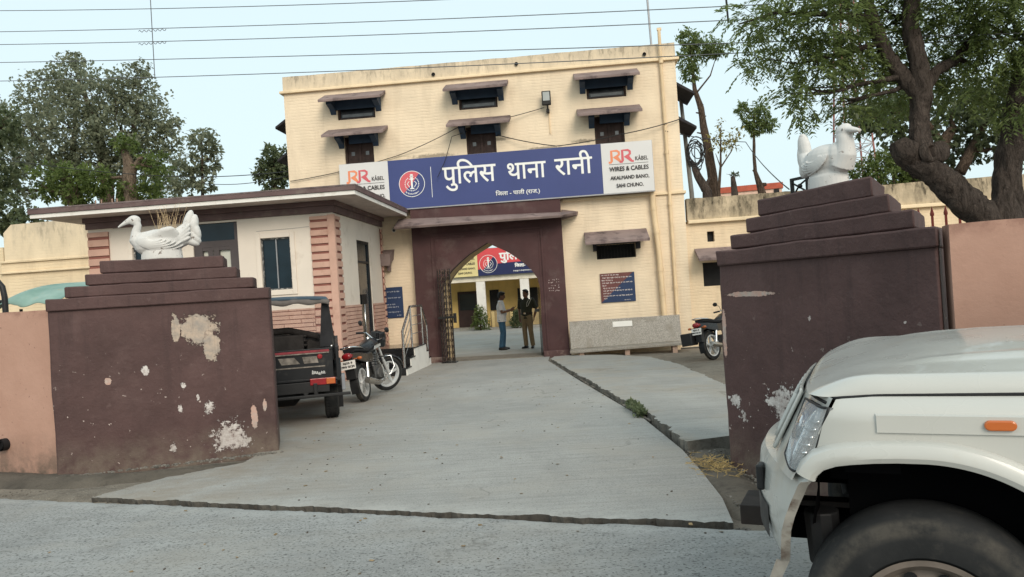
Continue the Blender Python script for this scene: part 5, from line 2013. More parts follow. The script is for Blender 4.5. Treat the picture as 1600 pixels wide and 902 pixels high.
for s_ in (-1, 1):
    o = MB().box(-.075, -.036, s_ * .52 - .0 - .16, s_ * .52 + .16, .515, .60).build('tail_lamp', M['redlens'], jp, bevel=.006)
    MB().box(-.079, -.035, s_ * .62 - .055, s_ * .62 + .055, .520, .596).build('indicator', M['amber'], o, bevel=.004)
    MB().lathe([(.001, -.06), (.03, -.058), (.034, -.036)], (0, s_ * .50, .88), 'x', 16).build('reflector', M['redlens'], jp)
    MB().lathe([(.001, -.05), (.012, -.048), (.014, -.0)], (-.0, s_ * .655, 1.0), 'x', 10).build('hinge_bolt', M['chrome'], jp)
    MB().hexa([(.30, s_ * .66 - .1, .16), (.30, s_ * .66 + .1, .16), (.31, s_ * .66 + .1, .16), (.31, s_ * .66 - .1, .16)], [(.24, s_ * .66 - .1, .5), (.24, s_ * .66 + .1, .5), (.25, s_ * .66 + .1, .5), (.25, s_ * .66 - .1, .5)]).build('mud_flap', M['plastic'], jp)
MB().box(-.05, .2, -.80, -.755, .42, .62).build('bumperette', mat('grey corner guard', (.22, .23, .25), .5, .2, 5), jp, bevel=.01)
mb = MB()
mb.box(-.14, -.08, -.86, .80, .365, .40)
mb.box(-.10, .1, -.45, -.40, .37, .54)
mb.box(-.10, .1, .40, .45, .37, .54)
mb.box(-.06, -.03, -.6, .6, .42, .56)
mb.build('rear_bumper', M['plastic'], jp, bevel=.006)
mb = MB()
mb.tube([(.55, -.6, .33), (.55, -.2, .33), (.55, -.12, .33), (.55, .12, .33), (.55, .2, .33), (.55, .6, .33)], [.045, .05, .13, .13, .05, .045], 12)
for s_ in (-.42, .42):
    mb.tube([(.05, s_, .46), (.3, s_, .40), (.55, s_, .38), (.85, s_, .42), (1.1, s_, .46)], .03, 6)
mb.box(.1, 3.0, -.32, -.26, .42, .5)
mb.box(.1, 3.0, .26, .32, .42, .5)
mb.tube([(-.06, -.30, .42), (.5, -.3, .40), (1.2, -.3, .40)], .03, 8)
mb.build('axle', M['plastic'], jp, smooth=40)
mb = MB()
for s_ in (1, -1):
    mb.tube([(.04, s_ * .68, 1.0), (.12, s_ * .62, 1.66), (.14, s_ * .60, 1.70)], .03, 8)
    mb.tube([(.85, s_ * .68, 1.0), (.90, s_ * .62, 1.70)], .02, 8)
    mb.tube([(1.9, s_ * .66, 1.05), (1.72, s_ * .6, 1.68)], .025, 8)
    mb.tube([(.12, s_ * .61, 1.69), (1.75, s_ * .60, 1.69)], .02, 8)
mb.tube([(1.75, -.6, 1.69), (1.75, .6, 1.69)], .02, 8)
mb.tube([(1.95, -.64, 1.1), (1.95, .64, 1.1)], .02, 8)
mb.build('hood_frame', M['iron'], jp, smooth=60)
cp = MB()


def canopy(x, t_):
    a = abs(t_)
    z = 1.785 - .035 * a ** 2 - .015 * math.sin(PI * min(1, max(0, (x - .02) / 1.8)) * 3) * .5
    y = .66 * t_
    if a > .93:
        z -= (a - .93) / .07 * .07
    return (x, y, z)


cp.grid(lambda x, t_: (canopy(max(x, -.02), t_)[0] - (.012 if x < -.03 else 0), canopy(x, t_)[1], canopy(max(x, -.02), t_)[2] - (.055 if x < -.03 else 0)), [-.04] + fr_(-.02, 1.82, 20), fr_(-1, 1, 30))
cpo = cp.build('canopy', mat('blue grey canvas', (.055, .085, .115), .8, .2, 3, .3, 25, dirt=((.14, .14, .14), .3, 3)), jp, smooth=180)
sol = cpo.modifiers.new('solid', 'SOLIDIFY')
sol.thickness = .02
mb = MB()
mb.grid(lambda y, v: (-.035 - .01 * math.sin(y * 16) - .006 * v, y, lerp(1.735 - .03 * (abs(y) / .66) ** 2, 1.655 + .016 * math.sin(y * 19) - .03 * (abs(y) / .66) ** 4, v)), fr_(-.66, .66, 60), [0, .5, 1])
vo = mb.build('valance', mat('dusty canvas hem', (.13, .115, .105), .9, .25, 6, .3, 30), cpo, smooth=180)
vo.modifiers.new('solid', 'SOLIDIFY').thickness = .01
for s_ in (1, -1):
    mb = MB()
    mb.hexa([(.02, s_ * .60 - .09, 1.0), (.02, s_ * .60 + .09, 1.0), (.06, s_ * .60 + .09, 1.0), (.06, s_ * .60 - .09, 1.0)],
            [(.05, s_ * .60 - .04, 1.68), (.05, s_ * .60 + .04, 1.68), (.09, s_ * .60 + .04, 1.68), (.09, s_ * .60 - .04, 1.68)])
    mb.build('rear_curtain', M['cloth_black'], cpo)
mb = MB()
mb.box(1.0, 1.45, -.60, -.06, .55, .95)
mb.box(1.0, 1.45, .06, .60, .55, .95)
mb.box(.95, 1.07, -.60, -.06, .85, 1.10)
mb.box(.95, 1.07, .06, .60, .85, 1.10)
mb.box(.05, .9, .38, .68, .80, .95)
mb.box(.05, .9, -.68, -.38, .80, .95)
mb.tube([(1.02, .34, 1.1), (1.02, .34, 1.36)], .07, 10)
mb.build('seat', M['cloth_black'], jp, bevel=.03)
mb = MB()
for z in (1.0, 1.06, 1.12):
    mb.box(.30, .36, -.34, .62, z, z + .035)
mb.box(.28, .9, -.30, .60, .6, 1.16)
mb.box(.35, .8, -.55, -.33, .6, 1.08)
mb.tube([(.3, -.5, 1.12), (.5, -.1, 1.22), (.6, .5, 1.2)], .05, 8)
mb.build('luggage', mat('dark luggage', (.02, .017, .016), .8, .4, 8, .4, 30), jp, bevel=.03)
MB().quad((1.90, -.62, 1.1), (1.90, .62, 1.1), (1.74, .58, 1.66), (1.74, -.58, 1.66)).build('windscreen', NT('clear glass').finish((.9, .95, .95), .03, .5), jp)
g_ = bpy.data.materials['clear glass'].node_tree.nodes['Principled BSDF']
g_.inputs['Alpha'].default_value = .18


for o in [c for c in bpy.data.objects if c.parent == jp or (c.parent and c.parent.parent == jp)]:
    if o.type == 'MESH' and o.name.split('.')[0] in ('hood_frame', 'canopy', 'valance', 'rear_curtain', 'windscreen'):
        for v in o.data.vertices:
            if v.co.z > 1.0:
                v.co.z = 1.0 + (v.co.z - 1.0) * .86

# ================================================================ motorcycles
def motorcycle(name, label, loc, rotz, group, steer, lean=-R(8)):
    """local x forward, y left, rear tyre contact at the origin; leaning on its side stand"""
    root = thing(name, label, 'motorcycle', loc, rotz, group)
    BL = mat('black motorcycle paint', (.010, .010, .012), .3, .2, 4, spec=.4, coat=.15)
    LN = Matrix.Rotation(lean, 4, 'X')

    def B(mb, nm, m, parent=root, **k):
        return mb.move(LN).build(nm, m, parent, **k)
    WB, RT = 1.26, .30
    w1 = wheel('wheel', root, (0, 0, 0), RT, .10, .225, 1, M['alloy'], 5, False, 40)
    w1.matrix_local = LN @ Matrix.Translation((0, 0, RT))
    w2 = wheel('wheel', root, (0, 0, 0), RT, .085, .225, 1, M['alloy'], 5, False, 40)
    SH = Vector((WB - .30, 0, .88))                      # steering head
    FK = Matrix.Translation(SH) @ Matrix.Rotation(steer, 4, Vector((-.42, 0, 1)).normalized()) @ Matrix.Translation(-SH)
    w2.matrix_local = LN @ FK @ Matrix.Translation((WB, 0, RT))
    mb = MB()
    mb.tube([SH, (.78, 0, .50), (.40, 0, .34)], .024, 8)
    mb.tube([SH, (.55, 0, .72), (.05, 0, .70)], .022, 8)
    for s_ in (1, -1):
        mb.tube([(0, s_ * .085, .30), (.42, s_ * .075, .36)], .020, 8)
        mb.tube([(.42, s_ * .08, .36), (.30, s_ * .10, .70), (-.10, s_ * .09, .74)], .014, 8)
        mb.tube([(.36, s_ * .13, .30), (.36, s_ * .24, .29)], .014, 8)
    B(mb, 'frame', M['iron'], smooth=60)
    mb = MB()
    for s_ in (1, -1):
        mb.tube([(.02, s_ * .115, .34), (.10, s_ * .115, .60)], .028, 10)
        mb.tube([(.10, s_ * .115, .58), (.13, s_ * .115, .70)], .016, 8)
    B(mb, 'rear_shock', M['chrome'], smooth=60)
    mb = MB()
    mb.box(.42, .80, -.11, .11, .27, .50)
    mb.tube([(.58, -.14, .36), (.58, .14, .36)], .10, 18)
    mb.tube([(.66, 0, .46), (.78, 0, .70)], .085, 14)
    for k in range(6):
        p = Vector((.675, 0, .49)).lerp(Vector((.775, 0, .68)), k / 5)
        mb.box(p.x - .10, p.x + .10, -.10, .10, p.z - .006, p.z + .006)
    B(mb, 'engine', mat('grey engine metal', (.10, .10, .10), .45, .3, 8, metal=.6), bevel=.012)
    mb = MB()
    mb.tube([(.78, -.06, .60), (.86, -.10, .42), (.72, -.15, .24), (.40, -.17, .22)], .02, 10)
    mb.tube([(.42, -.17, .22), (.30, -.18, .24), (-.18, -.185, .33), (-.24, -.185, .34)], [.022, .045, .052, .045], 14)
    B(mb, 'exhaust', mat('stained chrome', (.42, .39, .35), .3, .2, 5, metal=.9), smooth=50)
    mb = MB()
    mb.loft([[(x, w_ * math.cos(a) * .5, zc + h_ * math.sin(a)) for a in [2 * PI * k / 18 for k in range(18)]] for x, w_, zc, h_ in ((.36, .12, .78, .05), (.44, .24, .80, .08), (.60, .31, .83, .115), (.76, .30, .85, .115), (.88, .22, .86, .09), (.94, .12, .86, .05))])
    tk = B(mb, 'fuel_tank', BL, smooth=180)
    mb = MB()
    mb.lathe([(.001, .03), (.035, .028), (.04, 0)], (.70, 0, .955), 'z', 16)
    B(mb, 'fuel_cap', M['chrome'], tk, smooth=40)
    mb = MB()
    for s_ in (1, -1):
        mb.hexa([(.46, s_ * .145, .76), (.82, s_ * .155, .80), (.80, s_ * .158, .84), (.50, s_ * .158, .82)], [(.46, s_ * .148, .765), (.82, s_ * .160, .80), (.80, s_ * .165, .84), (.50, s_ * .164, .82)])
    B(mb, 'tank_stripe', M['alloy'], tk)
    mb = MB()
    mb.loft([[(x, w_ * c, z + h_ * d_) for c, d_ in ((-1, 0), (-.9, .8), (-.5, 1), (.5, 1), (.9, .8), (1, 0), (.8, -.6), (-.8, -.6))] for x, w_, z, h_ in ((-.28, .10, .83, .04), (-.12, .125, .82, .05), (.12, .13, .79, .05), (.30, .12, .77, .045), (.42, .08, .80, .04))])
    B(mb, 'seat', M['cloth_black'], smooth=60)
    mb = MB()
    for s_ in (1, -1):
        mb.loft([[(x, s_ * y, z0), (x, s_ * (y + .02), z0), (x, s_ * (y + .02), z1), (x, s_ * y, z1)] for x, y, z0, z1 in ((-.40, .05, .72, .80), (-.15, .10, .64, .78), (.15, .12, .58, .74), (.40, .11, .58, .74))])
    B(mb, 'side_panel', BL, bevel=.01)
    mb = MB()
    for s_ in (1, -1):
        mb.tube([(.08, s_ * .12, .82), (-.15, s_ * .14, .86), (-.36, s_ * .10, .885), (-.42, 0, .89)], .012, 8)
    B(mb, 'grab_rail', M['chrome'], smooth=180)
    mb = MB()
    a_ = fr_(R(60), R(200), 14)
    mb.loft([[((RT + .05) * math.cos(a), y, RT + (RT + .05) * math.sin(a) + dz) for y, dz in ((-.065, -.015), (-.04, .01), (.04, .01), (.065, -.015))] for a in a_], closed=False)
    mb.box(-.40, -.30, -.075, .075, .40, .74)
    B(mb, 'rear_mudguard', M['plastic'], smooth=60)
    mb = MB()
    mb.loft([[(x, w_ * math.cos(a), .755 + h_ * math.sin(a)) for a in [2 * PI * k / 14 for k in range(14)]] for x, w_, h_ in ((-.36, .085, .055), (-.43, .08, .05), (-.455, .05, .03))])
    B(mb, 'tail_lamp', M['redlens'], smooth=180)
    for s_ in (1, -1):
        mb = MB()
        mb.tube([(-.36, s_ * .06, .70), (-.38, s_ * .15, .70)], .008, 6)
        mb.ball((-.385, s_ * .185, .70), (.028, .042, .026), 12)
        B(mb, 'indicator', M['amber'], smooth=180)
    mb = MB()
    mb.hexa([(-.445, -.12, .56), (-.445, .12, .56), (-.440, .12, .56), (-.440, -.12, .56)], [(-.425, -.12, .69), (-.425, .12, .69), (-.420, .12, .69), (-.420, -.12, .69)])
    np_ = B(mb, 'number_plate', M['white'])
    mb = MB()
    letter(mb, 'RJ22 S', -.075, .632, .15, .038, 0, 0, .003)
    letter(mb, 'MW 8124', -.105, .580, .21, .038, 0, 0, .003)
    mb.v = [(-.4465 + (z - .56) * .154, -x, z) for x, y, z in mb.v]
    mb.move(LN)
    mb.build('digits', M['print_dark'], np_, fix=False)
    B(MB().box(-.37, -.355, -.035, .035, .45, .50), 'reflector', M['redlens'])
    # front end turns with the bars
    mb = MB()
    for s_ in (1, -1):
        mb.tube([(WB, s_ * .08, RT), (WB - .14, s_ * .08, .56)], .028, 10)
        mb.tube([(WB - .14, s_ * .08, .56), (WB - .29, s_ * .08, .90)], .019, 10)
    B(mb.move(FK), 'fork', M['alloy'], smooth=60)
    mb = MB()
    a_ = fr_(R(25), R(150), 12)
    mb.loft([[(WB + (RT + .035) * math.cos(a), y, RT + (RT + .035) * math.sin(a) + dz) for y, dz in ((-.058, -.02), (-.035, .008), (.035, .008), (.058, -.02))] for a in a_], closed=False)
    B(mb.move(FK), 'front_mudguard', BL, smooth=60)
    mb = MB()
    mb.tube([(.92, -.36, .985), (.98, -.26, 1.0), (1.0, -.10, .93), (1.0, .10, .93), (.98, .26, 1.0), (.92, .36, .985)], .012, 8)
    hb = B(mb.move(FK), 'handlebar', M['chrome'], smooth=180)
    for s_ in (1, -1):
        mb = MB().tube([(.955, s_ * .30, .992), (.885, s_ * .42, .975)], .019, 10)
        B(mb.move(FK), 'grip', M['plastic'], hb, smooth=60)
        mb = MB().tube([(.96, s_ * .27, 1.0), (.97, s_ * .31, 1.10), (.95, s_ * .36, 1.13)], .006, 6)
        mb.ball((.945, s_ * .40, 1.15), (.018, .065, .045), 14)
        B(mb.move(FK), 'mirror', M['plastic'], hb, smooth=180)
    mb = MB()
    mb.ball((1.06, 0, .90), (.09, .10, .11), 16)
    mb.loft([[(x, w_ * c, z + h_ * d_) for c, d_ in ((-1, -1), (-1, 1), (1, 1), (1, -1))] for x, w_, z, h_ in ((1.0, .11, .92, .12), (1.10, .12, .93, .13), (1.16, .08, .90, .09))])
    mb.box(.96, 1.02, -.09, .09, .96, 1.06)
    B(mb.move(FK), 'headlamp_cowl', BL, bevel=.015)
    mb = MB()
    for s_ in (1, -1):
        mb.tube([(.88, s_ * .08, .62), (.93, s_ * .26, .60), (.93, s_ * .29, .42), (.86, s_ * .22, .30), (.80, s_ * .08, .30)], .012, 8)
    B(mb, 'crash_guard', M['chrome'], smooth=180)
    mb = MB().tube([(.42, .10, .30), (.36, .22, .07), (.40, .25, .034)], .012, 6)
    mb.move(LN)
    zmin = min(p[2] for p in mb.v)
    mb.build('side_stand', M['iron'], root, smooth=60)
    return root


h1 = math.atan2(1.25, .17)
motorcycle('motorcycle', 'black motorcycle with silver alloys parked beside the jeep, front wheel turned', (-2.42, 12.1, dtop(-2.42, 12.1)), h1, 'motorcycles', -R(42))
m2 = motorcycle('motorcycle', 'black motorcycle with a tail box parked against the cream wall by the right pier', (4.10, 16.0, -.20), R(42), 'motorcycles', -R(8))
mb = MB().box(-.52, -.28, .10, .36, .36, .62)
mb.move(Matrix.Rotation(-R(8), 4, 'X'))
mb.build('side_box', M['plastic'], m2, bevel=.02)
# ================================================================ people
SKIN = mat('brown skin', (.17, .085, .055), .55, .08, 6)
HAIR = mat('black hair', (.010, .009, .009), .6)


def person(name, label, loc, rotz, P):
    """faces local +x, left is +y. P: joint table and clothing"""
    root = thing(name, label, 'person', loc, rotz)
    J = P['joints']
    V = {k: Vector(v) for k, v in J.items()}
    b = MB()
    hz, hx = V['head'].z, V['head'].x
    yaw = Matrix.Rotation(P.get('turn', 0), 3, 'Z') @ Matrix.Rotation(P.get('nod', 0), 3, 'Y')
    hp = lambda x, y, z: V['head'] + yaw @ Vector((x, y, z))
    # head: skull, face, jaw, nose, ears, lips, brow
    b.ball(hp(-.01, 0, .02), (.096, .076, .10), 18, rot=yaw)
    b.ball(hp(.028, 0, -.035), (.064, .060, .082), 16, rot=yaw)
    b.ball(hp(.052, 0, -.085), (.034, .040, .028), 12, rot=yaw)
    b.tube([hp(.085, 0, .02), hp(.104, 0, -.025), hp(.088, 0, -.035)], [.010, .016, .012], 8)
    b.tube([hp(.078, -.026, -.058), hp(.09, 0, -.056), hp(.078, .026, -.058)], [.006, .010, .006], 8)
    b.tube([hp(.070, -.045, .028), hp(.087, 0, .032), hp(.070, .045, .028)], [.008, .010, .008], 8)
    for s_ in (1, -1):
        b.ball(hp(-.005, s_ * .078, -.012), (.02, .010, .032), 10, rot=yaw)
    b.tube([V['head'] + Vector((-.02, 0, -.04)), V['neck'] + Vector((-.005, 0, -.05))], [.055, .062], 14)
    # trunk under the clothes
    ck, pv = V['chest'], V['pelvis']

    def trunk(mb, g):
        mid = (ck + pv) / 2
        rows = [(V['neck'] + Vector((0, 0, -.03)), .05, .075), (V['neck'] + Vector((-.005, 0, -.07)), .078, .165), (ck + Vector((0, 0, .05)), .105, .195), (ck, .115, .19), (mid + Vector((.01, 0, .03)), .112, .165), (pv + Vector((.012, 0, .10)), .118, .160), (pv, .115, .168), (pv + Vector((0, 0, -.09)), .105, .160)]
        if P.get('belly'):
            rows[4] = (rows[4][0] + Vector((.012, 0, 0)), .128, .172)
            rows[5] = (rows[5][0] + Vector((.012, 0, 0)), .132, .168)
        mb.loft([[p + Vector(((rx + g) * math.cos(a), (ry + g) * math.sin(a) * (1 - .06 * abs(math.cos(a))), 0)) for a in [2 * PI * k / 20 for k in range(20)]] for p, rx, ry in rows])
    trunk(b, -.012)
    for s_, t in ((1, 'l'), (-1, 'r')):
        b.tube([V[t + 'sh'] + Vector((0, -s_ * .03, -.01)), V[t + 'sh'], V[t + 'sh'].lerp(V[t + 'el'], .5), V[t + 'el'], V[t + 'el'].lerp(V[t + 'wr'], .35), V[t + 'wr']], [.05, .056, .047, .038, .040, .026], 12)
        b.tube([pv + Vector((0, s_ * .09, -.03)), V[t + 'kn'], V[t + 'kn'].lerp(V[t + 'an'], .35), V[t + 'an']], [.085, .055, .054, .036], 12)
        # hand: palm, four fingers, thumb
        w = V[t + 'wr']
        d = Vector(P[t + 'hand'][0]).normalized()
        pn = Vector(P[t + 'hand'][1]).normalized()
        side = d.cross(pn).normalized() * P[t + 'hand'][2]
        pc = w + d * .05
        b.loft([[w + d * k_ + side * (c_ * hw) + pn * (e_ * ht) for c_, e_ in ((-1, -1), (1, -1), (1, 1), (-1, 1))] for k_, hw, ht in ((-.01, .024, .016), (.03, .036, .014), (.085, .040, .012))])
        curl = P[t + 'hand'][3]
        for i, ln in enumerate((.066, .076, .071, .056)):
            base = w + d * .08 + side * (.030 - .020 * i)
            p1 = base + (d * math.cos(curl * .5) + pn * math.sin(curl * .5)) * ln * .5
            p2 = p1 + (d * math.cos(curl * 1.3) + pn * math.sin(curl * 1.3)) * ln * .3
            p3 = p2 + (d * math.cos(curl * 1.9) + pn * math.sin(curl * 1.9)) * ln * .25
            b.tube([base - d * .02, p1, p2, p3], [.0095, .0088, .008, .007], 7)
        th0 = w + d * .03 + side * .030
        th1 = th0 + (side * .8 + d * .7).normalized() * .034
        th2 = th1 + (d * .9 + pn * .4).normalized() * .03
        b.tube([th0 - side * .01, th1, th2], [.012, .010, .008], 7)
    b.build('body', SKIN, root, remesh=.0062)
    e = MB()
    for s_ in (1, -1):
        e.ball(hp(.078, s_ * .031, .008), (.009, .012, .007), 8)
    e.build('eye', mat('dark eyes', (.03, .02, .018), .2), root)
    e = MB()
    for s_ in (1, -1):
        e.tube([hp(.082, s_ * .018, .032), hp(.084, s_ * .032, .036), hp(.074, s_ * .05, .032)], [.005, .006, .003], 6)
    if P.get('moustache'):
        e.tube([hp(.088, -.03, -.052), hp(.100, 0, -.043), hp(.088, .03, -.052)], [.004, .008, .004], 6)
    e.build('eyebrow', HAIR, root)
    h = MB()
    h.ball(hp(-.022, 0, .038), (.100, .085, .098), 18, rot=yaw)
    h.ball(hp(-.055, 0, -.01), (.062, .074, .075), 16, rot=yaw)
    h.ball(hp(.03, 0, .095), (.062, .066, .034), 14, rot=yaw)
    for s_ in (1, -1):
        h.ball(hp(-.0, s_ * .070, .03), (.022, .012, .045), 8, rot=yaw)
    h.build('hair', HAIR, root, remesh=.008)
    # shirt with sleeves
    s = MB()
    trunk(s, .012)
    if P.get('untucked'):
        s.loft([[pv + Vector((.008 + r0 * math.cos(a), r1 * math.sin(a), dz)) for a in [2 * PI * k / 20 for k in range(20)]] for r0, r1, dz in ((.135, .178, .08), (.135, .182, -.02), (.138, .186, -.11))])
    for t in 'lr':
        f_ = P['sleeve']
        p = V[t + 'sh'].lerp(V[t + 'el'], .5)
        q = V[t + 'sh'].lerp(V[t + 'el'], f_)
        s_ = 1 if t == 'l' else -1
        s.tube([V[t + 'sh'] + Vector((0, -s_ * .06, .01)), V[t + 'sh'], p, q], [.06, .068, .064, .066], 14)
    s.tube([V['neck'] + Vector((-.008, 0, -.055)), V['neck'] + Vector((-.012, 0, .0))], [.085, .070], 14)
    s.build('shirt', P['shirt'], root, remesh=.009)
    t_ = MB()
    t_.loft([[pv + Vector((dx + r0 * math.cos(a), r1 * math.sin(a), dz)) for a in [2 * PI * k / 20 for k in range(20)]] for r0, r1, dz, dx in ((.124, .170, .08, .008), (.125, .178, -.02, .0), (.118, .172, -.10, -.004), (.09, .14, -.15, -.004))])
    for t in 'lr':
        s_ = 1 if t == 'l' else -1
        k_, a_ = V[t + 'kn'], V[t + 'an']
        t_.tube([pv + Vector((0, s_ * .085, -.05)), (pv + Vector((0, s_ * .085, -.05))).lerp(k_, .5), k_, k_.lerp(a_, .5), a_ + Vector((0, 0, -.005))], [.098, .088, .074, .070, .066], 14)
    t_.build('trousers', P['trousers'], root, remesh=.010)
    for t in 'lr':
        a_ = V[t + 'an']
        toe = Vector((math.cos(P[t + 'foot']), math.sin(P[t + 'foot']), 0))
        sh = MB()
        sd_ = Vector((-toe.y, toe.x, 0))
        base = Vector((a_.x, a_.y, 0))
        sh.loft([[base + toe * x + sd_ * w_ * math.cos(q) + Vector((0, 0, max(.002, zc + h_ * math.sin(q)))) for q in [2 * PI * k / 14 for k in range(14)]] for x, w_, zc, h_ in ((-.075, .025, .04, .035), (-.05, .038, .045, .045), (.02, .043, .048, .052), (.09, .048, .034, .036), (.15, .045, .028, .028), (.19, .025, .024, .02))])
        sh.build('shoe', P['shoes'], root, smooth=180)
    return root


MAN1 = dict(
    joints=dict(head=(.045, 0, 1.575), neck=(.01, 0, 1.45), chest=(-.005, 0, 1.25), pelvis=(-.005, 0, .93),
                lsh=(0, .195, 1.385), lel=(.06, .235, 1.10), lwr=(.285, .12, 1.16), rsh=(0, -.195, 1.385), rel=(.05, -.245, 1.09), rwr=(.275, -.10, 1.14),
                lkn=(.03, .10, .50), lan=(-.01, .115, .085), rkn=(.02, -.09, .50), ran=(-.05, -.105, .085)),
    lhand=((.75, -.35, .35), (-.1, -.9, .3), 1, .9), rhand=((.8, .30, .30), (0, .9, .35), -1, .9), lfoot=.15, rfoot=-.1, nod=R(12),
    sleeve=.78, untucked=True, belly=True,
    shirt=mat('pale grey white shirt', (.62, .62, .64), .85, .06, 9), trousers=mat('faded blue jeans', (.035, .095, .165), .85, .3, 5), shoes=mat('dark shoes', (.016, .015, .016), .5))
p1 = person('person', 'man in pale short sleeved shirt and blue jeans looking at a phone', bw(-.05, 2.75, .0), R(-6), MAN1)
ph = MB()
ph.box(-.005, .005, -.036, .036, -.075, .075)
ph.move(Matrix.Translation((.395, .01, 1.20)) @ Matrix.Rotation(R(35), 4, 'Y'))
pho = ph.build('mobile_phone', M['black'], bevel=.004)
pho.location = p1.location
pho.rotation_euler = p1.rotation_euler
tag(pho, 'black phone held up in the hands of the man in the pale shirt', 'phone')
MAN2 = dict(
    joints=dict(head=(.02, 0, 1.60), neck=(.0, 0, 1.475), chest=(-.005, 0, 1.27), pelvis=(.0, 0, .95),
                lsh=(-.01, .205, 1.405), lel=(-.08, .275, 1.13), lwr=(.02, .24, .90), rsh=(-.01, -.205, 1.405), rel=(-.07, -.275, 1.13), rwr=(.0, -.235, .89),
                lkn=(.03, .11, .51), lan=(-.02, .13, .085), rkn=(.02, -.09, .51), ran=(-.04, -.10, .085)),
    lhand=((.1, -.1, -1), (.3, -.9, 0), 1, .6), rhand=((.1, .1, -1), (.3, .9, 0), -1, .6), lfoot=.3, rfoot=-.25, turn=R(-8), moustache=True,
    sleeve=.85,
    shirt=mat('dark olive uniform shirt', (.030, .032, .022), .85, .2, 8), trousers=mat('khaki uniform trousers', (.20, .145, .085), .85, .12, 6), shoes=mat('black boots', (.012, .011, .011), .4))
p2 = person('person', 'man in dark olive uniform shirt, white lanyard and khaki trousers, standing by the arch', bw(.70, 2.75, .0), R(-90 - 28), MAN2)
mb = MB()
mb.loft([[Vector((.006 + .134 * math.cos(a), .184 * math.sin(a), z)) for a in [2 * PI * k / 24 for k in range(24)]] for z in (1.005, 1.05)], caps=False)
bt = mb.build('belt', mat('dark brown belt', (.025, .014, .010), .5), p2, smooth=60)
bt.modifiers.new('solid', 'SOLIDIFY').thickness = .008
MB().box(.138, .148, -.03, .03, 1.0, 1.055).build('buckle', M['chrome'], bt, bevel=.004)
mb = MB()
mb.tube([(.0, .20, 1.47), (.09, .19, 1.40), (.135, .12, 1.24), (.142, .08, 1.22), (.13, .09, 1.33), (.09, .13, 1.42)], .007, 6)
mb.build('lanyard', mat('white cord', (.6, .57, .5), .8), p2, smooth=180)
mb = MB()
for s_ in (1, -1):
    mb.box(-.03, .03, s_ * .20 - .05, s_ * .20 + .045, 1.478, 1.488)
mb.build('epaulette', M['black'], p2, bevel=.004)

# ================================================================ trees and plants
import numpy as np
LF_NEEM = leafmat('neem leaves', (.065, .092, .032), (.185, .235, .08), .45)
LF_DARK = leafmat('dark broad leaves', (.045, .065, .035), (.15, .175, .085), .4)
LF_PEEPAL = leafmat('haze toned broad leaves', (.125, .145, .10), (.255, .27, .175), .45)  # lightened and greyed: distance haze painted into the leaf colour
LF_BRIGHT = leafmat('fresh green leaves', (.055, .083, .020), (.16, .205, .06), .4)
LF_YELLOW = leafmat('yellowing leaves', (.14, .13, .03), (.32, .26, .06), .4)
BARK = barkmat('fissured dark bark', (.105, .083, .070))
BARK2 = barkmat('brown bark', (.12, .085, .062))
BARK_PALE = barkmat('pale bark', (.20, .15, .11))


def leaves(name, m, parent, P, D, L, W, seed, droop=.4):
    """rhombic folded leaves at P pointing along D"""
    rg_ = np.random.default_rng(seed)
    n = len(P)
    P = np.asarray(P, float)
    D = np.asarray(D, float)
    D[:, 2] -= droop
    D /= np.linalg.norm(D, axis=1, keepdims=True) + 1e-9
    up_ = rg_.normal(size=(n, 3)) * .6 + np.array([0, 0, 1.])
    S = np.cross(D, up_)
    S /= np.linalg.norm(S, axis=1, keepdims=True) + 1e-9
    N = np.cross(S, D)
    l = (L * rg_.uniform(.65, 1.2, n))[:, None]
    w = (W * rg_.uniform(.7, 1.2, n))[:, None]
    v = np.empty((n, 4, 3))
    v[:, 0] = P
    v[:, 1] = P + D * l * .45 + S * w * .5 + N * w * .18
    v[:, 2] = P + D * l
    v[:, 3] = P + D * l * .45 - S * w * .5 + N * w * .18
    me = bpy.data.meshes.new(name)
    me.vertices.add(n * 4)
    me.vertices.foreach_set('co', v.reshape(-1))
    me.loops.add(n * 4)
    me.loops.foreach_set('vertex_index', np.arange(n * 4, dtype=np.int32))
    me.polygons.add(n)
    me.polygons.foreach_set('loop_start', np.arange(0, n * 4, 4, dtype=np.int32))
    me.materials.append(m)
    me.update(calc_edges=True)
    me.validate()
    o = bpy.data.objects.new(name, me)
    col.objects.link(o)
    o.parent = parent
    return o


def clump_points(cl, n, seed, sub=9, spread=.34):
    """cl: [(centre, (rx, ry, rz))]; leaf spots gathered into twigs inside the clumps"""
    rg_ = np.random.default_rng(seed)
    vol = np.array([r_[0] * r_[1] * r_[2] for c, r_ in cl]) ** .72
    cnt = (n * vol / vol.sum()).astype(int)
    P, D = [], []
    for (c, r_), k in zip(cl, cnt):
        m_ = max(2, k // sub)
        q = rg_.normal(size=(m_, 3))
        q /= np.linalg.norm(q, axis=1, keepdims=True)
        q *= (rg_.uniform(.12, 1., (m_, 1)) ** .42)
        # ragged outline
        q *= (1 + .22 * np.sin(q[:, :1] * 7 + c[0]) * np.cos(q[:, 2:] * 6 + c[1]))
        ctr = np.array(c) + q * np.array(r_)
        for i in range(m_):
            d0 = q[i] + rg_.normal(size=3) * .6
            d0 /= np.linalg.norm(d0)
            t = rg_.uniform(-.5, .5, (sub, 1))
            s = spread * min(r_) * rg_.uniform(.5, 1.)
            P.append(ctr[i] + d0 * t * s * 1.6 + rg_.normal(size=(sub, 3)) * s * .32)
            D.append(d0 * .5 + rg_.normal(size=(sub, 3)) * .75)
    return np.concatenate(P), np.concatenate(D)


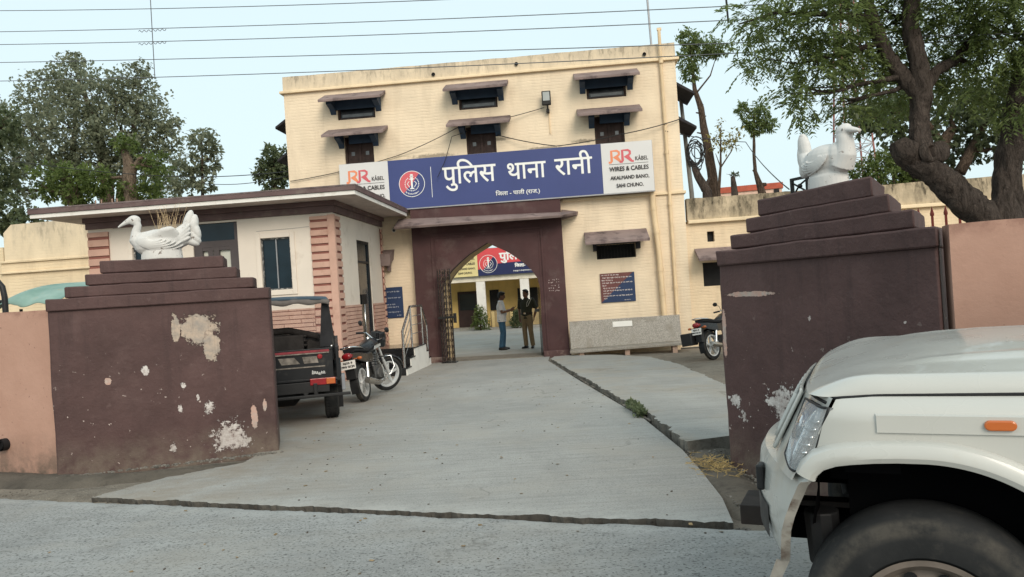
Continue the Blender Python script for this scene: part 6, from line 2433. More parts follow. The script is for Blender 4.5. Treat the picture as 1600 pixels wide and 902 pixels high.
def limb(mb, a, b, r0, r1, seed, bend=.12, n=8, k=9):
    a, b = Vector(a), Vector(b)
    L_ = (b - a).length
    pts = []
    for i in range(n + 1):
        f_ = i / n
        o = Vector((mnoise.noise(Vector((seed, f_ * 2.2, 0))), mnoise.noise(Vector((seed, f_ * 2.2, 9))), mnoise.noise(Vector((seed, f_ * 2.2, 17))) * .5)) * bend * L_ * math.sin(PI * min(1, f_ * 1.0 + .0)) if 0 < f_ < 1 else Vector()
        pts.append(a.lerp(b, f_) + o)
    mb.tube(pts, [lerp(r0, r1, i / n) for i in range(n + 1)], k)
    return pts


GROUPS = {'broadleaf_tree': 'broad leaved trees behind the walls', 'tree_stump': 'lopped stumps behind the right wing', 'small_tree': 'small trees behind the walls', 'clipped_bush': 'bushes in the courtyard'}


def tree(name, label, base, trunk, cl, n, leaf, L, W, bark, group=None, seed=1, twigs=3, cat='tree', droop=.4, extra=None, sub=9, tr=(.02, .006), spread=.34, bark_amp=0.):
    """base: point at the foot; trunk: list of (points, radii) in world space; cl: crown clumps in world space"""
    base = Vector(base)
    root = thing(name, label, cat, base, 0, group or GROUPS.get(name))
    mb = MB()
    nodes = []
    for pts, rad in trunk:
        P = [Vector(p) - base for p in pts]
        # refine with a wander
        Q, RR = [], []
        for i in range(len(P) - 1):
            sb_ = 14 if bark_amp else 5
            for j in range(sb_):
                f_ = j / sb_
                w = Vector((mnoise.noise(P[i].lerp(P[i + 1], f_) * 1.3 + Vector((seed, 0, 0))), mnoise.noise(P[i].lerp(P[i + 1], f_) * 1.3 + Vector((0, seed, 5))), 0)) * lerp(rad[i], rad[i + 1], f_) * .5
                Q.append(P[i].lerp(P[i + 1], f_) + w)
                RR.append(lerp(rad[i], rad[i + 1], f_) * (1 + .10 * mnoise.noise(Vector((i + f_, seed, 2)) * 3)))
        Q.append(P[-1])
        RR.append(rad[-1])
        k0 = len(mb.v)
        nr = 30 if bark_amp else 12
        mb.tube(Q, RR, nr)
        if bark_amp:
            for iq in range(len(Q)):
                for kk in range(nr):
                    v = Vector(mb.v[k0 + iq * nr + kk])
                    d_ = v - Q[iq]
                    rg2 = abs(mnoise.noise(Vector((v.x * 11, v.y * 11, v.z * 3.2)))) + .5 * abs(mnoise.noise(Vector((v.x * 27 + 4, v.y * 27, v.z * 8)))) - .35
                    lump = mnoise.noise(Vector((v.x * 3.5, v.y * 3.5, v.z * 2.2 + 7)))
                    mb.v[k0 + iq * nr + kk] = tuple(Q[iq] + d_ * (1 + bark_amp * rg2 + .16 * lump))
        nodes += list(zip(Q, RR))
    rs = random.Random(seed)
    for i, (c, r_) in enumerate(cl):
        c = Vector(c) - base
        cand = [q for q in nodes if q[0].z < c.z + .2] or nodes
        p, r0 = min(cand, key=lambda q: (q[0] - c).length + .3 * abs(q[0].z - c.z))
        rr_ = max(tr[1], min(r0 * .6, tr[0] * 2.2))
        pts = limb(mb, p, c, rr_, tr[1], seed + i * 3.1, .14)
        for k in range(twigs):
            q = c + Vector((rs.uniform(-1, 1) * r_[0], rs.uniform(-1, 1) * r_[1], rs.uniform(-.3, 1) * r_[2])) * .85
            limb(mb, pts[rs.randint(3, 7)], q, rr_ * .45, tr[1] * .5, seed + i + k * 7.7, .18, 6, 6)
    mb.build('trunk', bark, root, smooth=180, fix=False)
    if n:
        P, D = clump_points([(tuple(Vector(c) - base), r_) for c, r_ in cl], n, seed, sub, spread)
        leaves('crown', leaf, root, P, D, L, W, seed, droop)
    return root


# --- big tree behind the guard room, haze in its leaf colour
def A(x, y, d):
    return tuple(at(x, y, d))


def ball_px(x, y, d, rp, ry=None, depth=None):
    """crown clump: rp, ry radii in survey pixels"""
    k = d / 1200
    return (A(x, y, d), (rp * k, (depth or rp) * k, (ry or rp) * k))


bx = at(165, 330, 34)
cl = [ball_px(110, 118, 34, 40, 32), ball_px(70, 150, 34, 48, 36), ball_px(150, 150, 33.5, 58, 40), ball_px(205, 145, 34, 45, 38), ball_px(40, 195, 34, 46, 34), ball_px(110, 200, 33, 60, 42), ball_px(185, 205, 33.5, 62, 45),
      ball_px(235, 190, 34, 36, 50), ball_px(20, 250, 34.5, 42, 34), ball_px(80, 255, 33.5, 52, 34), ball_px(150, 255, 34, 60, 36), ball_px(225, 250, 34, 50, 36), ball_px(262, 215, 34, 26, 26), ball_px(-30, 200, 35, 50, 60), ball_px(25, 300, 34.5, 36, 24), ball_px(258, 295, 34, 32, 30), ball_px(118, 92, 34, 16, 14), ball_px(220, 108, 34, 18, 16)]
tree('broadleaf_tree', 'large hazy grey green tree rising behind the guard room roof on the left', (bx.x, 34, -.3),
     [([(bx.x, 34, -.3), (bx.x + .1, 34, 4.5), A(165, 260, 34), A(150, 190, 34), A(120, 120, 34)], (.42, .36, .26, .15, .06)),
      ([(bx.x + .1, 34, 4.5), A(205, 240, 34), A(215, 160, 34)], (.28, .16, .06)), ([(bx.x + .1, 34, 4.3), A(90, 260, 34), A(45, 200, 34)], (.28, .17, .06)), ([A(110, 262, 34), A(118, 200, 33.6), A(115, 140, 34)], (.14, .1, .05))],
     cl, 24000, LF_PEEPAL, .175, .125, BARK2, seed=3, twigs=4, tr=(.05, .015), droop=.5)
b2 = at(-30, 330, 30)
tree('broadleaf_tree', 'dark drooping tree cut by the left edge of the photo', (b2.x, 30, -.3), [([(b2.x, 30, -.3), (b2.x, 30, 5), A(-20, 210, 30)], (.3, .22, .1))],
     [ball_px(5, 200, 30, 30, 40), ball_px(-10, 265, 30, 42, 30), ball_px(25, 345, 29, 45, 24), ball_px(-20, 330, 29, 45, 40)], 3400, LF_DARK, .22, .15, BARK2, seed=5, tr=(.05, .012), droop=.7)
b3 = at(205, 310, 27)
tree('pollarded_tree', 'tree with fresh bright green tufts on a thick bare brown trunk behind the guard room', (b3.x, 27, -.3),
     [([(b3.x, 27, -.3), (b3.x, 27, 4.2), A(203, 268, 27), A(192, 230, 27)], (.30, .27, .22, .10)), ([A(204, 275, 27), A(222, 245, 27)], (.15, .08)), ([(b3.x - 1.6, 27, -.3), (b3.x - 1.7, 27, 5.2), A(100, 300, 27)], (.3, .25, .15))],
     [ball_px(198, 225, 27, 22, 16), ball_px(240, 262, 27, 26, 24), ball_px(215, 300, 27.4, 40, 20), ball_px(95, 275, 27, 46, 20), ball_px(150, 280, 27, 32, 24), ball_px(75, 300, 27, 24, 14), ball_px(125, 305, 27, 40, 16)], 5200, LF_BRIGHT, .17, .09, BARK_PALE, seed=8, tr=(.04, .012))
b4 = at(312, 300, 31)
tree('small_tree', 'thin leafy tree standing alone right of the big left tree', (b4.x, 31, -.3), [([(b4.x, 31, -.3), (b4.x, 31, 4), A(315, 215, 31)], (.14, .1, .03))],
     [ball_px(318, 222, 31, 26, 22), ball_px(300, 255, 31, 26, 22), ball_px(330, 250, 31, 16, 24), ball_px(290, 285, 31, 24, 18), ball_px(322, 288, 31, 18, 14)], 1900, LF_PEEPAL, .21, .12, BARK2, seed=11, tr=(.025, .008))
b5 = at(428, 296, 29)
tree('evergreen_tree', 'dark dense tree beside the left corner of the tall station front', (b5.x, 29, -.3), [([(b5.x, 29, -.3), (b5.x, 29, 4), A(428, 240, 29)], (.2, .16, .05))],
     [ball_px(428, 245, 29, 24, 18), ball_px(424, 275, 29, 25, 22), ball_px(445, 262, 29, 20, 30), ball_px(415, 262, 29, 14, 16), ball_px(430, 310, 29, 28, 18)], 3000, LF_DARK, .17, .11, BARK2, seed=13, tr=(.03, .01))

# --- neem tree overhanging from the right
nb0 = Vector((6.0, 9.35, -.15))
NE = 'neem_tree'
cl = [ball_px(1185, 30, 9.3, 45, 38), ball_px(1240, 60, 9.5, 55, 45), ball_px(1300, 30, 9.2, 60, 50), ball_px(1345, 85, 9.6, 60, 45), ball_px(1280, 110, 9.4, 50, 36), ball_px(1250, 150, 9.3, 34, 26), ball_px(1390, 40, 9.8, 60, 60),
      ball_px(1400, 130, 9.9, 50, 40), ball_px(1470, 60, 10, 60, 60), ball_px(1530, 110, 9.6, 60, 50), ball_px(1580, 60, 9.2, 60, 60), ball_px(1520, 20, 9.3, 70, 50), ball_px(1440, -40, 9.3, 110, 50), ball_px(1290, -40, 9.3, 90, 50), ball_px(1590, -30, 9, 80, 60), ball_px(1360, -110, 9.4, 120, 60), ball_px(1520, -120, 9.3, 120, 60), ball_px(1590, 170, 9.2, 36, 30), ball_px(1320, 165, 9.5, 30, 22), ball_px(1168, 85, 9.4, 22, 16), ball_px(1660, 60, 9.2, 80, 80)]


def neem_leaves(parent, base, cl, nsp, seed):
    rg_ = np.random.default_rng(seed)
    vol = np.array([r_[0] * r_[2] for c, r_ in cl]) ** .9
    cnt = (nsp * vol / vol.sum()).astype(int)
    P, D = [], []
    for (c, r_), k in zip(cl, cnt):
        c = np.array(c) - np.array(base)
        for _ in range(k):
            q = rg_.normal(size=3)
            q /= np.linalg.norm(q)
            q *= rg_.uniform(.05, 1.) ** .45
            o = c + q * np.array(r_)
            # gather in sprays
            o = o + .10 * np.sin(o[[1, 2, 0]] * 9)
            d = q + rg_.normal(size=3) * .55
            d[2] -= .35
            d /= np.linalg.norm(d)
            s = np.cross(d, [0, 0, 1.])
            s /= np.linalg.norm(s) + 1e-9
            ln = rg_.uniform(.16, .28)
            for j in range(7):
                f_ = (j + 1) / 7.5
                b_ = o + d * ln * f_ + np.array([0, 0, -.35 * ln * f_ * f_])
                for sg_ in (1, -1):
                    P.append(b_)
                    D.append(d * .55 + s * sg_ * .8 + rg_.normal(size=3) * .12 + np.array([0, 0, -.15]))
    return leaves('crown', LF_NEEM, parent, P, D, .078, .026, seed, .15)


root = tree(NE, 'large neem tree with a forked dark trunk overhanging the right compound wall', nb0,
            [([nb0, (6.0, 9.35, 1.2), (5.98, 9.35, 1.85)], (.31, .26, .26)),
             ([(6.0, 9.35, 1.6), (5.72, 9.32, 2.02), (5.35, 9.3, 2.40), (5.02, 9.3, 2.72), (4.86, 9.3, 2.88)], (.24, .185, .17, .165, .14)),
             ([(5.10, 9.3, 2.62), (5.09, 9.32, 3.0), (5.14, 9.34, 3.5), (5.10, 9.3, 3.95), (5.02, 9.3, 4.45), (5.1, 9.3, 5.3), (5.0, 9.3, 6.4)], (.15, .122, .115, .105, .095, .085, .05)),
             ([(6.02, 9.35, 1.7), (6.12, 9.32, 2.3), (6.16, 9.3, 3.1), (6.36, 9.3, 3.7), (6.7, 9.2, 4.6), (6.8, 9.2, 5.8)], (.26, .155, .135, .115, .09, .05)),
             ([(5.12, 9.34, 3.55), (4.86, 9.4, 3.95), (4.72, 9.4, 4.25), (4.58, 9.4, 4.7), (4.2, 9.3, 5.3)], (.10, .085, .075, .065, .04)),
             ([(5.12, 9.34, 3.6), (5.35, 9.4, 3.85), (5.62, 9.5, 3.98), (6.0, 9.5, 4.4)], (.10, .07, .06, .03)),
             ([(4.6, 9.4, 4.55), (4.0, 9.35, 4.62), (3.4, 9.3, 4.66), (2.95, 9.3, 4.55)], (.045, .035, .022, .01)),
             ([(4.72, 9.4, 4.25), (4.25, 9.4, 4.15), (3.7, 9.4, 4.05)], (.04, .028, .012))],
            cl, 0, LF_NEEM, .1, .03, BARK, seed=21, twigs=5, tr=(.018, .005), bark_amp=.30)
neem_leaves(root, nb0, cl, 3600, 5)
mb = MB()
mb.ball((-.80, -.20, 2.98), (.12, .05, .13), 18)
mb.lathe([(.13, -.06), (.12, .0), (.075, .015), (.07, -.02), (.001, -.03)], (-.92, -.235, 2.98), (.35, -1, .1), 22)
mb.tube([(-1.02, -.04, 2.95), (-1.20, -.06, 3.06), (-1.28, -.06, 3.04)], [.17, .15, .10], 14)
mb.build('branch_scar', BARK, root, smooth=180)

b6 = Vector((8.9, 20.6, -.4))
tree('broadleaf_tree', 'dark leafy tree behind the stained wall on the right, between the neem trunks', b6,
     [([b6, (8.9 + 1.9, 20.6, 3.6), A(1490, 200, 20.6)], (.3, .26, .12)), ([A(1480, 235, 20.6), A(1440, 180, 20.6)], (.12, .06)), ([A(1500, 270, 20.6), A(1545, 180, 20.6)], (.16, .08))],
     [ball_px(1380, 190, 20.6, 52, 28), ball_px(1350, 170, 20, 30, 20), ball_px(1430, 215, 21, 46, 30), ball_px(1400, 150, 20.6, 46, 30), ball_px(1480, 165, 21, 55, 36), ball_px(1540, 200, 20.6, 50, 32), ball_px(1500, 240, 21.5, 40, 22), ball_px(1590, 230, 20.6, 40, 40), ball_px(1560, 150, 20.6, 60, 40), ball_px(1440, 255, 21.5, 34, 16), ball_px(1610, 180, 20.6, 40, 50)],
     7500, LF_DARK, .17, .12, BARK2, seed=31, tr=(.04, .010), sub=8)
b7 = Vector((10.4, 20.4, -.4))
tree('bush', 'bright green bush showing over the wall beside the duck statue', at(1395, 275, 20.2) - Vector((0, 0, 3.9)), [([at(1395, 275, 20.2) - Vector((0, 0, 3.9)), at(1395, 265, 20.2)], (.08, .03))],
     [ball_px(1345, 268, 20.2, 22, 13), ball_px(1380, 252, 20.2, 30, 18), ball_px(1420, 258, 20.2, 32, 20), ball_px(1400, 275, 20.2, 50, 12)], 2400, LF_BRIGHT, .16, .06, BARK2, seed=33, cat='bush', tr=(.02, .006))

# --- thin roadside trees behind the right wing
Z = 24
b = at(1115, 306, Z)
root = tree('tall_thin_tree', 'tall thin tree with lopped stubs and a feathery top, right of the station', (b.x, Z, -.3),
            [([(b.x + .05, Z, -.3), A(1115, 306, Z), A(1108, 240, Z), A(1095, 170, Z), A(1086, 140, Z), A(1082, 100, Z)], (.2, .17, .14, .10, .07, .03)), ([A(1088, 146, Z), A(1110, 118, Z), A(1118, 92, Z)], (.03, .022, .01))],
            [ball_px(1075, 60, Z, 18, 20), ball_px(1098, 75, Z, 24, 20), ball_px(1074, 92, Z, 17, 22), ball_px(1122, 78, Z, 24, 10), ball_px(1080, 115, Z, 16, 12)], 2400, LF_NEEM, .15, .06, BARK2, seed=41, tr=(.02, .006), droop=.7)
mb = MB()
for y, s_, ln in ((178, -1, 10), (183, 1, 5), (210, -1, 14), (206, -1, 7), (222, -1, 8), (235, 1, 10), (170, -1, 6), (165, 1, 4), (240, -1, 10)):
    x = 1096 + (y - 170) * .18
    p = at(x, y, Z) - Vector((b.x, Z, -.3))
    mb.tube([p, p + Vector((s_ * ln * Z / 1200, 0, ln * .25 * Z / 1200))], [.035, .02], 6)
mb.build('stub', BARK2, root)
b = at(1105, 306, Z)
tree('tree_stump', 'dark lopped forked stump leaning beside the cable pole', (b.x, Z - .3, -.3), [([(b.x, Z - .3, -.3), A(1104, 300, Z - .3), A(1093, 277, Z - .3), A(1087, 262, Z - .3), A(1080, 251, Z - .3)], (.17, .15, .12, .10, .05)), ([A(1092, 276, Z - .3), A(1092, 263, Z - .3)], (.06, .05)), ([A(1102, 292, Z - .3), A(1109, 278, Z - .3)], (.06, .04))], [], 0, None, 0, 0, BARK, seed=43, cat='tree stump')
b = at(1147, 304, Z)
tree('tree_stump', 'short straight lopped stump before the red roofed house', (b.x, Z + .5, -.3), [([(b.x, Z + .5, -.3), A(1147, 303, Z + .5), A(1145, 276, Z + .5)], (.13, .11, .07))], [ball_px(1141, 273, Z + .5, 9, 2), ball_px(1150, 271, Z + .5, 6, 2)], 40, LF_DARK, .12, .06, BARK, seed=44, cat='tree stump', tr=(.01, .006))
b = at(1123, 304, Z)
tree('sapling', 'slender sapling with sparse yellowish leaves left of the lone stump', (b.x, Z - .6, -.3),
     [([(b.x, Z - .6, -.3), A(1123, 300, Z - .6), A(1126, 258, Z - .6), A(1126, 200, Z - .6)], (.07, .055, .035, .012)), ([A(1126, 262, Z - .6), A(1142, 238, Z - .6), A(1150, 215, Z - .6)], (.025, .016, .008)), ([A(1126, 262, Z - .6), A(1118, 240, Z - .6)], (.02, .008))],
     [ball_px(1128, 196, Z - .6, 10, 9), ball_px(1115, 215, Z - .6, 14, 9), ball_px(1142, 218, Z - .6, 14, 12), ball_px(1130, 228, Z - .6, 18, 10), ball_px(1150, 208, Z - .6, 12, 8)], 330, LF_YELLOW, .13, .05, BARK2, seed=47, tr=(.012, .004), sub=4, spread=.7)
b = at(1190, 303, Z)
tree('small_tree', 'young tree with three drooping tufts on a bare stem, left of the duck statue', (b.x, Z + .4, -.3),
     [([(b.x, Z + .4, -.3), A(1190, 302, Z + .4), A(1187, 288, Z + .4), A(1180, 268, Z + .4), A(1178, 240, Z + .4), A(1178, 180, Z + .4)], (.14, .13, .10, .06, .05, .03)), ([A(1188, 290, Z + .4), A(1197, 288, Z + .4)], (.09, .05)), ([A(1181, 271, Z + .4), A(1176, 266, Z + .4)], (.03, .02))],
     [ball_px(1161, 172, Z + .4, 11, 16), ball_px(1172, 192, Z + .4, 14, 12), ball_px(1187, 176, Z + .4, 14, 22), ball_px(1200, 194, Z + .4, 16, 12), ball_px(1178, 202, Z + .4, 10, 10)], 2000, LF_BRIGHT if False else LF_NEEM, .14, .05, BARK2, seed=49, tr=(.015, .005), droop=1.0)

# --- clipped bushes in the courtyard
for i, (xx, hh, rr_, lb) in enumerate(((-2.22, 1.18, .43, 'cone shaped green bush by the brown door, left one seen through the arch'), (-.56, .92, .30, 'smaller green bush behind the uniformed man in the courtyard'))):
    c = bw(xx, 15.3, 0)
    cl = [((c.x, c.y, c.z + hh * .25), (rr_, rr_, hh * .27)), ((c.x + .04, c.y, c.z + hh * .52), (rr_ * .85, rr_ * .85, hh * .25)), ((c.x, c.y, c.z + hh * .8), (rr_ * .5, rr_ * .5, hh * .22))]
    tree('clipped_bush', lb, c, [([c, (c.x, c.y, c.z + hh * .8)], (.05, .01))], cl, 1500, LF_BRIGHT if i == 0 else LF_DARK, .11, .05, BARK2, seed=60 + i, cat='bush', tr=(.012, .004))
M['bank'] = mat('dark verge soil', (.105, .09, .072), .95, .4, 3, .9, 30, dirt=((.05, .042, .034), .4, 6))
# ================================================================ poles, wires, far things
mp = thing('cable_pole', 'grey steel pole with a coil of black cable at the right corner of the station', 'pole', (5.18, 21.2, -.3))
MB().tube([(0, 0, 0), (-.06, 0, 4.2), (-.20, 0, 7.0)], [.075, .065, .05], 12).build('pole', mat('grey weathered pole', (.16, .16, .15), .7, .2, 5), mp, smooth=60)
mb = MB()
rs = random.Random(4)
for k in range(9):
    cx_, cz_ = .10 + rs.uniform(-.06, .08), 5.25 + rs.uniform(-.12, .12)
    r0, r1 = rs.uniform(.10, .24), rs.uniform(.22, .42)
    mb.tube([(cx_ + r0 * math.cos(2 * PI * q / 20), rs.uniform(-.02, .02) - .1, cz_ + r1 * math.sin(2 * PI * q / 20)) for q in range(21)], .014, 5)
mb.build('cable_coil', M['cable'], mp, smooth=180)
an = thing('antenna_mast', 'slim grey mast rising behind the top right corner of the station', 'mast', (bw(4.55, .6, 0).x, bw(4.55, .6, 0).y, bw(0, 0, 7.2).z))
MB().tube([(0, 0, 0), (-.05, 0, 2.4)], .028, 8).build('mast', M['alu'], an, smooth=60)

WM = mat('overhead wire', (.12, .125, .13), .6)


def wire(label, a, b, sag, r=.007):
    """a, b: (px, py, distance) of two points it passes"""
    p, q = at(*a), at(*b)
    d = q - p
    P0, P1 = p - d * .35, q + d * .35
    pts = []
    for k in range(41):
        f_ = k / 40
        v = P0.lerp(P1, f_)
        v.z += -sag * 4 * f_ * (1 - f_) + sag * 4 * .21 * .79 * 1.0
        pts.append(v)
    o = MB().tube([v - pts[0] for v in pts], r, 5).build('overhead_wire', WM, smooth=180)
    o.location = pts[0]
    tag(o, label, 'wire', 'overhead wires')
    return o


wire('topmost overhead wire, leaving the photo above the signboard', (0, 17, 15), (690, 0, 12), .10)
wire('second overhead wire from the top, carrying short twisted ties', (0, 50, 15), (1140, 10, 10.5), .14)
wire('third overhead wire from the top, crossing the sky above the big tree', (0, 70, 15), (1140, 32, 10.5), .14)
wire('fourth overhead wire, crossing just above the flat roof of the station', (0, 98, 15), (1600, 52, 9), .10)
wire('lowest overhead wire, passing in front of the station parapet', (0, 127, 15), (1057, 88, 10.5), .12)
sp = thing('wire_spacer', 'thin rod tying the overhead wires together at upper left', 'wire spacer', at(236, 60, 13.9))
p0, p1 = at(234, -20, 13.9) - sp.location, at(242, 122, 13.9) - sp.location
mb = MB().tube([p0, p1], .008, 5)
mb.build('rod', WM, sp)
mb = MB()
for y in (68, 48):
    c = at(238, y, 13.9) - sp.location
    mb.tube([c + Vector((-.25 + .5 * k / 24, 0, .02 * math.sin(k * 1.6))) for k in range(25)], .006, 4)
mb.build('twisted_tie', WM, sp)
sp = thing('wire_spacer', 'short dark rod hanging from the wires beside the neem crown', 'wire spacer', at(1135, 10, 10.5))
MB().tube([at(1132, -30, 10.5) - sp.location, at(1138, 36, 10.5) - sp.location], .014, 6).build('rod', M['cable'], sp)
cable('service_wire', 'thin slack wire running down from the young tree to the right pier', [at(1040, 205, 19.3), at(1165, 222, 24.2), at(1233, 296, 14)], .012, 'service wires strung above the walls', sag=.01)
cable('service_wire', 'slack black wire between the big tree and the station corner', [at(-20, 245, 26), at(250, 275, 24), at(450, 268, 20)], .012, 'service wires strung above the walls', sag=.012)
cable('service_wire', 'lower of the two wires slung between guard room and station corner', [at(320, 287, 24), at(450, 275, 20.2)], .010, 'service wires strung above the walls', sag=.02)

# pale house with a red roof line far off
fh = thing('distant_house', 'distant pale house with a red painted roof edge beyond the thin trees', 'house', (18.8, 60, 0), R(-14))
MB().box(-2.4, 2.6, 0, 5, -.4, 8.1).build('wall', mat('pale peach wall', (.66, .46, .36), .9), fh)
MB().box(-2.5, 2.7, -.12, 5.1, 8.102, 8.55).build('parapet', mat('brick red paint', (.42, .10, .06), .9), fh)
MB().box(2.0, 2.4, -.05, -.002, 7.2, 8.05).build('window', M['black'], fh)
MB().box(-1.9, -1.5, -.05, -.002, 6.4, 7.4).build('window', M['black'], fh)

# lattice telecom tower
tw = thing('lattice_tower', 'red and white lattice telecom tower far behind the duck statue', 'tower', (41, 90, 0))
mb, mb2 = MB(), MB()
W0, W1, HT = 2.4, .55, 38
for i in range(4):
    sx, sy = ((1, 1), (1, -1), (-1, -1), (-1, 1))[i]
    tx, ty = ((1, -1), (-1, -1), (-1, 1), (1, 1))[i]
    mb.tube([(sx * W0, sy * W0, -1), (sx * W1, sy * W1, HT)], .11, 6)
    nseg = 24
    for k in range(nseg):
        z0, z1 = HT * k / nseg, HT * (k + 1) / nseg
        w0, w1 = lerp(W0, W1, z0 / HT), lerp(W0, W1, z1 / HT)
        mb2.tube([(sx * w0, sy * w0, z0), (tx * w1, ty * w1, z1)], .05, 4)
        mb2.tube([(tx * w0, ty * w0, z0), (sx * w1, sy * w1, z1)], .05, 4)
        mb2.tube([(sx * w0, sy * w0, z0), (tx * w0, ty * w0, z0)], .05, 4)
mb.build('leg', mat('faded red steel', (.30, .13, .11), .8), tw, smooth=60)
mb2.build('bracing', mat('galvanised steel', (.42, .40, .40), .6), tw)

# red spiked railing behind the right pier
rl = thing('spiked_railing', 'red brown pointed iron railing showing above the wall behind the right pier', 'railing', (at(1456, 330, 11.5).x, 11.5, -.2), R(-19.7))
hr = at(1456, 325, 11.5).z + .2
for k in range(-3, 9):
    x = .148 * k * 1.22
    mb = MB()
    mb.box(x - .016, x + .016, -.016, .016, 0, hr - .12)
    mb.lathe([(.026, hr - .12), (.03, hr - .09), (.001, hr + .02)], (x, 0, 0), 'z', 8)
    mb.build('spike', mat('red oxide paint', (.20, .035, .025), .7) if k == -3 else bpy.data.materials['red oxide paint'], rl)
MB().box(-.7, 1.6, -.012, .012, hr - .5, hr - .46).build('rail', bpy.data.materials['red oxide paint'], rl)

# green tarpaulin slung on a frame behind the left wall
tp = thing('tarpaulin', 'faded green tarpaulin draped over a dark frame behind the left compound wall', 'tarpaulin', (-6.55, 10.3, -.05))
GT = NT('faded green tarpaulin')
gb = GT.mix(GT.ramp(GT.noise(3, 5), .3, .7), (.13, .24, .20), (.27, .38, .33))
gb = GT.mix(GT.ramp(GT.noise(6, 6, .7), .58, .72, 0, .8), gb, (.30, .24, .15))
GT.finish(gb, .6, .3)


def tarp(u, v):
    # u along (0 left .. 1 right), v back to front lip
    x = lerp(-.50, .95, u)
    ridge = 1.93 + .16 * min(1, u / .42) + .0 * u
    z = ridge - .10 * v - .20 * v ** 3 - .04 * math.sin(u * 9 + v * 2) * v
    if u < .32:
        z -= .02 * math.sin(u * 30)
    # scooped corner: hangs lower at the left, lifts towards the right
    z -= .10 * v * math.cos(u * PI * 1.2) * (1 if u < .5 else .3)
    z += .03 * math.sin(u * 22) * v * v
    y = lerp(.9, -.35, v) + .04 * math.sin(u * 14) * v
    return (x - .12 * v * (1 - u), y, z)


o = MB().grid(tarp, fr_(0, 1, 46), fr_(0, 1, 18)).build('cloth', GT.m, tp, smooth=180)
o.modifiers.new('solid', 'SOLIDIFY').thickness = .008
mb = MB()
mb.tube([(-.56, .85, 1.86), (-.58, .3, 1.86), (-.60, -.30, 1.70)], .03, 8)
mb.tube([(-.56, .85, 1.88), (.95, .9, 2.05)], .022, 8)
for x, y in ((-.55, .8), (.92, .85), (-.55, -.2), (.9, -.2)):
    mb.tube([(x, y, 0), (x, y, 1.75)], .022, 8)
mb.build('frame', M['iron'], tp, smooth=60)
MB().box(-.1, .8, -.1, .5, 1.0, 1.56).build('load', mat('maroon and grey load', (.12, .05, .045), .7, .4, 3), tp, bevel=.03)
hp_ = thing('bent_pipe', 'black bent pipe standing behind the left wall at the edge of the photo', 'pipe', (-6.27, 9.5, -.12))
MB().tube([(0, 0, 0), (0, 0, 1.95), (-.02, 0, 2.08), (-.08, 0, 2.16), (-.18, 0, 2.19), (-.8, 0, 2.2)], .034, 12).build('tube', M['plastic'], hp_, smooth=60)

# ================================================================ litter, weeds, rubble along the edges
rs = random.Random(17)


def scatter(name, label, cat, n, place, size, m, seed, flat=.6):
    r2 = random.Random(seed)
    mb = MB()
    for k in range(n):
        x, y, z = place(r2)
        s_ = size * r2.uniform(.4, 1.5)
        pts = []
        for c in ((-1, -1, -1), (1, -1, -1), (1, 1, -1), (-1, 1, -1), (-1, -1, 1), (1, -1, 1), (1, 1, 1), (-1, 1, 1)):
            pts.append(Vector((c[0] * s_ * r2.uniform(.5, 1), c[1] * s_ * r2.uniform(.5, 1), c[2] * s_ * flat * r2.uniform(.4, 1))))
        q = Matrix.Rotation(r2.uniform(0, 6.3), 3, 'Z') @ Matrix.Rotation(r2.uniform(-.4, .4), 3, 'X')
        pts = [q @ p + Vector((x, y, z)) for p in pts]
        mb.hexa(pts[:4], pts[4:])
    o = mb.build(name, m, smooth=0)
    o['kind'] = 'stuff'
    o['label'] = label
    o['category'] = cat
    return o


def strip(s0, s1, a0, a1):
    def f_(r2):
        a, s_ = r2.uniform(a0, a1), r2.uniform(s0, s1)
        x, y = rpt(a, s_)
        return (x, y, gz(x, y) + .005)
    return f_


RUB_ = mat('broken concrete crumbs', (.17, .155, .135), .95, .4, 9, .4, 40)
scatter('rubble', 'broken concrete crumbs in the gap along the road edge', 'rubble', 1500, strip(-.05, .17, -5.0, .2), .015, RUB_, 3)
scatter('rubble', 'dark dirt and crumbs along the foot of the left wall and pier', 'rubble', 600, strip(.05, .75, -10, -5.0), .007, M['bank'], 4)
scatter('gravel', 'small stones and dust in the corner by the right pier', 'gravel', 420, lambda r2: (lambda x, y: (x, y, gz(x, y) + .05))(r2.uniform(1.40, 1.8), r2.uniform(5.0, 6.9)), .010, RUB_, 6)
scatter('rubble', 'crumbs along the foot of the left pier', 'rubble', 220, lambda r2: (lambda f_: (lerp(-4.5, -2.5, f_), lerp(7.45, 8.05, f_) - abs(r2.gauss(0, .05)), gz(-3, 7.8) + .065))(r2.uniform(0, 1)), .013, RUB_, 7)
scatter('gravel', 'loose grit lying in the joint beside the raised pavement', 'gravel', 300, lambda r2: (lambda f_: (lerp(1.46, .78, f_) - .01, lerp(8.6, 17.8, f_), dtop(1.2, lerp(8.6, 17.8, f_)) + .002))(r2.uniform(0, 1) ** 1.6), .012, RUB_, 8)
scatter('litter', 'small dry leaves and paper scraps lying on the ramp and road', 'litter', 130, lambda r2: (lambda x, y: (x, y, (dtop(x, y) if sdist(x, y) > .15 else min(.14, -sdist(x, y) * .05)) + .004))(r2.uniform(-3.2, 1.3), r2.uniform(3.0, 17)), .011, mat('dry leaf litter', (.24, .17, .09), .9, .6, 9), 19, .12)
scatter('gravel', 'scattered grit and leaf bits on the ramp and road', 'gravel', 170, lambda r2: (lambda x, y: (x, y, (dtop(x, y) if sdist(x, y) > .15 else min(.14, -sdist(x, y) * .05)) + .003))(r2.uniform(-2.6, 1.2), r2.uniform(3.2, 14)), .007, mat('dark specks', (.08, .065, .05), .9), 9, .35)

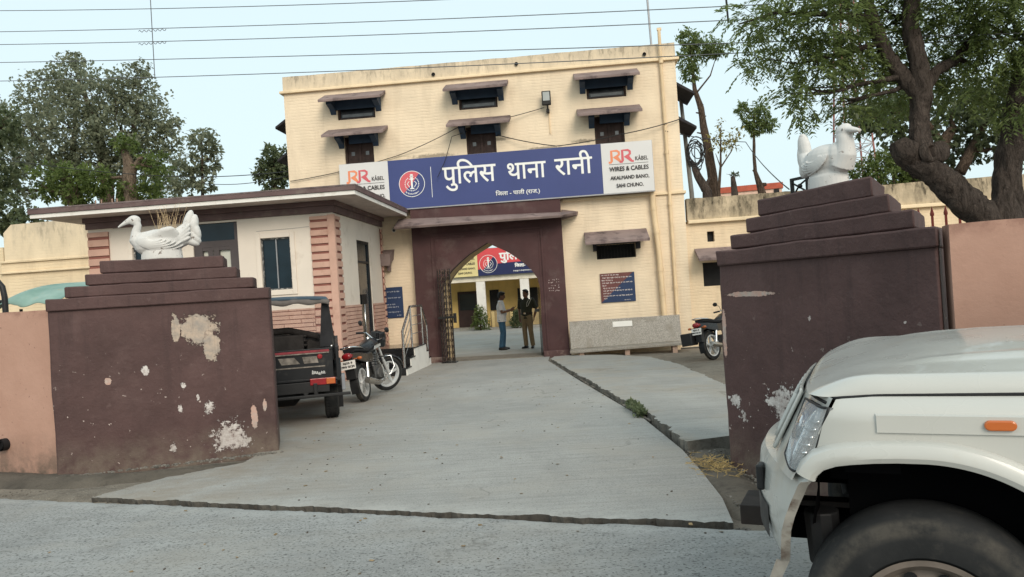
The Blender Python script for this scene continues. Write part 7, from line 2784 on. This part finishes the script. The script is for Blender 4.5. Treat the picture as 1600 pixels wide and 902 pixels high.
# dirt bank in the corner by the right pier and along the left wall
def bank(name, pts, hgt, m, nseg=18):
    """low heap of soil over a strip: pts = [(x, y, width)]"""
    mb = MB()
    rows = []
    for i in range(nseg + 1):
        f_ = i / nseg * (len(pts) - 1)
        k = min(int(f_), len(pts) - 2)
        t = f_ - k
        x, y, w = (lerp(pts[k][j], pts[k + 1][j], t) for j in range(3))
        dx, dy = pts[k + 1][0] - pts[k][0], pts[k + 1][1] - pts[k][1]
        L_ = math.hypot(dx, dy)
        nx_, ny_ = -dy / L_, dx / L_
        row = []
        for j in range(13):
            u = j / 12 * 2 - 1
            px, py = x + nx_ * w * u, y + ny_ * w * u
            h_ = hgt * (1 - u * u) * math.sin(PI * min(max(i / nseg, .02), .98)) ** .5
            row.append((px, py, gz(px, py) - .02 + h_ + .018 * mnoise.fractal(Vector((px * 6, py * 6, 1)), 1, 2, 4)))
        rows.append(row)
    for i in range(nseg):
        for j in range(12):
            mb.quad(rows[i][j], rows[i + 1][j], rows[i + 1][j + 1], rows[i][j + 1])
    return setting(mb.build(name, m, smooth=180))


bank('dirt', [(2.05, 7.0, .24), (1.62, 6.95, .22), (1.55, 6.2, .26), (1.50, 5.5, .30), (1.62, 5.0, .30), (1.8, 4.7, .2)], .095, M['bank'])
bank('dirt', [(-11, 10.3, .5), (-7.5, 8.85, .45), (-5.2, 7.7, .42), (-4.2, 7.35, .32), (-3.4, 7.5, .24), (-2.6, 7.95, .14)], .085, M['bank'], 40)

bank('dirt', [(-4.6, 6.95, .30), (-3.9, 6.75, .34), (-3.3, 6.55, .30), (-2.7, 6.27, .17), (-2.2, 6.07, .06)], .085, M['soil'], 30)

# weeds in the joint, straw heap by the pier
wd = thing('weeds', 'green weeds growing in the joint between ramp and raised pavement', 'weeds', (1.40, 9.3, -.03))
rg_ = np.random.default_rng(3)
n = 600
P = np.stack([rg_.normal(0, .03, n) - rg_.uniform(-.35, .35, n) * .06, rg_.uniform(-.45, .45, n), np.abs(rg_.normal(.015, .018, n))], 1)
leaves('leaves', LF_DARK, wd, P, rg_.normal(size=(n, 3)) * .7 + np.array([0, 0, .6]), .06, .028, 3, .0)
st_ = MB()
for k in range(230):
    x, y = rs.gauss(1.53, .08), rs.gauss(6.15, .17)
    a = rs.uniform(0, PI)
    ln = rs.uniform(.03, .09)
    z = gz(x, y) + .07 + rs.uniform(0, .035)
    st_.tube([(x, y, z), (x + math.cos(a) * ln, y + math.sin(a) * ln, z + rs.uniform(-.01, .025))], .0022, 3)
o = st_.build('straw', mat('yellow straw', (.36, .26, .11), .9, .4, 20))
o['kind'] = 'stuff'
o['label'] = 'small heap of yellow straw in the dirt by the right pier'
o['category'] = 'straw'
